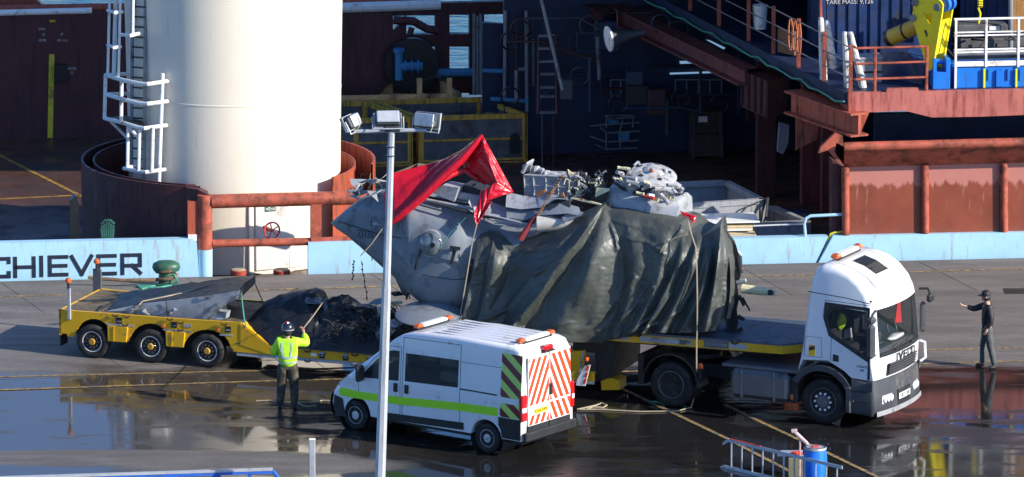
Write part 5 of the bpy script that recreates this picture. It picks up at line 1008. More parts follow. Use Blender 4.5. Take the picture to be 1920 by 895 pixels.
def creases(m, sc, dist):
    """fold marks pressed into stiff sheeting"""
    N = m.node_tree; b = N.nodes['Principled BSDF']; old = b.inputs['Normal'].links[0].from_socket; g = N.nodes.new('ShaderNodeNewGeometry'); nz = N.nodes.new('ShaderNodeTexNoise'); nz.inputs['Scale'].default_value = 1.6; ad = N.nodes.new('ShaderNodeVectorMath'); ad.operation = 'MULTIPLY_ADD'; ad.inputs[1].default_value = (.7, .7, .7)
    N.links.new(g.outputs['Position'], nz.inputs['Vector']); N.links.new(nz.outputs['Color'], ad.inputs[0]); N.links.new(g.outputs['Position'], ad.inputs[2]); v = N.nodes.new('ShaderNodeTexVoronoi'); v.feature = 'DISTANCE_TO_EDGE'; v.inputs['Scale'].default_value = sc; N.links.new(ad.outputs[0], v.inputs['Vector'])
    r = N.nodes.new('ShaderNodeMapRange'); r.inputs[2].default_value = .16; N.links.new(v.outputs['Distance'], r.inputs[0]); bp = N.nodes.new('ShaderNodeBump'); bp.inputs['Distance'].default_value = dist; N.links.new(r.outputs[0], bp.inputs['Height']); N.links.new(old, bp.inputs['Normal']); N.links.new(bp.outputs[0], b.inputs['Normal'])
creases(MATS['tarp_green'], 1.7, .0028); creases(MATS['tarp_black'], 2.5, .004)
mat('tarp_red', (.52, .006, .020), .30, var=.12, scale=3, bump=.006, bscale=12, spec=.5); creases(MATS['tarp_red'], 2.6, .004); mat('chain_rust', (.22, .11, .05), .6, var=.4, scale=20)
z7 = zm(600, 230, 2.2375); z8 = zm(860, 290, 2.419); z5 = zm(950, 290, 5.595); zr = zm(1120, 280, 6.394)
hel = empty('wrecked_helicopter', TP(ta(950, 640), 1.3, zb0), 'crumpled grey helicopter fuselage with torn rotor head lying on the low loader', 'helicopter', rz=ang)
st = [(52, 418, 424), (70, 397, 448), (110, 357, 482), (160, 318, 532), (215, 305, 587), (270, 303, 642), (330, 312, 705), (370, 325, 748), (400, 335, 772), (450, 350, 792), (580, 385, 806), (690, 440, 812), (800, 452, 812), (900, 450, 815), (1060, 430, 820), (1200, 425, 820), (1330, 428, 822), (1440, 440, 826), (1520, 455, 832), (1570, 470, 836), (1600, 520, 830)]
st0 = st; st = []
for (a, b, c), (d, e, f) in zip(st0, st0[1:]): st += [(a+(d-a)*t/3, b+(e-b)*t/3, c+(f-c)*t/3) for t in range(3)]
st.append(st0[-1]); rows = []; NB = 44
for i, (x, yt, yb) in enumerate(st):
    tf = min(1, i/21); wh = .10+1.12*tf**.8; 
    if x > 600: wh *= .84
    if i >= len(st)-7: wh *= 1-.4*((i-len(st)+8)/7)**2
    b0 = 1.33-wh; zt_ = T(*z7(x, yt), b0+.35*wh).z; zb_ = T(*z7(x, yb), b0+.25*wh).z; a = ta(*z7(x, (yt+yb)/2), b0+.1); zc, hz_ = (zt_+zb_)/2, (zt_-zb_)/2
    r_ = []
    for j in range(NB):
        t = 2*pi*j/NB; c, s_ = cos(t), sin(t); e = .55; p = TP(a, 1.33+wh*math.copysign(abs(c)**e, c), zc+hz_*math.copysign(abs(s_)**e, s_)); k = (fbm(p*1.0, 1.4)*.05+.07*abs(fbm(p+Vector((7, 3, 1)), 2.6)))*tf; r_.append(p+TN*k+Z*k*.4)
    rows.append(r_+[r_[0]])
mb = MB(); mb.grid(rows); mb.f += [tuple(range(NB))[::-1]]; fus = mb.build('fuselage_skin', MATS['heli_grey'], hel, smooth=55)
def hb(px, py, lift=.012):
    lift += .035
    """point on the near side of the fuselage under a pixel"""
    a = None; b = .3
    for _ in range(3):
        p = T(px, py, b); a = (p-T0).dot(TU); i = max(0, min(len(st)-2, sum(1 for s_ in ae if s_ < a)-1)); t = max(0, min(1, (a-ae[i])/(ae[i+1]-ae[i])))
        zt_, zb_, wh = [q[0]+(q[1]-q[0])*t for q in zip(sec[i], sec[i+1])]; zc, hh = (zt_+zb_)/2, max(.02, (zt_-zb_)/2); u = min(.985, abs((p.z-zc)/hh)); b = 1.33-wh*(1-u**(1/.55))**.55-lift
    return T(px, py, b)
ae, sec = [], []
for i, (x, yt, yb) in enumerate(st):
    tf = min(1, i/21); wh = (.10+1.12*tf**.8)*(.84 if x > 600 else 1); b0 = 1.33-wh; ae.append(ta(*z7(x, (yt+yb)/2), b0+.1)); sec.append((T(*z7(x, yt), b0+.35*wh).z, T(*z7(x, yb), b0+.25*wh).z, wh))
def skin(pts, name, m, th=.01, par=hel, lift=.02, f=None): mb = MB(); mb.prism([hb(*(f(x, y) if f else (x, y)), lift) for x, y in pts], TN*th); return mb.build(name, m, par, smooth=0)
# seams, plates and panels on the skin
def seam(pts, w=.018, m='heli_dark', n='seam', f=z7):
    q = [hb(*f(x, y), .035) for x, y in pts]; mb = MB(); mb.path(q, w, 5); return mb.build(n, MATS[m], hel)
seam([(200, 300), (215, 420), (218, 580)], .012); seam([(445, 340), (400, 480), (375, 740)], .012); seam([(560, 380), (585, 560), (590, 790)], .012); seam([(75, 415), (250, 470), (430, 500)], .010); seam([(430, 640), (560, 660), (620, 655)], .010); seam([(450, 772), (520, 745), (610, 700)], .028, 'heli_dark')
seam([(655, 255), (560, 330), (480, 400), (455, 440), (430, 510), (405, 590), (385, 680), (362, 740)], .026, 'trim_black', 'strap')
for k, (x0, y0, x1, y1, x2, y2, x3, y3) in enumerate(((222, 310, 400, 345, 385, 470, 225, 425), (225, 435, 395, 480, 375, 600, 230, 560), (470, 560, 580, 585, 590, 700, 440, 680), (600, 410, 660, 425, 640, 600, 600, 590), (300, 620, 372, 620, 366, 735, 345, 720))): skin([(x0, y0), (x1, y1), (x2, y2), (x3, y3)], 'skin_panel', MATS['heli_grey'], .012, lift=.018, f=z7)
for k in range(3):
    pass
for (x0, y0, x1, y1) in ((205, 310, 215, 570), (405, 470, 380, 720)):
    mb = MB()
    for i in range(26): t = i/25; p = hb(*z7(x0+(x1-x0)*t+6, y0+(y1-y0)*t), .03); mb.lathe([(.011, 0), (.008, .008), (0, .009)], p, -TN, n=5)
    o = mb.build('rivets', MATS['heli_dark'], hel); o['kind'] = 'stuff'
bw = hb(*z7(467, 507), 0); nrm = (-TN+Z*.12).normalized(); mb = MB(); mb.lathe([(.315, .0), (.33, .02), (.315, .045), (.285, .05)], bw, nrm, n=28, cap0=False, cap1=False); rim = mb.build('bubble_window', MATS['heli_light'], hel)
m = mat('bubble_dark', (.16, .18, .19), .07, var=.5, scale=5, coat=.8); mb = MB(); mb.lathe([(.30*cos(t), .16*sin(t)+.02) for t in [pi/2*i/8 for i in range(9)]], bw, nrm, n=28); mb.build('bubble', m, rim, smooth=60)
cl = bw+nrm*.14+TU*.10-Z*.02; mb = MB(); mb.lathe([(.05, 0), (.06, .05), (.03, .06), (0, .06)], cl, nrm, n=10); mb.build('latch', MATS['trim_black'], rim)
th_ = 0.09
for (x0, y0, x1, y1) in ((545, 524, 588, 530), (566, 530, 549, 594)):
    p, q = hb(*z7(x0, y0), .15), hb(*z7(x1, y1), .15); d = (q-p).normalized(); w_ = d.cross(TN).normalized()*.04; mb = MB(); mb.prism([p-w_, q-w_, q+w_, p+w_], TN*.02); mb.build('letter', MATS['trim_black'], hel, smooth=0)
pz = hb(*z7(191, 470), .05); ez = (hb(*z7(218, 474), .05)-hb(*z7(163, 466), .05)).normalized(); text('ZJ135', pz, ez, (Z+ez*.1).normalized(), .235, MATS['heli_dark'], hel)
skin([(347, 655), (380, 660), (376, 688), (352, 690)], 'probe_fairing', MATS['heli_white'], .08, lift=.1, f=z7); skin([(440, 352), (500, 366), (500, 372), (440, 360)], 'hand_rail', MATS['heli_dark'], .02, lift=.06, f=z7)
skin([(648, 480), (682, 486), (672, 530), (648, 528)], 'vent_louvre', MATS['heli_dark'], .02, lift=.03, f=z7); skin([(630, 570), (655, 565), (640, 640), (618, 680)], 'door_opening', MATS['heli_dark'], .02, lift=.03, f=z7)
skin([(215, 420), (290, 415), (300, 425), (225, 432)], 'step_plate', MATS['heli_light'], .02, lift=.03, f=z7)
# torn tail end
for i in range(16):
    x, y = R.uniform(115, 270), R.uniform(255, 320); p = T(*z7(x, y), R.uniform(.3, 1.6)); q = [p+Vector((R.uniform(-.28, .28), R.uniform(-.2, .2), R.uniform(-.13, .13))) for _ in range(4)]; mb = MB(); mb.prism(q, Vector((.01, .02, .015))); mb.build('torn_skin', MATS['heli_light' if i % 3 else 'heli_grey'], hel, smooth=0)
for i in range(12):
    x, y = R.uniform(150, 270), R.uniform(245, 300); p = T(*z7(x, y), R.uniform(.4, 1.4)); mb = MB(); mb.path([p, p+Vector((R.uniform(-.2, .2), 0, R.uniform(.05, .25))), p+Vector((R.uniform(-.3, .3), 0, R.uniform(-.1, .35)))], .009, 4); mb.build('loose_wire', MATS['cream' if i % 2 else 'heli_dark'], hel)
# roof line: rails, box, tubes under the red sheet
for pts, r, b, m in (([(440, 322), (640, 362)], .035, .55, 'heli_light'), ([(450, 312), (650, 350)], .03, .75, 'heli_dark'), ([(460, 335), (690, 395), (800, 405), (900, 420)], .03, .35, 'heli_dark'), ([(570, 305), (700, 330)], .11, .9, 'heli_white'), ([(690, 385), (760, 400), (860, 425)], .02, .3, 'stripe_grey')):
    mb = MB(); mb.path([T(*z7(x, y), b) for x, y in pts], r, 8); mb.build('roof_rail', MATS[m], hel)
mb = MB(); mb.prism([T(*z7(x, y), .6) for x, y in ((470, 295), (515, 262), (580, 275), (562, 333))], TN*.5); mb.build('roof_box', MATS['heli_light'], hel, smooth=0)
mb = MB(); mb.prism([T(*z7(x, y), .95) for x, y in ((560, 290), (600, 262), (680, 285), (690, 320), (640, 330))], TN*.6); mb.build('roof_recess', MATS['heli_dark'], hel, smooth=0)
# engine deck with torn plating
def plated(pts, b0, b1, f, m, name, n=8, amp=.03, th=.02):
    """sheet between two pixel polylines at depths b0 and b1"""
    lo, hi = pts; rows = []
    for i in range(n+1):
        t = i/n; r_ = []
        for (x0, y0), (x1, y1) in zip(lo, hi): p = T(*f(x0+(x1-x0)*t, y0+(y1-y0)*t), b0+(b1-b0)*t); r_.append(p+TN*fbm(p, 2.5)*amp+Z*fbm(p+Vector((5, 5, 5)), 2.5)*amp)
        rows.append(r_)
    mb = MB(); mb.grid(rows); mb.grid([[p+TN*th-Z*th for p in r_] for r_ in rows]); return mb.build(name, MATS[m], hel, smooth=50)
plated(([(-10, 545), (150, 575), (340, 560), (520, 470), (640, 470)], [(0, 392), (160, 425), (330, 440), (420, 400), (640, 452)]), .45, .85, z5, 'heli_light', 'engine_cowl', amp=.02)
plated(([(0, 690), (160, 700), (330, 650), (640, 620), (780, 640)], [(0, 560), (160, 590), (350, 565), (520, 480), (760, 560)]), .3, .55, z5, 'heli_grey', 'engine_cowl', amp=.03)
plated(([(600, 700), (660, 690), (760, 640), (800, 625)], [(560, 620), (640, 600), (760, 605), (800, 600)]), .25, .4, z5, 'heli_light', 'engine_cowl')
plated(([(-400, 500), (-330, 640), (0, 690)], [(-380, 410), (-330, 430), (0, 560)]), .35, .8, z5, 'heli_light', 'engine_cowl')
for pts, m in (([(310, 430), (345, 385), (400, 370), (395, 400), (330, 445)], 'rust_tear'), ([(420, 395), (470, 385), (500, 405), (450, 415)], 'rust_tear'), ([(565, 415), (590, 400), (605, 450), (570, 470)], 'rust_tear'), ([(670, 455), (760, 465), (870, 490), (990, 520), (985, 532), (830, 500), (680, 465)], 'cream'), ([(760, 460), (805, 465), (790, 485)], 'rust_tear'), ([(900, 345), (1080, 355), (1030, 500), (880, 480)], 'heli_dark'), ([(940, 350), (1075, 358), (1070, 385), (925, 450)], 'cream')):
    mb = MB(); mb.prism(tz(z5, pts, .8 if m != 'heli_dark' else 1.0), TN*.05); mb.build('torn_plate', MATS[m], hel, smooth=0)
mb = MB(); mb.lathe([(.27, 0), (.26, .06), (.2, .06), (.01, .06)], T(*z5(560, 555), .5), (-TN+Z*.6).normalized(), n=16); mb.build('intake_hole', MATS['heli_dark'], hel)
# engine block behind: ribbed box topped by broken pipework
eb = [T(*z5(x, y), 1.5) for x, y in ((183, 215), (755, 240), (745, 460), (195, 425))]; mb = MB(); mb.prism(eb, TN*.6); eng = mb.build('engine_block', MATS['heli_light'], hel, smooth=0)
for t in (0, .17, .40, .63, .83, 1): p, q = eb[0].lerp(eb[1], t), eb[3].lerp(eb[2], t); mb = MB(); mb.tube(p-TN*.01, q-TN*.01, .018, 6); mb.build('rib', MATS['heli_white'], eng)
for t0_, t1_ in ((0, 1),): mb = MB(); mb.tube(eb[0]-TN*.01, eb[1]-TN*.01, .022, 6); mb.build('rib', MATS['heli_white'], eng); mb = MB(); mb.tube(eb[0].lerp(eb[3], .5)-TN*.01, eb[1].lerp(eb[2], .5)-TN*.01, .012, 6); mb.build('rib', MATS['heli_light'], eng)
mb = MB(); mb.prism(tz(z5, [(145, 185), (205, 85), (215, 100), (165, 205)], 1.5), TN*.5); mb.build('end_plate', MATS['heli_light'], eng, smooth=0)
for x, y, r, l, m in ((215, 130, .07, .22, 'heli_light'), (270, 150, .09, .16, 'heli_grey'), (335, 165, .10, .22, 'heli_white'), (385, 185, .08, .14, 'heli_light'), (445, 200, .075, .16, 'heli_white'), (520, 212, .06, .2, 'heli_white'), (600, 208, .06, .24, 'heli_white'), (700, 215, .06, .14, 'rust_tear'), (790, 215, .1, .14, 'heli_dark'), (830, 260, .12, .16, 'heli_dark'), (860, 320, .12, .2, 'heli_dark'), (960, 320, .14, .25, 'heli_dark')):
    p = T(*z5(x, y), 1.7+R.uniform(0, .3)); d = (TU+Z*R.uniform(-.4, .1)+TN*R.uniform(-.3, .3)).normalized(); mb = MB(); mb.path([p-d*l*.5, p-d*l*.1, p-d*.0, p+d*l*.5], [r*.8, r, r*.75, r*.9], 10); mb.build('engine_pipe', MATS[m], eng)
for i in range(34):
    p = T(*z5(R.uniform(640, 1000), R.uniform(200, 440)), R.uniform(.9, 1.6)); mb = MB(); q = p.copy(); pts = [q]
    for k in range(3): q = q+Vector((R.uniform(-.16, .16), R.uniform(-.1, .1), R.uniform(-.14, .12))); pts.append(q)
    mb.path(pts, R.uniform(.012, .035), 5); mb.build('broken_pipe', MATS[('heli_dark', 'heli_dark', 'heli_light', 'cream')[i % 4]], eng)
# exhaust, chain
ex0, ex1 = T(*z5(322, 722), .38), T(*z5(600, 715), .55); mb = MB(); mb.path([ex0, ex0.lerp(ex1, .2), ex1, ex1+(ex1-ex0)*.5], [.215, .205, .20, .19], 22, caps=False); mb.path([ex0+TU*.0, ex1], [.195, .18], 22, caps=False); mb.build('exhaust_duct', mat('duct_buff', (.50, .47, .42), .4, .2, var=.2, scale=3, dirt=.3), hel, smooth=50)
mb = MB(); mb.lathe([(.17, 0), (0, .01)], ex0.lerp(ex1, .3), TU, n=16); mb.build('exhaust_core', MATS['heli_dark'], hel)
c0, c1, c2 = T(*z5(578, 228), 1.45), T(*z5(470, 400), .75), T(*z5(338, 622), .3); ch = empty('rusty_chain', c2, 'rusty lashing chain drawn across the torn engine deck', 'chain', rz=ang); n = 30
for i in range(n):
    t = i/(n-1); p = c0.lerp(c1, t*2) if t < .5 else c1.lerp(c2, t*2-1); d = ((c1-c0) if t < .5 else (c2-c1)).normalized(); sd_ = d.cross(TN if i % 2 else Z).normalized(); mb = MB(); mb.path([p+d*.045*cos(a)+sd_*.026*sin(a) for a in [2*pi*k/8 for k in range(8)]], .010, 4, closed=True); mb.build('link', MATS['chain_rust'], ch)
# rotor fairing and head
fc = [(105, 700, 150, 455), (200, 740, 250, 470), (400, 765, 420, 560), (600, 770, 600, 610), (800, 775, 780, 650), (960, 760, 968, 640), (965, 735, 970, 622)]
bs, ts = [T(*zr(x, y), .75+.1*abs(i-3)) for i, (x, y, _, _) in enumerate(fc)], [T(*zr(x, y), .85+.1*abs(i-3)) for i, (_, _, x, y) in enumerate(fc)]
back = [(TP((p-T0).dot(TU), 2.6-(p-T0).dot(TN)+.4, p.z), TP((q-T0).dot(TU), 2.6-(q-T0).dot(TN)+.2, q.z+.1)) for p, q in zip(bs[::-1], ts[::-1])]
L0, L1 = bs+[b for b, t in back], ts+[t for b, t in back]; cen = sum(L1, Vector())/len(L1); mid = [b.lerp(t, .6)+(b.lerp(t, .6)-Vector((cen.x, cen.y, b.lerp(t, .6).z))).normalized()*.06 for b, t in zip(L0, L1)]
low = [Vector((p.x, p.y, p.z-.5))+(p-cen)*Vector((1, 1, 0)).x*.0 for p in L0]
mb = MB(); mb.grid([[*r_, r_[0]] for r_ in (low, L0, mid, L1, [p.lerp(cen, .25) for p in L1], [cen-Z*.1]*len(L1))]); mb.build('rotor_fairing', MATS['heli_light'], hel, smooth=60)
rc_ = T(*zr(665, 345), 1.4); axr = (Z+TU*.20-TN*.25).normalized(); exr = (TU-axr*TU.dot(axr)).normalized(); eyr = axr.cross(exr)
hub = MB(); hub.lathe([(.62, -.55), (.50, -.3), (.40, -.12), (.42, -.05)], rc_, axr, n=20); hub = hub.build('rotor_head', MATS['heli_dark'], hel); rc_ = rc_+axr*.07  # dark core added under the cap to paint the gaps dark
mb = MB(); mb.lathe([(.10, -.04), (.54, -.04), (.555, .01), (.50, .05), (.30, .13), (.27, .12), (.20, .18), (.1, .22), (0, .22)], rc_, axr, n=32); mb.build('hub_cap', MATS['heli_white'], hub, smooth=45)
for k in range(5): t = 2*pi*k/5+.4; p = rc_+axr*.01+(exr*cos(t)+eyr*sin(t))*.36+axr*.085; mb = MB(); mb.lathe([(.06, -.02), (.055, .02), (0, .022)], p, axr, n=10); mb.build('hub_bolt', MATS['heli_dark'], hub)
for k in range(5):
    t = 2*pi*k/5+.15; d = exr*cos(t)+eyr*sin(t); p = rc_-axr*.16; e = p+d*R.uniform(.55, .72)-axr*R.uniform(-.02, .16); mb = MB(); mb.path([p+d*.1, p.lerp(e, .5), p.lerp(e, .8), e], [.09, .085, .11, .06], 10); mb.build('blade_arm', MATS['heli_white'], hub)
    q = e+d.cross(axr)*.13; mb = MB(); mb.path([q-d*.3-axr*.12, q-axr*.1, q+d*.05+axr*.05], [.045, .06, .05], 8); mb.build('damper', MATS['heli_light'], hub)
for (x0, y0, x1, y1, r, m, b) in ((290, 300, 410, 520, .06, 'heli_white', .85), (235, 275, 300, 300, .06, 'heli_white', .9), (300, 330, 470, 360, .055, 'heli_white', .8), (330, 370, 520, 430, .08, 'heli_light', .85), (245, 220, 390, 245, .05, 'cream', 1.2), (380, 235, 370, 310, .05, 'heli_white', 1.1), (490, 160, 510, 215, .05, 'heli_white', 1.4), (415, 250, 470, 190, .03, 'heli_white', 1.3), (480, 150, 440, 190, .03, 'heli_light', 1.35), (690, 475, 880, 495, .075, 'heli_white', .8), (760, 540, 860, 660, .06, 'heli_white', .75), (850, 420, 960, 440, .05, 'heli_white', 1.1), (900, 460, 960, 560, .05, 'heli_light', 1.0), (560, 390, 620, 420, .05, 'cream', .85), (540, 480, 640, 440, .05, 'heli_white', .8), (470, 520, 560, 540, .045, 'cream', .75), (610, 545, 670, 560, .045, 'reflect_white', .72), (560, 560, 680, 595, .05, 'valve_red', .75), (700, 600, 740, 620, .05, 'cream', .75), (860, 580, 920, 600, .05, 'cream', .9), (1000, 510, 1045, 560, .02, 'heli_white', .9), (190, 330, 260, 420, .05, 'heli_light', 1.0), (200, 400, 330, 480, .045, 'heli_dark', .85), (640, 180, 690, 215, .05, 'heli_white', 1.5), (790, 235, 830, 260, .04, 'heli_white', 1.4), (640, 250, 700, 290, .05, 'rust_tear', 1.1)):
    p, q = T(*zr(x0, y0), b), T(*zr(x1, y1), b+R.uniform(-.1, .25)); mb = MB(); mb.path([p, p.lerp(q, .2), p.lerp(q, .7)+Vector((0, 0, R.uniform(-.02, .02))), q], [r*.85, r*.7, r*.85, r], 8); mb.build('control_rod', MATS[m], hub)
for i in range(34):
    x, y = R.uniform(190, 960), R.uniform(300, 620)
    if y < 300+(x-190)*.05 or y > 470+(x-190)*.22 or ((x-665)/270)**2+((y-320)/110)**2 < 1: continue
    p = T(*zr(x, y), R.uniform(.85, 1.5)); q = [p]
    for k in range(2): q.append(q[-1]+Vector((R.uniform(-.1, .1), R.uniform(-.06, .06), R.uniform(-.08, .08))))
    mb = MB(); mb.path(q, R.uniform(.012, .04), 5); mb.build('broken_fitting', MATS[('heli_dark', 'heli_light', 'cream', 'heli_dark', 'heli_white')[i % 5]], hub)
# cream arm and dark stubs beyond the tarpaulin
zq = zm(1260, 400, 3.108)
mb = MB(); a_, c_ = T(*zq(410, 440), .9), T(*zq(605, 465), .9); mb.path([a_, a_.lerp(c_, .6), c_], [.11, .10, .06], 10); arm = mb.build('nose_probe', MATS['cream'], hel); mb = MB(); mb.lathe([(.07, 0), (.07, .03), (0, .03)], T(*zq(575, 462), .78), -TN, n=12); mb.build('lug', MATS['heli_dark'], arm)
mb = MB(); mb.prism([T(*zq(x, y), .75) for x, y in ((330, 130), (375, 190), (388, 240), (384, 330), (402, 360), (380, 420), (392, 500), (378, 560), (388, 640), (372, 700), (380, 745), (320, 760))], TN*.5-TU*.2); mb.build('broken_frame', MATS['heli_dark'], hel, smooth=0)
for (x0, y0, x1, y1, r, m) in ((378, 400, 430, 390, .07, 'heli_light'), (380, 220, 405, 250, .05, 'heli_white'), (388, 250, 402, 350, .08, 'heli_dark'), (370, 315, 412, 325, .06, 'rust_tear'), (410, 490, 455, 570, .03, 'heli_dark'), (390, 480, 420, 540, .05, 'heli_dark'), (385, 600, 420, 620, .06, 'heli_dark'), (380, 690, 415, 670, .06, 'heli_dark'), (340, 740, 420, 720, .07, 'heli_dark')):
    mb = MB(); p, q = T(*zq(x0, y0), .8), T(*zq(x1, y1), .8); mb.path([p, p.lerp(q, .5), q], [r, r*.8, r*.7], 7); mb.build('broken_frame', MATS[m], hel)
# grey lens-shaped fairing lying by the fuselage
lc = T(805, 587, -.1); mb = MB(); mb.lathe([(0, -.12), (.5, -.10), (.78, -.02), (.80, 0), (.78, .015), (.5, .08), (.2, .115), (0, .12)], lc, (Z-TN*.18).normalized(), n=40); o = mb.build('lens_fairing', MATS['heli_grey'], smooth=50); tag(o, 'pale grey lens shaped fairing lying against the fuselage above the van', 'fairing')
# ------------------------------------------------------------------ tarpaulins
def pd(p, poly):
    best = 1e9; sx = 0
    for (x0, y0), (x1, y1) in zip(poly, poly[1:]):
        dx, dy = x1-x0, y1-y0; t = max(0, min(1, ((p[0]-x0)*dx+(p[1]-y0)*dy)/(dx*dx+dy*dy))); ex, ey = p[0]-x0-dx*t, p[1]-y0-dy*t; d = hypot(ex, ey)
        if d < best: best = d; sx = ex
    return best, sx
def interp(poly, u):
    L_ = [0]
    for a, c in zip(poly, poly[1:]): L_.append(L_[-1]+hypot(c[0]-a[0], c[1]-a[1]))
    d = u*L_[-1]
    for i in range(len(poly)-1):
        if d <= L_[i+1] or i == len(poly)-2: t = (d-L_[i])/(L_[i+1]-L_[i]); return (poly[i][0]+(poly[i+1][0]-poly[i][0])*t, poly[i][1]+(poly[i+1][1]-poly[i][1])*t)
zx = zm(844, 281, 2.166)                                           # ridges and valleys of the big pleats, each (x at hem, middle, foot) with its relief
pl_ = [(110, 350, 85, 520, 45, 690, .05), (150, 332, 140, 480, 95, 698, -.05), (185, 338, 168, 500, 112, 703, .07), (262, 378, 232, 600, 215, 722, -.10), (612, 236, 480, 425, 245, 728, .22), (618, 240, 506, 450, 290, 738, .09), (626, 246, 575, 440, 400, 778, .22), (640, 252, 702, 480, 610, 788, -.07), (700, 252, 745, 470, 650, 772, .02), (760, 262, 800, 480, 692, 766, -.05), (860, 280, 850, 500, 724, 760, .07), (930, 300, 892, 520, 764, 755, -.05), (966, 333, 908, 500, 778, 750, .08), (986, 340, 938, 530, 816, 746, -.05), (1006, 345, 962, 520, 852, 745, .09), (1026, 349, 1000, 540, 894, 745, -.04), (1046, 343, 1036, 520, 934, 745, .10), (1070, 330, 1062, 540, 990, 745, -.05), (1098, 310, 1078, 520, 1034, 740, .13), (1108, 322, 1116, 520, 1080, 735, -.06), (1118, 352, 1138, 560, 1122, 690, -.16)]
def cv(k, v):
    """pleat line k at height v (0 at the hem above, 1 at the foot)"""
    x0, y0, x1, y1, x2, y2, _ = pl_[k]; vm = (y1-y0)/(y2-y0)
    x = x0*(v-vm)*(v-1)/(vm)+x1*v*(v-1)/(vm*(vm-1))+x2*v*(v-vm)/(1-vm); x, y = zx(x, y0+(y2-y0)*v); return (x-860)*2.419, (y-290)*2.419
folds = [([(240, 470), (340, 545), (460, 480), (640, 262)], 8, .05), ([(180, 370), (300, 440), (430, 415), (640, 255)], 7, .05), ([(150, 345), (240, 430), (400, 450), (600, 300)], 6, .04), ([(520, 330), (330, 570), (220, 700), (70, 770)], 8, .05), ([(900, 300), (960, 330), (1050, 350)], 8, .05), ([(700, 300), (820, 330), (960, 320)], 7, .03), ([(690, 320), (712, 380), (720, 430)], 6, .05), ([(760, 380), (850, 395), (930, 450)], 7, .03), ([(430, 520), (380, 620), (280, 740)], 8, .05), ([(1120, 430), (1090, 560), (1000, 720)], 6, .05), ([(600, 500), (560, 640), (500, 800)], 8, .03), ([(650, 520), (640, 650), (590, 790)], 7, .025), ([(800, 560), (700, 680), (560, 800)], 8, .05), ([(880, 600), (780, 710), (640, 800)], 7, .045), ([(960, 640), (880, 740), (760, 810)], 7, .04), ([(240, 500), (210, 600), (150, 700)], 6, -.03), ([(160, 380), (140, 470), (120, 540)], 5, .03), ([(1020, 700), (900, 770), (760, 815)], 6, .04), ([(500, 760), (360, 800), (200, 770)], 7, .04)]
NV = 120; MS = 13; rows = []
for j in range(NV+1):
    v = j/NV; r_ = []
    for k in range(len(pl_)-1):
        for q in range(MS):
            t = q/MS; (xa, ya), (xb, yb_) = cv(k, v), cv(k+1, v); x, y = xa+(xb-xa)*t, ya+(yb_-ya)*t
            env = min(1, .15+v*2.1); sm_ = t*.45+(.5-.5*cos(pi*t))*.55; d = (pl_[k][6]+(pl_[k+1][6]-pl_[k][6])*sm_)*env*1.5
            for poly, w, a2 in folds:
                qd, sx = pd((x, y), poly)
                if qd < w*2: d += 1.35*a2*(1-qd/(w*2))**1.1*min(1, v*6+.2)
            nn_ = noise.noise(Vector((x*.009, y*.006, 3)))*.07+noise.noise(Vector((x*.03+y*.012, y*.016-x*.006, 7)))*.014+abs(noise.noise(Vector((x*.045, y*.04, 2))))*.016
            b = .16-.30*v**.8+.34*(max(0, .35-v)/.35)**1.6-(d+nn_)*min(1, .35+v*4)
            if v > .94: b -= .06*sin(k*2.3+t*4)*(v-.94)/.06
            r_.append(T(*z8(x, y), b))
    x, y = cv(len(pl_)-1, v); r_.append(T(*z8(x, y), .30-.30*v**.8+.34*(max(0, .35-v)/.35)**1.6)); rows.append(r_)
over = []
for k in (3, 2, 1): over.append([TP((p-T0).dot(TU)-.40*k*.75*max(0, 1-(len(rows[0])-1-i_)/70), .5+k*.75+noise.noise(p*2)*.08, p.z+[0, .03, -.06, -.5][k]+noise.noise(p*1.7)*.06) for i_, p in enumerate(rows[0])])
rows = over+rows
for r_ in rows:
    p = r_[-1]; q = r_[-1]; rb = (p-T0).dot(TN); aa = (p-T0).dot(TU); b1, b2, b3 = min(rb+.25, 2.4), min(rb+.9, 2.5), max(rb, 2.3); r_ += [TP(aa+.02+.04*noise.noise(p*3), b1, p.z-.02), TP(aa-.36*(b2-rb)+.06*noise.noise(p*2.3), b2, p.z-.03), TP(aa-.40*(b3-rb)+.06*noise.noise(p*2.1), b3, p.z-.05)]
mb = MB(); mb.grid(rows); tp_ = mb.build('green_tarpaulin', MATS['tarp_green'], smooth=80); tag(tp_, 'dark green tarpaulin draped in deep folds over the front half of the wreck', 'tarpaulin')
mod = tp_.modifiers.new('thick', 'SOLIDIFY'); mod.thickness = .006; mod.offset = 1
# ropes over the tarpaulin
def rope(pts, r, name, m, label, cat='rope', n=5): mb = MB(); mb.path(pts, r, n); return tag(mb.build(name, MATS[m]), label, cat)
rope([T(*z8(x, y), b) for x, y, b in ((1040, 300, .5), (1055, 360, .1), (1075, 420, -.06), (1080, 520, -.14), (1082, 640, -.22), (1082, 790, -.3))]+[T(1306, 640, -.3), T(1306, 690, -.3), W(1303, 738, .25), W(1296, 764, .03), W(1270, 771, .02), W(1200, 772, .02), W(1130, 768, .02), W(1086, 768, .02)], .017, 'lashing_rope', 'rope_tan', 'tan rope hanging down the tarpaulin to the wet ground by the rear wheel')
rope([T(*z8(x, y), b) for x, y, b in ((915, 445, -.02), (935, 405, -.02), (980, 378, .0), (1040, 362, .05))], .02, 'lashing_strap', 'rope_tan', 'short pale strap curving over the upper right of the green tarpaulin', 'strap')
rope([T(*z7(x, y), b) for x, y, b in ((660, 420, .0), (640, 500, -.02), (610, 680, -.1), (585, 830, -.15))]+[T(858, 618, -.2)], .014, 'lashing_rope', 'rope_tan', 'thin tan line running from the red sheet down beside the tarpaulin edge')
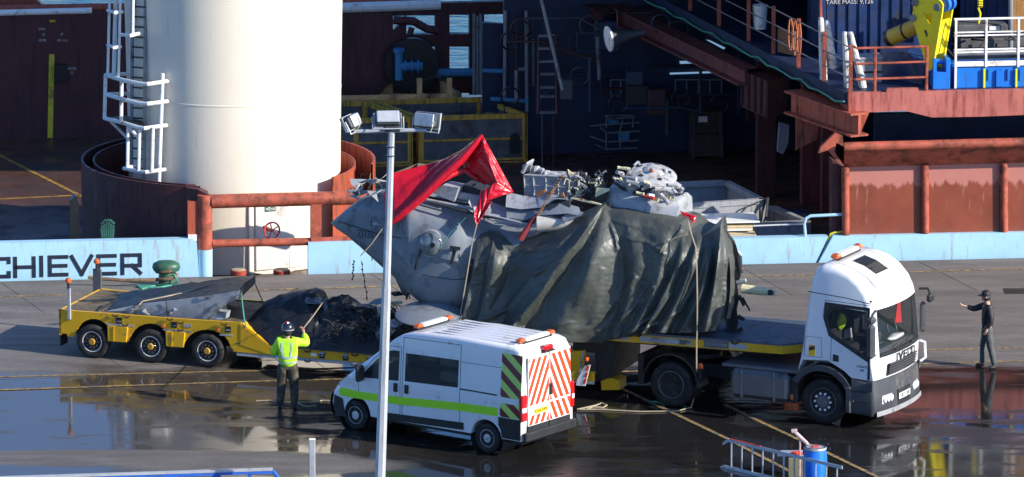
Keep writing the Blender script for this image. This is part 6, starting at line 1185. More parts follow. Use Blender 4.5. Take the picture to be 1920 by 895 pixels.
rope([T(*z7(x, y), b) for x, y, b in ((610, 400, .0), (540, 470, -.03), (500, 530, -.05))], .012, 'lashing_rope', 'rope_teal', 'thin line tied to the bubble window latch')
rope([W(1082, 768, .02), W(1100, 764, .03), W(1118, 760, .03), W(1128, 756, .03), W(1138, 760, .03), W(1130, 765, .02), W(1112, 763, .04), W(1100, 768, .02)], .018, 'ground_rope', 'rope_tan', 'looped end of pale rope on the wet ground right of the van', 'rope')
for x, y in ((1226, 757), (1265, 760)): tag((lambda b: b.path([W(x, y, .02), W(x-8, y-3, .02), W(x+4, y-4, .10), W(x+14, y, .02), W(x+20, y+3, .02)], .02, 5).build('strap_end', MATS['rope_teal']))(MB()), 'blue strap end on the ground near the top of the yellow line' if x < 1240 else 'curled blue strap end on the ground below the lorry rear wheel', 'strap')
# the red sheet
def sheet(fan, n=14, amp=.035, seed=0):
    """quad patch of four 3-D corners, wrinkled"""
    A_, B_, C_, D_ = fan; rows = []
    nn_ = (B_-A_).cross(D_-A_).normalized()
    for i in range(n+1):
        u = i/n; r_ = []
        for j in range(n+1):
            v = j/n; p = A_.lerp(B_, u).lerp(D_.lerp(C_, u), v); k = min(1, 8*min(u, 1-u, v, 1-v)); p = p+nn_*(fbm(p+Vector((seed, 0, 0)), 2.2)*amp+.018*sin(v*16+u*5+seed))*k; r_.append(p)
        rows.append(r_)
    return rows
def r7(x, y, b): return T(*z7(x, y), b)
A_ = r7(680, 50, .95); mb = MB()
mb.grid(sheet((A_, r7(300, 425, .12), r7(300, 215, .55), r7(560, 143, 1.25)), 22, .05))
mb.grid(sheet((r7(300, 425, .12), r7(275, 420, .2), r7(268, 300, .4), r7(300, 215, .55)), 8, .02, 5))
mb.grid(sheet((A_, r7(812, 292, .85), r7(740, 245, .62), r7(690, 110, .80)), 14, .03, 2))
mb.grid(sheet((r7(690, 110, .80), r7(740, 245, .62), r7(690, 262, 1.0), r7(605, 205, 1.05)), 14, .04, 3))
mb.grid(sheet((r7(740, 245, .62), r7(812, 292, .85), r7(745, 312, .55), r7(700, 330, .45)), 10, .03, 4))
mb.grid(sheet((r7(740, 245, .62), r7(700, 330, .45), r7(655, 436, .08), r7(672, 300, .5)), 14, .03, 6))
mb.grid(sheet((r7(672, 300, .5), r7(655, 436, .08), r7(645, 385, .12), r7(690, 262, .9)), 10, .03, 7))
mb.grid(sheet((r7(700, 330, .45), r7(722, 330, .4), r7(690, 380, .2), r7(655, 436, .08)), 8, .02, 8))
mb.grid(sheet((A_, r7(690, 110, .8), r7(605, 205, 1.05), r7(590, 130, 1.2)), 12, .03, 9))
mb.path([r7(288, 428, .1), r7(330, 395, .16), r7(430, 312, .35), r7(520, 225, .55), r7(600, 150, .75), r7(655, 85, .88), r7(681, 52, .95)], [.05, .085, .10, .10, .09, .07, .03], 12)
mb.path([r7(520, 240, .6), r7(560, 215, .8), r7(610, 200, 1.0), r7(660, 240, .9)], [.05, .07, .06, .04], 10)
rs = mb.build('red_sheet', MATS['tarp_red'], smooth=70); tag(rs, 'bright red plastic sheet peaked like a tent over the tail of the wreck', 'sheet'); md = rs.modifiers.new('thick', 'SOLIDIFY'); md.thickness = .008; md.offset = 0
mb = MB(); mb.prism([r7(300, 215, 1.9), r7(410, 172, 2.1), r7(330, 225, 2.1)], TN*.03); mb.prism([r7(410, 172, 2.1), r7(470, 180, 2.2), r7(540, 150, 2.2), r7(400, 240, 2.2)], TN*.03); tag(mb.build('buff_cloth', MATS['rope_tan']), 'torn buff cloth edge behind the red sheet', 'cloth')
mb = MB(); mb.grid(sheet((T(1274, 395, 1.2), T(1306, 406, 1.2), T(1301, 420, 1.1), T(1288, 416, 1.1)), 6, .02)); o = tag(mb.build('red_sheet', MATS['tarp_red']), 'small red sheet corner showing right of the rotor fairing', 'sheet'); md = o.modifiers.new('t', 'SOLIDIFY'); md.thickness = .01
p, q = T(1006, 402, .3), T(975, 449, .15); mb = MB(); mb.path([p, p.lerp(q, .4), q], [.015, .055, .085], 8); o = tag(mb.build('red_streamer', mat('streamer_red', (.22, .02, .025), .7, var=.3)), 'small red warning streamer hanging beside the exhaust duct', 'streamer'); md = None
# ------------------------------------------------------------------ other wreckage on the trailer
def tk(x, y, b): return T(*z3(x, y), b)
wp = empty('wreck_panel', tk(800, 430, 1.0), 'grey tapering wreck section with torn black top lying over the trailer axles', 'wreckage', rz=ang)
near = [(382, 387), (500, 362), (660, 328), (830, 310), (1080, 278), (1332, 238)]; farp = [(415, 330), (500, 258), (720, 228), (960, 195), (1220, 160), (1450, 132)]
rows = []
for t in [i/8 for i in range(9)]:
    rows.append([tk(x0+(x1-x0)*t, y0+(y1-y0)*t, .3+1.9*t)+Z*(fbm(Vector((x0*.01, t*3, 1)), 2)*.05*(0 if t in (0,) else 1)) for (x0, y0), (x1, y1) in zip([interp(near, k/24) for k in range(25)], [interp(farp, k/24) for k in range(25)])])
mb = MB(); mb.grid(rows); mb.grid([[p-Z*.03 for p in r_] for r_ in rows]); mb.build('black_top', MATS['tarp_black'], wp, smooth=60)
low = [(382, 392), (600, 414), (840, 434), (1100, 448), (1172, 400), (1262, 326), (1340, 300)]
rows = [[tk(*interp(near, k/24), .3)-Z*.012 for k in range(25)], [tk(*[(a+c)/2 for a, c in zip(interp(near, k/24), interp(low, k/24))], .27) for k in range(25)], [tk(*interp(low, k/24), .32) for k in range(25)], [tk(*interp(low, k/24), 2.0) for k in range(25)]]
mb = MB(); mb.grid(rows); mb.build('grey_side', MATS['heli_light'], wp, smooth=30)
mb = MB(); mb.prism([tk(1332, 240, .3), tk(1450, 135, 2.2), tk(1452, 190, 2.2), tk(1340, 302, .3)], -TU*.03); mb.build('cut_end', MATS['heli_dark'], wp, smooth=0); mb = MB(); mb.prism([tk(1315, 252, .28), tk(1340, 240, .28), tk(1325, 300, .28), tk(1312, 303, .28)], TN*.02); mb.build('bright_edge', MATS['heli_white'], wp, smooth=0)
for x0, y0, x1, y1 in ((825, 315, 840, 432), (600, 345, 612, 412)): mb = MB(); mb.path([tk(x0, y0, .265), tk((x0+x1)/2, (y0+y1)/2, .25), tk(x1, y1, .27)], .01, 5); mb.build('seam', MATS['heli_dark'], wp)
for x, y in ((690, 395), (890, 385), (1105, 290), (870, 400)): mb = MB(); p = tk(x, y, .25); mb.prism([p+Vector((R.uniform(-.12, .12), 0, R.uniform(-.1, .1))) for _ in range(5)], TN*.02); mb.build('scuffed_patch', MATS['heli_white' if x != 1105 else 'heli_dark'], wp, smooth=0)
rope([tk(580, 395, .22), tk(640, 340, .24), tk(660, 318, .32), tk(930, 262, .9), tk(1120, 205, 1.5)], .018, 'lashing_strap', 'rope_tan', 'tan strap over the black top of the wreck section on the axles', 'strap'); rope([tk(370, 375, .2), tk(440, 330, .5), tk(490, 300, .8)], .022, 'lashing_strap', 'trim_black', 'black strap at the tail end of the grey wreck section', 'strap')
for lab, pts, m, b in (('crushed white and grey scrap tucked under the wreck section', [(1120, 400), (1180, 385), (1250, 395), (1240, 440), (1160, 460), (1130, 440)], 'heli_light', .4), ('torn buff scrap standing under the wreck section end', [(1172, 350), (1200, 325), (1222, 345), (1225, 395), (1195, 400)], 'cream', .8)):
    mb = MB(); mb.prism([tk(x, y, b+R.uniform(-.05, .1)) for x, y in pts], TN*.25); tag(mb.build('scrap_piece', MATS[m], smooth=0), lab, 'scrap')
mb = MB(); mb.obox(tk(1230, 385, 1.6), TU*1.6, TN*.5, Z*.08); mb.obox(tk(1230, 405, 1.4), TU*2.2, TN*.5, Z*.08); tag(mb.build('timber_beam', MATS['deck_wood']), 'dark timber beams between the axle load and the black bundle', 'timber')
def heap(ridge, bn, br, bf, zbase, amp, name, m, lab, f, k1=1.6, sm=35, n=46):
    rows = []
    for t in [i/22 for i in range(23)]:
        r_ = []
        for i in range(n+1):
            x, y = interp(ridge, i/n); pr = T(*f(x, y), br); a = (pr-T0).dot(TU); tt = min(1, t/.62); bk = max(0, (t-.62)/.38); b = bn+(br-bn)*tt+(bf-br)*bk; h = sin(tt*pi/2)**.75*(1-bk**1.8); p = TP(a, b, zbase+(pr.z-zbase)*h)
            g = min(1, 4*min(t, 1-t)); p += (Z*abs(fbm(p*1.0, k1))*.7-TN*fbm(p+Vector((3, 1, 2)), k1))*amp*g*(.35 if abs(t-.62) < .06 else 1); r_.append(p)
        rows.append(r_)
    mb = MB(); mb.grid(rows); return tag(mb.build(name, MATS[m], smooth=sm), lab, 'bundle')
heap([(150, 440), (190, 330), (265, 262), (345, 205), (440, 162), (560, 132), (660, 112), (720, 100), (795, 130), (812, 180), (860, 220), (885, 320), (940, 450)], .05, 1.0, 2.3, zb0, .16, 'black_bundle', 'tarp_black', 'large black sheet covered bundle on the low bed behind the worker', z4)
heap([(860, 420), (870, 200), (930, 188), (1020, 192), (1090, 232), (1140, 245), (1250, 268), (1340, 300), (1480, 330), (1650, 360), (1800, 420)], .02, 1.1, 2.35, zb0, .22, 'debris_heap', 'tarp_black', 'low heap of tangled black wreckage between the black bundle and the fuselage', z4, 3.0, 20)
bits = MB()
for i in range(420):
    x = R.uniform(860, 1700); y = R.uniform(260, 680); p = T(*z4(x, y), R.uniform(-.02, .3) if y > 420 else R.uniform(.3, 1.0)); d = Vector((R.uniform(-1, 1), R.uniform(-.4, .4), R.uniform(-.6, .6)))*R.uniform(.08, .3); bits.path([p, p+d*.5+Vector((0, 0, R.uniform(-.03, .05))), p+d], R.uniform(.006, .018), 4)
tag(bits.build('wire_tangle', MATS['heli_dark'], smooth=0), 'tangle of dark wires and splinters over the wreckage heap', 'debris', kind='stuff')
for i, (pts, m, b) in enumerate((([(1250, 250), (1300, 215), (1420, 195), (1440, 225), (1330, 258)], 'heli_grey', .9), ([(1325, 285), (1355, 285), (1352, 345), (1340, 345)], 'heli_white', .3), ([(1450, 235), (1550, 230), (1560, 250), (1460, 262)], 'cream', .9), ([(1310, 520), (1350, 480), (1420, 470), (1500, 500), (1440, 560), (1330, 600)], 'heli_grey', .05), ([(1360, 430), (1480, 400), (1560, 440), (1500, 470), (1390, 460)], 'heli_light', .15), ([(1440, 150), (1520, 140), (1570, 170), (1490, 180)], 'heli_dark', 1.0))):
    mb = MB(); mb.prism([T(*z4(x, y), b+R.uniform(-.06, .1)) for x, y in pts], TN*.05+Z*.02); tag(mb.build('scrap_sheet', MATS[m], smooth=0), ('curved grey scrap sheet behind the lamp post', 'small white scrap corner beside the lamp post', 'pale scrap strip right of the lamp post', 'bent grey scrap sheet low on the bed by the lamp post', 'light grey scrap plate right of the lamp post', 'dark scrap flake on top of the heap')[i], 'scrap')
mb = MB(); p0, p1 = T(*z4(800, 205), .6), T(*z4(870, 320), .5)
mb.grid(sheet((T(*z4(660, 245), .45), T(*z4(815, 250), .4), T(*z4(820, 195), .75), T(*z4(650, 130), .85)), 8, .03)); mb.grid(sheet((T(*z4(815, 200), .5), T(*z4(850, 215), .5), T(*z4(880, 310), .4), T(*z4(835, 318), .4)), 6, .03)); o = tag(mb.build('clear_film', mat('film_grey', (.10, .11, .13), .2, var=.4, scale=8, bump=.02, bscale=14)), 'shiny grey plastic film patch on the black bundle', 'film'); o.modifiers.new('t', 'SOLIDIFY').thickness = .01
for i, (x0, y0, x1, y1, b0, b1) in enumerate(((1180, -150, 1240, 220, .6, .9), (1110, -160, 1100, 30, .6, .7))):
    p, q = T(*z4(x0, y0), b0), T(*z4(x1, y1), b1); mb = MB(); pts = [p.lerp(q, k/14)+TU*.012*sin(k*1.3) for k in range(15)]; mb.path(pts, .010, 5)
    for k in range(1, 14, 2): mb.lathe([(.008, -.03), (.024, 0), (.008, .03)], pts[k], (TU*cos(k*2)+Z*sin(k*2)), n=6)
    tag(mb.build('snagged_cable', MATS['heli_dark'], smooth=0), 'long snagged black cable hanging under the tail of the fuselage' if i == 0 else 'shorter snagged cable hanging from the tip of the fuselage tail', 'cable')
rope([T(*z7(x, y), b) for x, y, b in ((265, 440, .1), (215, 510, .0), (170, 560, -.05))], .014, 'lashing_rope', 'rope_tan', 'pale line tied from the red sheet edge down across the fuselage tail')
rope([tk(1350, 260, .2), tk(1372, 440, .1), tk(1385, 500, .05)], .018, 'lashing_strap', 'rope_teal', 'teal grey strap from the wreck section end to the trailer neck', 'strap'); rope([tk(1450, 200, 2.0), tk(1480, 270, 1.8), tk(1510, 340, 1.6)], .014, 'lashing_strap', 'trim_black', 'thin dark strap behind the wreck section end', 'strap')
# ------------------------------------------------------------------ cargo on the ship's deck
mat('basket_yellow', (.62, .35, .045), .5, var=.2, scale=3, dirt=.35, dcol=(.10, .06, .02), streak=True); mat('basket_panel', (.11, .12, .13), .6, var=.4, scale=3, dirt=.3); mat('basket_tan', (.75, .42, .18), .55, var=.2, dirt=.3)
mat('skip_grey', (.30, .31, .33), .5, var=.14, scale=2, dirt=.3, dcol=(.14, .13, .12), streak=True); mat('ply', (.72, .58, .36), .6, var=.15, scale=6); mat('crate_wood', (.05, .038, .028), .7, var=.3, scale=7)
def basket(name, corners, z0, z1, th, mf, mp, label, group=None, posts=True, nmid=0, lip=.09):
    """open topped steel basket: corners FL, FR, BR, BL on the ground plan"""
    c = [Vector((p.x, p.y, 0)) for p in corners]; cen = sum(c, Vector())/4
    o = empty(name, cen+Z*z0, label, 'cargo basket', group)
    for i in range(4):
        a, b = c[i], c[(i+1) % 4]; d = (b-a); l = d.length; d.normalize(); n = Vector((-d.y, d.x, 0))
        if n.dot(cen-a) < 0: n = -n
        mb = MB(); mb.obox(a+n*.03+Z*(z0+.08), d*l, n*.03, Z*(z1-z0-.1)); mb.build('side_panel', MATS[mp], o)
        mb = MB(); mb.obox(a+Z*(z1-.13), d*l, n*lip, Z*.13); mb.build('top_rim', MATS[mf], o); mb = MB(); mb.obox(a+Z*z0, d*l, n*lip, Z*.12); mb.build('bottom_rim', MATS[mf], o)
        mb = MB(); mb.obox(a-n*.005+Z*(z0+(z1-z0)*.47), d*l, n*.03, Z*.06); mb.build('mid_rail', MATS[mf], o)
        if posts:
            for t in [0, 1]+[(k+1)/(nmid+1) for k in range(nmid)]:
                p = a+d*(l*t-(.14 if t == 1 else (.07 if 0 < t < 1 else 0))); mb = MB(); mb.obox(p-n*.004+Z*(z0+.12), d*.14, n*.08, Z*(z1-z0-.25)); mb.build('post', MATS[mf], o)
    mb = MB(); mb.prism([p+Z*(z0+.03) for p in c], Z*.04); mb.build('floor_plate', MATS[mp], o, smooth=0)
    return o
zt_b = 0.93
def yb(px, py): return W(px, py, zt_b)
bk1 = basket('cargo_basket', [yb(785, 219), yb(989, 213), yb(903, 182), yb(697, 188)], DZ, zt_b, .1, 'basket_yellow', 'basket_panel', 'dark yellow open cargo basket with black FLOOD ENTRY print on its rim', 'yellow cargo baskets behind the wreck', nmid=0)
bk2 = basket('cargo_basket', [yb(560, 226), yb(774, 220), yb(688, 189), yb(474, 195)], DZ, zt_b, .1, 'basket_yellow', 'basket_panel', 'dark yellow open cargo basket beside the white pedestal, left of the printed one', 'yellow cargo baskets behind the wreck', nmid=1)
p, q = yb(850, 217), yb(965, 213); d = (q-p).normalized(); text('FLOOD  ENTRY', p.lerp(q, .5)-Z*.065-QN*.012, d, Z, .19, MATS['black_paint'], bk1)
for x in (812, 957):
    p = yb(x, 216); mb = MB(); mb.obox(p-Z*1.05-QN*.02, d*.26, QN*.05, Z*.42, .0); mb.lathe([(.13, 0), (.13, .05)], p-Z*.63+d*.13-QN*.02, QN, n=14); mb.build('fork_pocket', MATS['black_paint'], bk1)
for i in range(2): p = yb(*((900, 183), (705, 190))[i]); mb = MB(); mb.path([p, p+Vector((.05, -.1, -.25)), p+Vector((-.05, -.3, -.55)), p+Vector((.1, -.4, -.3))], .03, 6); tag(mb.build('lifting_sling', MATS['rope_brown']), 'dark lifting sling draped over the far corner of the %s yellow basket' % ('printed' if i == 0 else 'left'), 'sling')
p = yb(912, 212); mb = MB(); mb.prism([p, p+d*.14, p+d*.02-Z*.4, p-d*.06-Z*.38], -QN*.02); tag(mb.build('strap_tail', MATS['basket_yellow'], smooth=0), 'yellow strap tail hanging across the print on the basket rim', 'strap')
z3b = 1.0
bt = basket('cargo_basket', [W(560, 182, z3b), W(866, 176, z3b), W(826, 148, z3b), W(520, 156, z3b)], DZ, z3b, .1, 'basket_tan', 'basket_tan', 'tan cargo frame behind the two yellow baskets', None, nmid=3)
for x, y in ((782, 176), (838, 176)): p = W(x, y, z3b); mb = MB(); mb.obox(p, QU*.14, QN*.1, Z*.42); mb.build('lifting_post', MATS['basket_tan'], bt)
mb = MB(); mb.path([W(770, 176, z3b)+Z*(.0+.45*sin(pi*t))+QU*(1.3*t) for t in [i/10 for i in range(11)]], .02, 5); tag(mb.build('hose', MATS['black_paint']), 'thin black hose arched over the tan cargo frame', 'hose')
zg_ = 1.0
g1 = basket('cargo_basket', [W(1252, 385, zg_), W(1436, 373, zg_), W(1365, 337, zg_), W(1184, 344, zg_)], DZ, zg_, .1, 'skip_grey', 'skip_grey', 'large pale grey open cargo basket right of the rotor head', 'grey cargo baskets', posts=True, nmid=1, lip=.16)
zg2 = .48
g2 = basket('cargo_basket', [W(1418, 419, zg2), W(1520, 414, zg2), W(1452, 384, zg2), W(1352, 388, zg2)], DZ, zg2, .1, 'skip_grey', 'skip_grey', 'smaller pale grey cargo basket beside the light blue handrail', 'grey cargo baskets', nmid=0, lip=.14)
p = S(1462, 437, sd(1462, 437, .2)); p0 = W(1422, 432, .22); p1 = W(1516, 428, .22); dd = (p1-p0).normalized(); text('ATTENTION', p0+dd*.32-QN*.03, dd, Z, .10, MATS['letter_navy'], g2); text('10', p0+dd*.85-QN*.03, dd, Z, .15, MATS['letter_navy'], g2)
mb = MB(); p = W(1436, 373, zg_); mb.path([p, p+Vector((-.1, -.2, -.3)), p+Vector((-.15, -.3, -.75)), p+Vector((.0, -.3, -.4)), p+Vector((.05, -.1, .05))], .035, 6); mb.path([p, p+Vector((-.5, -.3, -.15)), p+Vector((-.85, -.45, -.5)), p+Vector((-.9, -.5, -.7))], .02, 5); tag(mb.build('lifting_sling', MATS['black_paint']), 'black wire lifting sling over the corner between the two grey baskets', 'sling')
ps = empty('plywood_stack', W(1375, 450, 0), 'stack of pale sunlit plywood sheets in front of the grey baskets', 'plywood')
for k, (x0, x1, y) in enumerate(((1366, 1417, 446), (1366, 1416, 443), (1362, 1414, 440), (1345, 1409, 434), (1345, 1409, 431), (1343, 1409, 427.5), (1322, 1421, 420))):
    d_ = 1.6; a = S(x0, y, d_); mb = MB(); mb.obox(a, QU*((x1-x0)/71), QN*1.1, Z*(.035 if k not in (3, 4) else .04)); mb.build('sheet', MATS['ply' if k % 3 else 'reflect_white'], ps)
mb = MB(); a = S(1300, 418, 1.7); mb.prism([S(1296, 416, 1.7), S(1312, 414, 1.7), S(1350, 428, 1.6), S(1350, 436, 1.6)], QN*.3); tag(mb.build('timber_plank', MATS['ply'], smooth=0), 'sunlit plank leaning beside the plywood stack', 'plank')
mb = MB(); mb.path([S(1412, 424, 1.4), S(1460, 422, 1.3), S(1490, 421, 1.2), S(1509, 420, .6)], .02, 5); tag(mb.build('white_chain', MATS['white_paint']), 'thin white chain from the grey basket to the light blue handrail', 'chain')
# wooden crates and a tubular trolley in the dark
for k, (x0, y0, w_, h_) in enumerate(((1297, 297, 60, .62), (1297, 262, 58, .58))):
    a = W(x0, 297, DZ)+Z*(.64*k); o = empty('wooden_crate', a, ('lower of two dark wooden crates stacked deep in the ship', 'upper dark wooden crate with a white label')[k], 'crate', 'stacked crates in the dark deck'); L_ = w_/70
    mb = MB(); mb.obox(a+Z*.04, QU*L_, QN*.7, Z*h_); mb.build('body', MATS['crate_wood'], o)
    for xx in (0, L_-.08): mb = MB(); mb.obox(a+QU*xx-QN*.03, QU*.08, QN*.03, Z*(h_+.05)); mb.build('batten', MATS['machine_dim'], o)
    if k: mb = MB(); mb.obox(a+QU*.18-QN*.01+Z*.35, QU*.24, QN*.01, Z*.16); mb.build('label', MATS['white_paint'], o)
zt2 = zm(1100, 190, 6.857); tr = empty('tube_trolley', W(1150, 285, DZ), 'small tubular steel trolley standing in the dark ship interior', 'trolley'); dt = sd(1150, 290, DZ)
for pts in ([(230, 185), (600, 185), (620, 210), (290, 222), (230, 185)], [(255, 215), (250, 340)], [(460, 220), (445, 340)], [(600, 210), (590, 340)], [(45, 320), (250, 300), (680, 275)], [(170, 335), (260, 410), (680, 385)], [(40, 450), (250, 525), (660, 505)], [(120, 560), (250, 620), (660, 600)], [(250, 410), (250, 620)], [(430, 340), (430, 600)]):
    mb = MB(); mb.path([S(*zt2(x, y), dt) for x, y in pts], .022, 6); mb.build('tube', MATS['grey_pipe'], tr)
mb = MB(); mb.prism([S(*zt2(x, y), dt) for x, y in ((410, 390), (550, 400), (545, 500), (410, 510))], QN*.05); mb.build('plate', MATS['pipe_blue'], tr, smooth=0); mb = MB(); mb.obox(S(*zt2(280, 300), dt), QU*.3, QN*.3, Z*.12, .04); mb.build('motor', MATS['pipe_blue'], tr)
mb = MB(); a = S(1496, 402, 4.5); mb.lathe([(.24, 0), (.26, .75), (.27, .77), (0, .77)], Vector((a.x, a.y, DZ)), n=16); tag(mb.build('waste_bin', MATS['blue_container']), 'dark blue bin standing behind the small grey basket', 'bin')
mb = MB(); mb.prism([S(1462, 230, 5.8), S(1480, 235, 5.8), S(1478, 270, 5.8), S(1468, 290, 5.8), S(1458, 285, 5.8)], QN*.2); tag(mb.build('hung_sack', mat('sack_grey', (.16, .17, .19), .7, var=.3, scale=6), smooth=0), 'grey sack hanging beside the dark red column', 'sack')
# ------------------------------------------------------------------ lamp post, barrier, small things on the quay
mat('galvanised', (.50, .52, .55), .42, .35, var=.12, scale=2, dirt=.2, dcol=(.25, .25, .25), streak=True); mat('lamp_dark', (.06, .065, .07), .4, .2, var=.2); mat('barrier_blue', (.02, .12, .55), .4, var=.2, dirt=.25, dcol=(.05, .06, .1), dscale=4)
mat('barrel_blue', (.01, .16, .72), .35, var=.08, dirt=.1); mat('alu', (.55, .57, .6), .35, .6, var=.15, scale=6); mat('lamp_glass', (.35, .38, .42), .08, var=.1); mat('bollard_green', (.022, .11, .07), .4, var=.25, scale=5, dirt=.3, dcol=(.12, .08, .04), dscale=5); mat('red_tape', (.70, .05, .03), .5)
base = W(709, 1012); YP = Vector((0, -1, 0))
def L(px, py, off=0): return onplane(px, py, base+Vector((0, off, 0)), YP)
lp = empty('lamp_post', base, 'tall galvanised lamp post carrying three floodlights, standing in front of the van', 'lamp post')
top_, bot_ = L(734, 246), base
mb = MB(); mb.path([bot_, bot_.lerp(top_, .62), bot_.lerp(top_, .63), top_], [.125, .105, .09, .075], 8); mb.build('pole', MATS['galvanised'], lp, smooth=20)
for y in (275, 292): mb = MB(); p = L(733-(y-246)*.033, y); mb.lathe([(.10, -.012), (.10, .012)], p, n=12); mb.build('band', MATS['lamp_dark'], lp)
mb = MB(); mb.path([L(664, 247), L(800, 244)], .045, 8); mb.build('cross_arm', MATS['galvanised'], lp); mb = MB(); mb.obox(L(721, 248, -.1), Vector((.33, 0, 0)), Vector((0, .2, 0)), Z*.12, .02); mb.build('arm_clamp', MATS['lamp_dark'], lp)
mb = MB(); mb.obox(base-Vector((.2, .2, 0)), Vector((.4, 0, 0)), Vector((0, .4, 0)), Z*.03); mb.build('base_plate', MATS['galvanised'], lp)
def flood(px, py, yaw, tilt, w, h):
    c = L(px, py, .05); M_ = Matrix.Translation(c) @ Matrix.Rotation(radians(yaw), 4, 'Z') @ Matrix.Rotation(radians(tilt), 4, 'X')
    mb = MB(); mb.box((-w/2*.92, -.14, -h/2*.9), (w/2*.92, .02, h/2*.9), .05, M_); hs = mb.build('floodlight', MATS['lamp_dark'], lp)
    mb = MB()
    mb.holed([[M_ @ Vector(v) for v in ((-w/2, .02, -h/2), (w/2, .02, -h/2), (w/2, .02, h/2), (-w/2, .02, h/2))], [M_ @ Vector(v) for v in ((-w/2+.04, .02, -h/2+.04), (w/2-.04, .02, -h/2+.04), (w/2-.04, .02, h/2-.04), (-w/2+.04, .02, h/2-.04))]], (M_.to_3x3() @ Vector((0, .06, 0)))); mb.build('rim', MATS['galvanised'], hs, smooth=0)
    mb = MB(); mb.box((-w/2+.03, .04, -h/2+.03), (w/2-.03, .055, h/2-.03), 0, M_); mb.build('lens', MATS['lamp_glass'], hs)
    mb = MB(); mb.box((-w/2*.80, -.165, -h/2*.78), (w/2*.80, -.13, h/2*.78), .02, M_); mb.build('back_plate', MATS['galvanised'], hs)
    mb = MB(); mb.path([M_ @ Vector(v) for v in ((-w/2-.03, -.03, .05), (-w/2-.03, -.03, -h/2-.06), (w/2+.03, -.03, -h/2-.06), (w/2+.03, -.03, .05))], .018, 5); mb.build('bracket', MATS['galvanised'], hs)
    mb = MB(); a = M_ @ Vector((w*.2, -.15, h*.3)); mb.path([a, a+Vector((.1, -.1, -.15)), a+Vector((.02, -.05, -.36))], .010, 4); mb.build('cable', MATS['cream'], hs)
flood(657, 230, 68, -28, .52, .34); flood(727, 225, 4, -42, .60, .36); flood(801, 226, -28, -14, .58, .36)
# plain white post, blue barrier
pb = W(586, 965); o = empty('marker_post', pb, 'plain square white post between the worker and the lamp post', 'post'); h = onplane(586, 823, pb, YP).z
mb = MB(); mb.box((pb.x-.065, pb.y-.065, 0), (pb.x+.065, pb.y+.065, h-.02), .01); mb.build('shaft', MATS['galvanised'], o); mb = MB(); mb.box((pb.x-.07, pb.y-.07, h-.02), (pb.x+.07, pb.y+.07, h), .008); mb.build('cap', MATS['white_paint'], o)
fb0, fb1 = W(-40, 990), W(512, 972); zr_ = onplane(512, 878, fb1, YP).z; fd = (fb1-fb0).normalized(); fl = (fb1-fb0).length
bar = empty('barrier', fb0.lerp(fb1, .5), 'blue steel crowd barrier with grey top rail along the bottom edge', 'barrier')
mb = MB(); mb.obox(fb0+Z*(zr_-.05)-Vector((0, .04, 0)), fd*fl, Vector((0, .1, 0)), Z*.05); mb.build('top_rail', MATS['galvanised'], bar); mb = MB(); mb.obox(fb0+Z*(zr_-.115)-Vector((0, .03, 0)), fd*fl, Vector((0, .08, 0)), Z*.06); mb.build('upper_beam', MATS['barrier_blue'], bar)
mb = MB(); mb.obox(fb0+Z*.1-Vector((0, .03, 0)), fd*fl, Vector((0, .08, 0)), Z*.06); mb.build('lower_beam', MATS['barrier_blue'], bar)
for x in (20, 125, 202, 305, 406, 468): t = (x+40)/552; p = fb0.lerp(fb1, t); mb = MB(); mb.obox(p-fd*.04, fd*.08, Vector((0, .06, 0)), Z*(zr_-.11)); mb.build('post', MATS['barrier_blue'], bar)
for x in (202, 406):
    for sg in (-1, 1): p = fb0.lerp(fb1, (x+40)/552); mb = MB(); mb.path([p+Z*(zr_-.12)+fd*sg*.03+Vector((0, .03, 0)), p+Z*.15+fd*sg*.7+Vector((0, .03, 0))], .035, 6); mb.build('brace', MATS['barrier_blue'], bar)
mb = MB(); mb.path([fb1+Z*(zr_-.07), fb1+Z*(zr_-.1)+fd*.03, fb1+fd*.75+Z*.03], .04, 6); mb.build('brace', MATS['barrier_blue'], bar)
# green quay bollard with mooring ropes
gp = W(312, 533); gb = empty('mooring_bollard', gp, 'green mushroom headed quay bollard wound with thick brown rope', 'bollard'); hz_ = onplane(312, 489, gp, YP).z
mb = MB(); mb.lathe([(.30, 0), (.30, .03), (.20, .05), (.18, hz_-.25)], gp, n=24); mb.build('stem', MATS['bollard_green'], gb)
mb = MB(); mb.lathe([(.16, hz_-.27), (.30, hz_-.25), (.335, hz_-.17), (.31, hz_-.07), (.2, hz_-.01), (0, hz_)], gp, n=28); mb.v = [Vector((gp.x+(v.x-gp.x)*1.05, gp.y+(v.y-gp.y)*.8, v.z)) for v in mb.v]; mb.build('head', MATS['bollard_green'], gb, smooth=50)
rp_ = [W(165, 520, .25), W(195, 523, .2), W(240, 526, .17), W(285, 526, .14)]+[gp+Vector((.24*cos(t), .24*sin(t), .14+.015*k)) for k, t in enumerate([pi*1.1+.5*i for i in range(26)])]; rope(rp_, .045, 'mooring_rope', 'rope_brown', 'thick brown mooring rope leading left from the green bollard', 'rope', 7)
rope([gp+Vector((.2, -.15, .28)), gp+Vector((.30, -.3, .12)), W(322, 535, .03), W(295, 540, .03), W(262, 539, .03), W(256, 536, .03), W(290, 536, .04), W(265, 542, .03)], .028, 'mooring_rope', 'rope_teal', 'teal rope tail lying on the quay left of the green bollard')
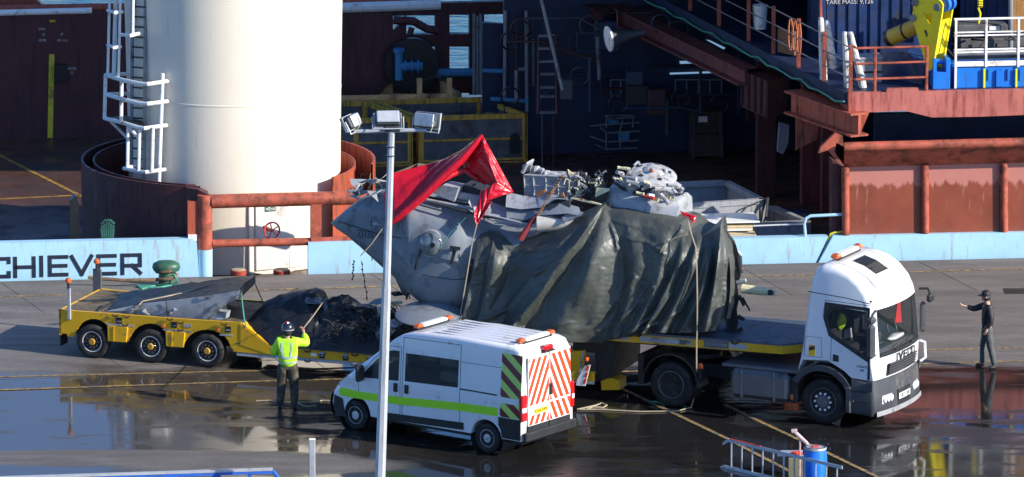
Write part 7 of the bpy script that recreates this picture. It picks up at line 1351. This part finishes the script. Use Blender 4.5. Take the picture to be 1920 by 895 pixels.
# drum, ladder on its edge, box and pole at the lower right
bp_ = W(1528, 912); br = empty('drum', bp_, 'bright blue plastic drum with black lid and red tape on top', 'drum'); h = .90
mb = MB(); mb.lathe([(.22, 0), (.245, .03), (.262, .2), (.27, .45), (.262, .68), (.235, .84), (.232, h-.03)], bp_, n=30); mb.build('body', MATS['barrel_blue'], br, smooth=50); mb = MB(); mb.lathe([(.245, h-.06), (.25, h-.05), (.25, h-.02), (.245, h-.01)], bp_, n=30); mb.build('clamp_ring', MATS['galvanised'], br)
mb = MB(); mb.lathe([(.235, h-.03), (.235, h), (.215, h+.005), (.205, h-.012), (0, h-.012)], bp_, n=30); mb.build('lid', MATS['trim_black'], br); mb = MB(); mb.obox(bp_+Vector((-.07, -.08, h-.005)), Vector((.16, .03, 0)), Vector((-.02, .1, 0)), Z*.03, .01); tag(mb.build('red_tape_roll', MATS['red_tape']), 'red tape roll lying on the lid of the blue drum', 'tape')
la = empty('aluminium_ladder', W(1458, 900), 'aluminium ladder standing on its long edge by the blue drum', 'ladder'); l0, l1 = W(1356, 878), W(1578, 932); ld = (l1-l0); ll = ld.length; ld.normalize(); ln = Vector((-ld.y, ld.x, 0)); H_ = .62
for z in (.0, H_): mb = MB(); mb.obox(l0+Z*z+ld*(.12 if z else 0), ld*(ll-.12), ln*.03, Z*.075, .005); mb.build('stile', MATS['alu'], la)
for k in range(11): p = l0+ld*(.24+k*(ll-.4)/10)+ln*.012; mb = MB(); mb.tube(p+Z*.04, p+Z*(H_+.03), .02, 8); mb.build('rung', MATS['alu'], la)
mb = MB(); mb.prism([l0+Z*H_+ld*.14, l0+Z*(H_+.08)+ld*.14, l0-ld*.03+Z*(H_-.05), l0-ld*.03+Z*(H_-.1)], ln*.03); mb.build('foot_plate', MATS['alu'], la, smooth=0); mb = MB(); mb.prism([l0+Z*.0+ld*.0, l0+Z*.07, l0-ld*.12+Z*.01], ln*.03); mb.build('foot_plate', MATS['alu'], la, smooth=0)
mb = MB(); mb.obox(l0+ld*.2+Z*(H_+.072), ld*.95, ln*.034, Z*.014); mb.build('red_strip', MATS['red_tape'], la)
bx = empty('tool_box', W(1492, 896), 'open buff box with a red cloth on top behind the blue drum', 'box'); a = W(1478, 897); mb = MB(); mb.obox(a, Vector((.42, -.08, 0)), Vector((.06, .38, 0)), Z*.46, .01); mb.build('body', mat('box_buff', (.34, .30, .17), .7, var=.25, scale=6), bx); mb = MB(); mb.obox(a+Vector((-.25, .1, .47)), Vector((.5, .03, 0)), Vector((.1, .5, 0)), Z*.02); mb.build('flap', MATS['galvanised'], bx)
cloth_lump((0, 0, 0), (.13, .1, .05), 'red_cloth', MATS['red_tape'], None, .6); o = bpy.data.objects['red_cloth']; o.location = a+Vector((.18, .12, .5)); tag(o, 'crumpled red cloth lying on the buff box', 'cloth')
c = W(1499, 900); mb = MB(); mb.path([onplane(1489, 809, c, YP), onplane(1512, 831, c, YP), onplane(1520, 845, c, YP)], .045, 8); mb.path([onplane(1500, 823, c, YP), c+Z*.05], .022, 6); mb.path([onplane(1484, 809, c, YP), onplane(1495, 808, c, YP)], .05, 8); tag(mb.build('striped_prop', mat('prop_pink', (.55, .40, .40), .5, var=.4, scale=9)), 'pale reddish prop leaning over the drum from behind', 'prop')
# tag lines at the worker
hand = Vector((0, 0, 0))
rope([W(480, 752, .02), W(505, 751, .02), W(520, 754, .02), W(558, 755, .02), W(590, 754, .02), W(604, 751, .02), W(625, 752, .02)], .016, 'tag_line', 'rope_tan', 'pale rope lying straight on the ground past the worker feet'); rope([W(556, 755, .03), W(566, 760, .02), W(576, 763, .02), W(586, 761, .02), W(594, 761, .02)], .016, 'tag_line', 'rope_tan', 'short curved rope end on the ground right of the worker feet')
# ------------------------------------------------------------------ people
mat('skin', (.50, .27, .19), .5, var=.06, scale=20); mat('camo', (.10, .085, .06), .8, var=.6, scale=6, dirt=.5, dcol=(.02, .02, .015), dscale=7); mat('boot_black', (.015, .015, .016), .5); mat('jacket_black', (.016, .017, .021), .6, var=.3, scale=9, bump=.006, bscale=14); mat('trousers_grey', (.075, .085, .085), .75, var=.2, scale=9, bump=.006, bscale=14); mat('hivis', (.50, .92, .03), .6, var=.1, scale=6, bump=.010, bscale=10); mat('reflective_tape', (.42, .50, .55), .35, var=.1); mat('helmet_navy', (.018, .022, .04), .25, coat=.4); mat('shoe_white', (.7, .7, .7), .5); mat('eye_dark', (.01, .01, .01), .2)
def skinned(name, verts, edges, m, par, levels=2, root=0):
    """continuous surface grown over a skeleton of joints: (position, radius)"""
    me = bpy.data.meshes.new(name); me.from_pydata([tuple(v[0]) for v in verts], edges, []); o = bpy.data.objects.new(name, me); COL.objects.link(o)
    o.modifiers.new('skin', 'SKIN'); sm = o.modifiers.new('sub', 'SUBSURF'); sm.levels = levels; sm.render_levels = levels
    for i, v in enumerate(verts):
        r = v[1]; sv = me.skin_vertices[0].data[i]; sv.radius = r if isinstance(r, tuple) else (r, r); sv.use_root = (i == root)
    dg = bpy.context.evaluated_depsgraph_get(); nm = bpy.data.meshes.new_from_object(o.evaluated_get(dg)); bpy.data.objects.remove(o); bpy.data.meshes.remove(me)
    b = MB(); b.add([v.co.copy() for v in nm.vertices], [tuple(p.vertices) for p in nm.polygons]); bpy.data.meshes.remove(nm)
    for k, v in enumerate(b.v): b.v[k] = v+Vector((noise.noise(v*9), noise.noise(v*9+Vector((4, 0, 0))), 0))*(.010 if m in ('hivis', 'camo', 'jacket_black', 'trousers_grey') else 0)
    return b.build(name, MATS[m], par, local=True, smooth=70, weld=False)
def person(loc, rz, sc, J, label, top_m, leg_m, shoe_m, hat, bk=1.0):
    """J: joints in metres, facing +y; shoulders, elbows, wrists, hips, knees, ankles for left (l) and right (r)"""
    o = empty('person', loc, label, 'person', rz=rz, scale=sc); V_ = lambda k: Vector(J[k])
    v, e = [], []
    def ch(start, pts):
        k = start
        for p, r in pts: v.append((Vector(p), r)); e.append((k, len(v)-1)); k = len(v)-1
        return k
    v.append((V_('pel'), (.135, .10))); ch_ = ch(0, [(V_('waist'), (.13, .095)), (V_('chest'), (.155, .105)), (V_('neckb'), (.07, .06))]); nb = ch_
    hd = ch(nb, [(V_('neckt'), .056), (V_('head')+Vector((0, .0, -.06)), (.068, .078)), (V_('head')+Vector((0, -.005, .03)), (.080, .096)), (V_('head')+Vector((0, -.01, .10)), (.055, .066))])
    fdir = (V_('face')-V_('head')).normalized(); ch(hd-2, [(V_('head')+fdir*.095-Vector((0, 0, .035)), .018)])
    for s_ in 'lr':
        sg = -1 if s_ == 'l' else 1
        w = ch(2, [(V_('sh'+s_), .062), (V_('el'+s_), .044), (V_('wr'+s_), .03)]); d = (V_('wr'+s_)-V_('el'+s_)).normalized(); up = Vector(J['hu'+s_]).normalized(); sd_ = d.cross(up).normalized()
        pm = ch(w, [(V_('wr'+s_)+d*.05, (.036, .022)), (V_('wr'+s_)+d*.085, (.036, .02))])
        for q in range(4):
            b0 = V_('wr'+s_)+d*.095+sd_*(.030-.02*q); cu = J.get('cu'+s_, .5); ln_ = (.075, .085, .08, .062)[q]; d1 = (d*cos(cu)+up*sin(cu)).normalized(); d2 = (d*cos(cu*2.2)+up*sin(cu*2.2)).normalized(); ch(pm, [(b0, .0095), (b0+d1*ln_*.55, .009), (b0+d1*ln_*.55+d2*ln_*.5, .0075)])
        tb = V_('wr'+s_)+d*.035+sd_*.042; ch(w+1, [(tb, .012), (tb+(d*.7+up*.6+sd_*.2).normalized()*.035, .0105), (tb+(d*.8+up*.8).normalized()*.065, .009)])
        ch(0, [(V_('hi'+s_), .095), (V_('kn'+s_), .058), (V_('an'+s_), .04), (V_('an'+s_)+Vector((0, .05, -.05)), .035), (V_('to'+s_), .03)])
    skinned('body', v, e, 'skin', o, 2)
    # jacket
    v, e = [], []; v.append((V_('pel')+Vector((0, 0, -.10)), .150*bk)); c = ch(0, [(V_('waist'), (.18*bk, .135*bk)), (V_('chest'), (.205*bk, .150*bk)), (V_('neckb')+Vector((0, 0, -.01)), (.095, .085))])
    for s_ in 'lr': ch(2, [(V_('sh'+s_), .092*bk), (V_('sh'+s_).lerp(V_('el'+s_), .55), .082*bk), (V_('el'+s_), .074*bk), (V_('el'+s_).lerp(V_('wr'+s_), .6), .062*bk), (V_('wr'+s_).lerp(V_('el'+s_), .06), .047)])
    jk = skinned('jacket', v, e, top_m, o)
    v, e = [], []; v.append((V_('pel')+Vector((0, 0, .02)), .125))
    for s_ in 'lr': ch(0, [(V_('hi'+s_), .112*bk), (V_('hi'+s_).lerp(V_('kn'+s_), .5), .098*bk), (V_('kn'+s_), .082*bk), (V_('kn'+s_).lerp(V_('an'+s_), .5), .078*bk), (V_('an'+s_)+Vector((0, 0, -.015)), .068)])
    skinned('trousers', v, e, leg_m, o)
    for s_ in 'lr': skinned('shoe', [(V_('an'+s_)+Vector((0, -.02, .02)), .05), (V_('an'+s_)+Vector((0, -.02, -.045)), .05), (V_('an'+s_).lerp(V_('to'+s_), .6)+Vector((0, 0, -.012)), .046), (V_('to'+s_)+Vector((0, 0, .0)), .036)], [(0, 1), (1, 2), (2, 3)], shoe_m, o, 2)
    h = V_('head'); rt_ = fdir.cross(Z).normalized()
    for sg in (-1, 1):
        mb = MB(); mb.sphere(h+fdir*.088+rt_*.032*sg+Z*.0, .011, 8, 6); mb.build('eye', MATS['eye_dark'], o, local=True); mb = MB(); mb.sphere(h+rt_*.085*sg-Z*.01, .028, 8, 6, (.4, .8, 1.1)); mb.build('ear', MATS['skin'], o, local=True)
    mb = MB(); mb.sphere(h+fdir*.078-Z*.072, .022, 8, 6, (1.1, .5, .3)); mb.build('mouth', MATS['red_tape'] if 0 else mat('lips', (.35, .13, .11), .5), o, local=True)
    if hat == 'helmet':
        mb = MB(); mb.lathe([(.128, -.02), (.132, .0), (.130, .06), (.105, .12), (.055, .155), (0, .165)], h+Z*.02, n=20); hm = mb.build('helmet', MATS['helmet_navy'], o, local=True, smooth=60); hm['label'] = 'dark navy helmet with a red knob'
        mb = MB(); mb.sphere(h+Z*.17-fdir*.02, .05, 10, 6, (1, 1, .6)); mb.build('helmet_light', MATS['red_lens'], o, local=True)
        mb = MB(); mb.lathe([(.134, 0), (.136, .018), (.132, .02)], h+Z*.02, n=20); mb.build('helmet_band', MATS['stripe_grey'], o, local=True); mb = MB(); mb.sphere(h-Z*.02-fdir*.02, .10, 12, 8, (1, 1.05, 1)); mb.build('hair', MATS['trim_black'], o, local=True)
    else:
        mb = MB(); mb.lathe([(.104, -.005), (.108, .03), (.098, .085), (.06, .118), (0, .125)], h-fdir*.01+Z*.02, n=20); mb.build('cap', MATS['jacket_black'], o, local=True, smooth=60); mb = MB(); mb.prism([h+Z*.03+fdir*.085+rt_*.07, h+Z*.025+fdir*.175+rt_*.045, h+Z*.025+fdir*.175-rt_*.045, h+Z*.03+fdir*.085-rt_*.07], Z*.012); mb.build('cap_peak', MATS['jacket_black'], o, local=True, smooth=0)
        mb = MB(); mb.sphere(h-Z*.03-fdir*.025, .095, 12, 8, (1, 1, 1)); mb.build('hair', MATS['trim_black'], o, local=True)
    return o, jk
J1 = dict(pel=(0, 0, .96), waist=(0, 0, 1.12), chest=(0, .0, 1.34), neckb=(0, -.01, 1.50), neckt=(0, .0, 1.56), head=(0, .02, 1.66), face=(.25, 1, 1.72), shl=(-.17, -.01, 1.44), shr=(.18, .0, 1.45), ell=(-.31, .02, 1.17), wrl=(-.16, .26, 1.15), elr=(.385, .10, 1.37), wrr=(.30, .26, 1.58), hul=(0, 0, 1), hur=(-1, .2, .3), cul=1.0, cur=1.1,
    hil=(-.10, 0, .90), hir=(.10, 0, .90), knl=(-.14, .03, .49), knr=(.13, .03, .49), anl=(-.165, -.02, .09), anr=(.135, -.03, .09), tol=(-.185, .15, .035), tor=(.155, .14, .035))
wk, jk = person(W(540, 768), radians(-6), 1.115, J1, 'worker in lime high visibility jacket and dark helmet, seen from behind holding a line', 'hivis', 'camo', 'boot_black', 'helmet', 1.22)
def band(pts, w, n, m='reflective_tape'):
    """reflective tape wrapped round the jacket"""
    b = MB(); b.grid([[Vector(p)+Vector(n)*0-Vector(w)/2 for p in pts], [Vector(p)+Vector(w)/2 for p in pts]]); return b
def ring_on(z, hw, hd, cx=0, cy=0): return [(cx+hw*cos(t), cy+hd*sin(t), z) for t in [2*pi*i/24 for i in range(25)]]
from mathutils.bvhtree import BVHTree
jv = [v.co+jk.location for v in jk.data.vertices]; bv = BVHTree.FromPolygons(jv, [tuple(p.vertices) for p in jk.data.polygons])
def wrap(pts, w, par, name='tape', axis=None):
    rows = [[], []]
    for p in pts:
        p = Vector(p); 
        for k, s_ in ((0, -.5), (1, .5)):
            q = p+Vector(w)*s_; hit = bv.find_nearest(q); rows[k].append(hit[0]+hit[1]*.006)
    b = MB(); b.grid(rows); return b.build(name, MATS['reflective_tape'], par, local=True, smooth=60)
for z in (1.0, 1.125): wrap([(.3*cos(t), .25*sin(t), z) for t in [2*pi*i/30 for i in range(31)]], (0, 0, .045), wk)
for x in (-.105, .115): wrap([(x, -.3, z) for z in [1.14+.03*i for i in range(12)]], (.045, 0, 0), wk)
hw_ = wm(wk) @ Vector((.29, .28, 1.655)); lnp = [T(*z4(815, 245), .35), T(*z4(870, 190), .8)]
rope([hw_+Vector((-.01, .02, -.18)), hw_, hw_.lerp(lnp[0], .5)-Z*.015, lnp[0], lnp[1]], .013, 'tag_line', 'rope_tan', 'taut pale line running from the worker raised hand up to the black bundle'); 
J2 = dict(pel=(0, 0, .96), waist=(0, .0, 1.12), chest=(0, .01, 1.33), neckb=(0, .0, 1.50), neckt=(0, .02, 1.57), head=(0, .045, 1.67), face=(0, 1, 1.62), shl=(-.17, -.02, 1.43), shr=(.17, .03, 1.43), ell=(-.22, -.05, 1.17), wrl=(-.20, .05, .94), elr=(.22, .27, 1.33), wrr=(.20, .44, 1.40), hul=(1, .3, 0), hur=(-.3, 0, 1), cul=.5, cur=.12,
    hil=(-.10, 0, .90), hir=(.10, 0, .90), knl=(-.13, -.06, .49), knr=(.11, .06, .49), anl=(-.15, -.16, .09), anr=(.11, .08, .09), tol=(-.19, .0, .035), tor=(.12, .25, .035))
person(W(1850, 690), radians(98), 1.035, J2, 'man in black jacket, cap and grey trousers pointing towards the lorry with one arm', 'jacket_black', 'trousers_grey', 'boot_black', 'cap')
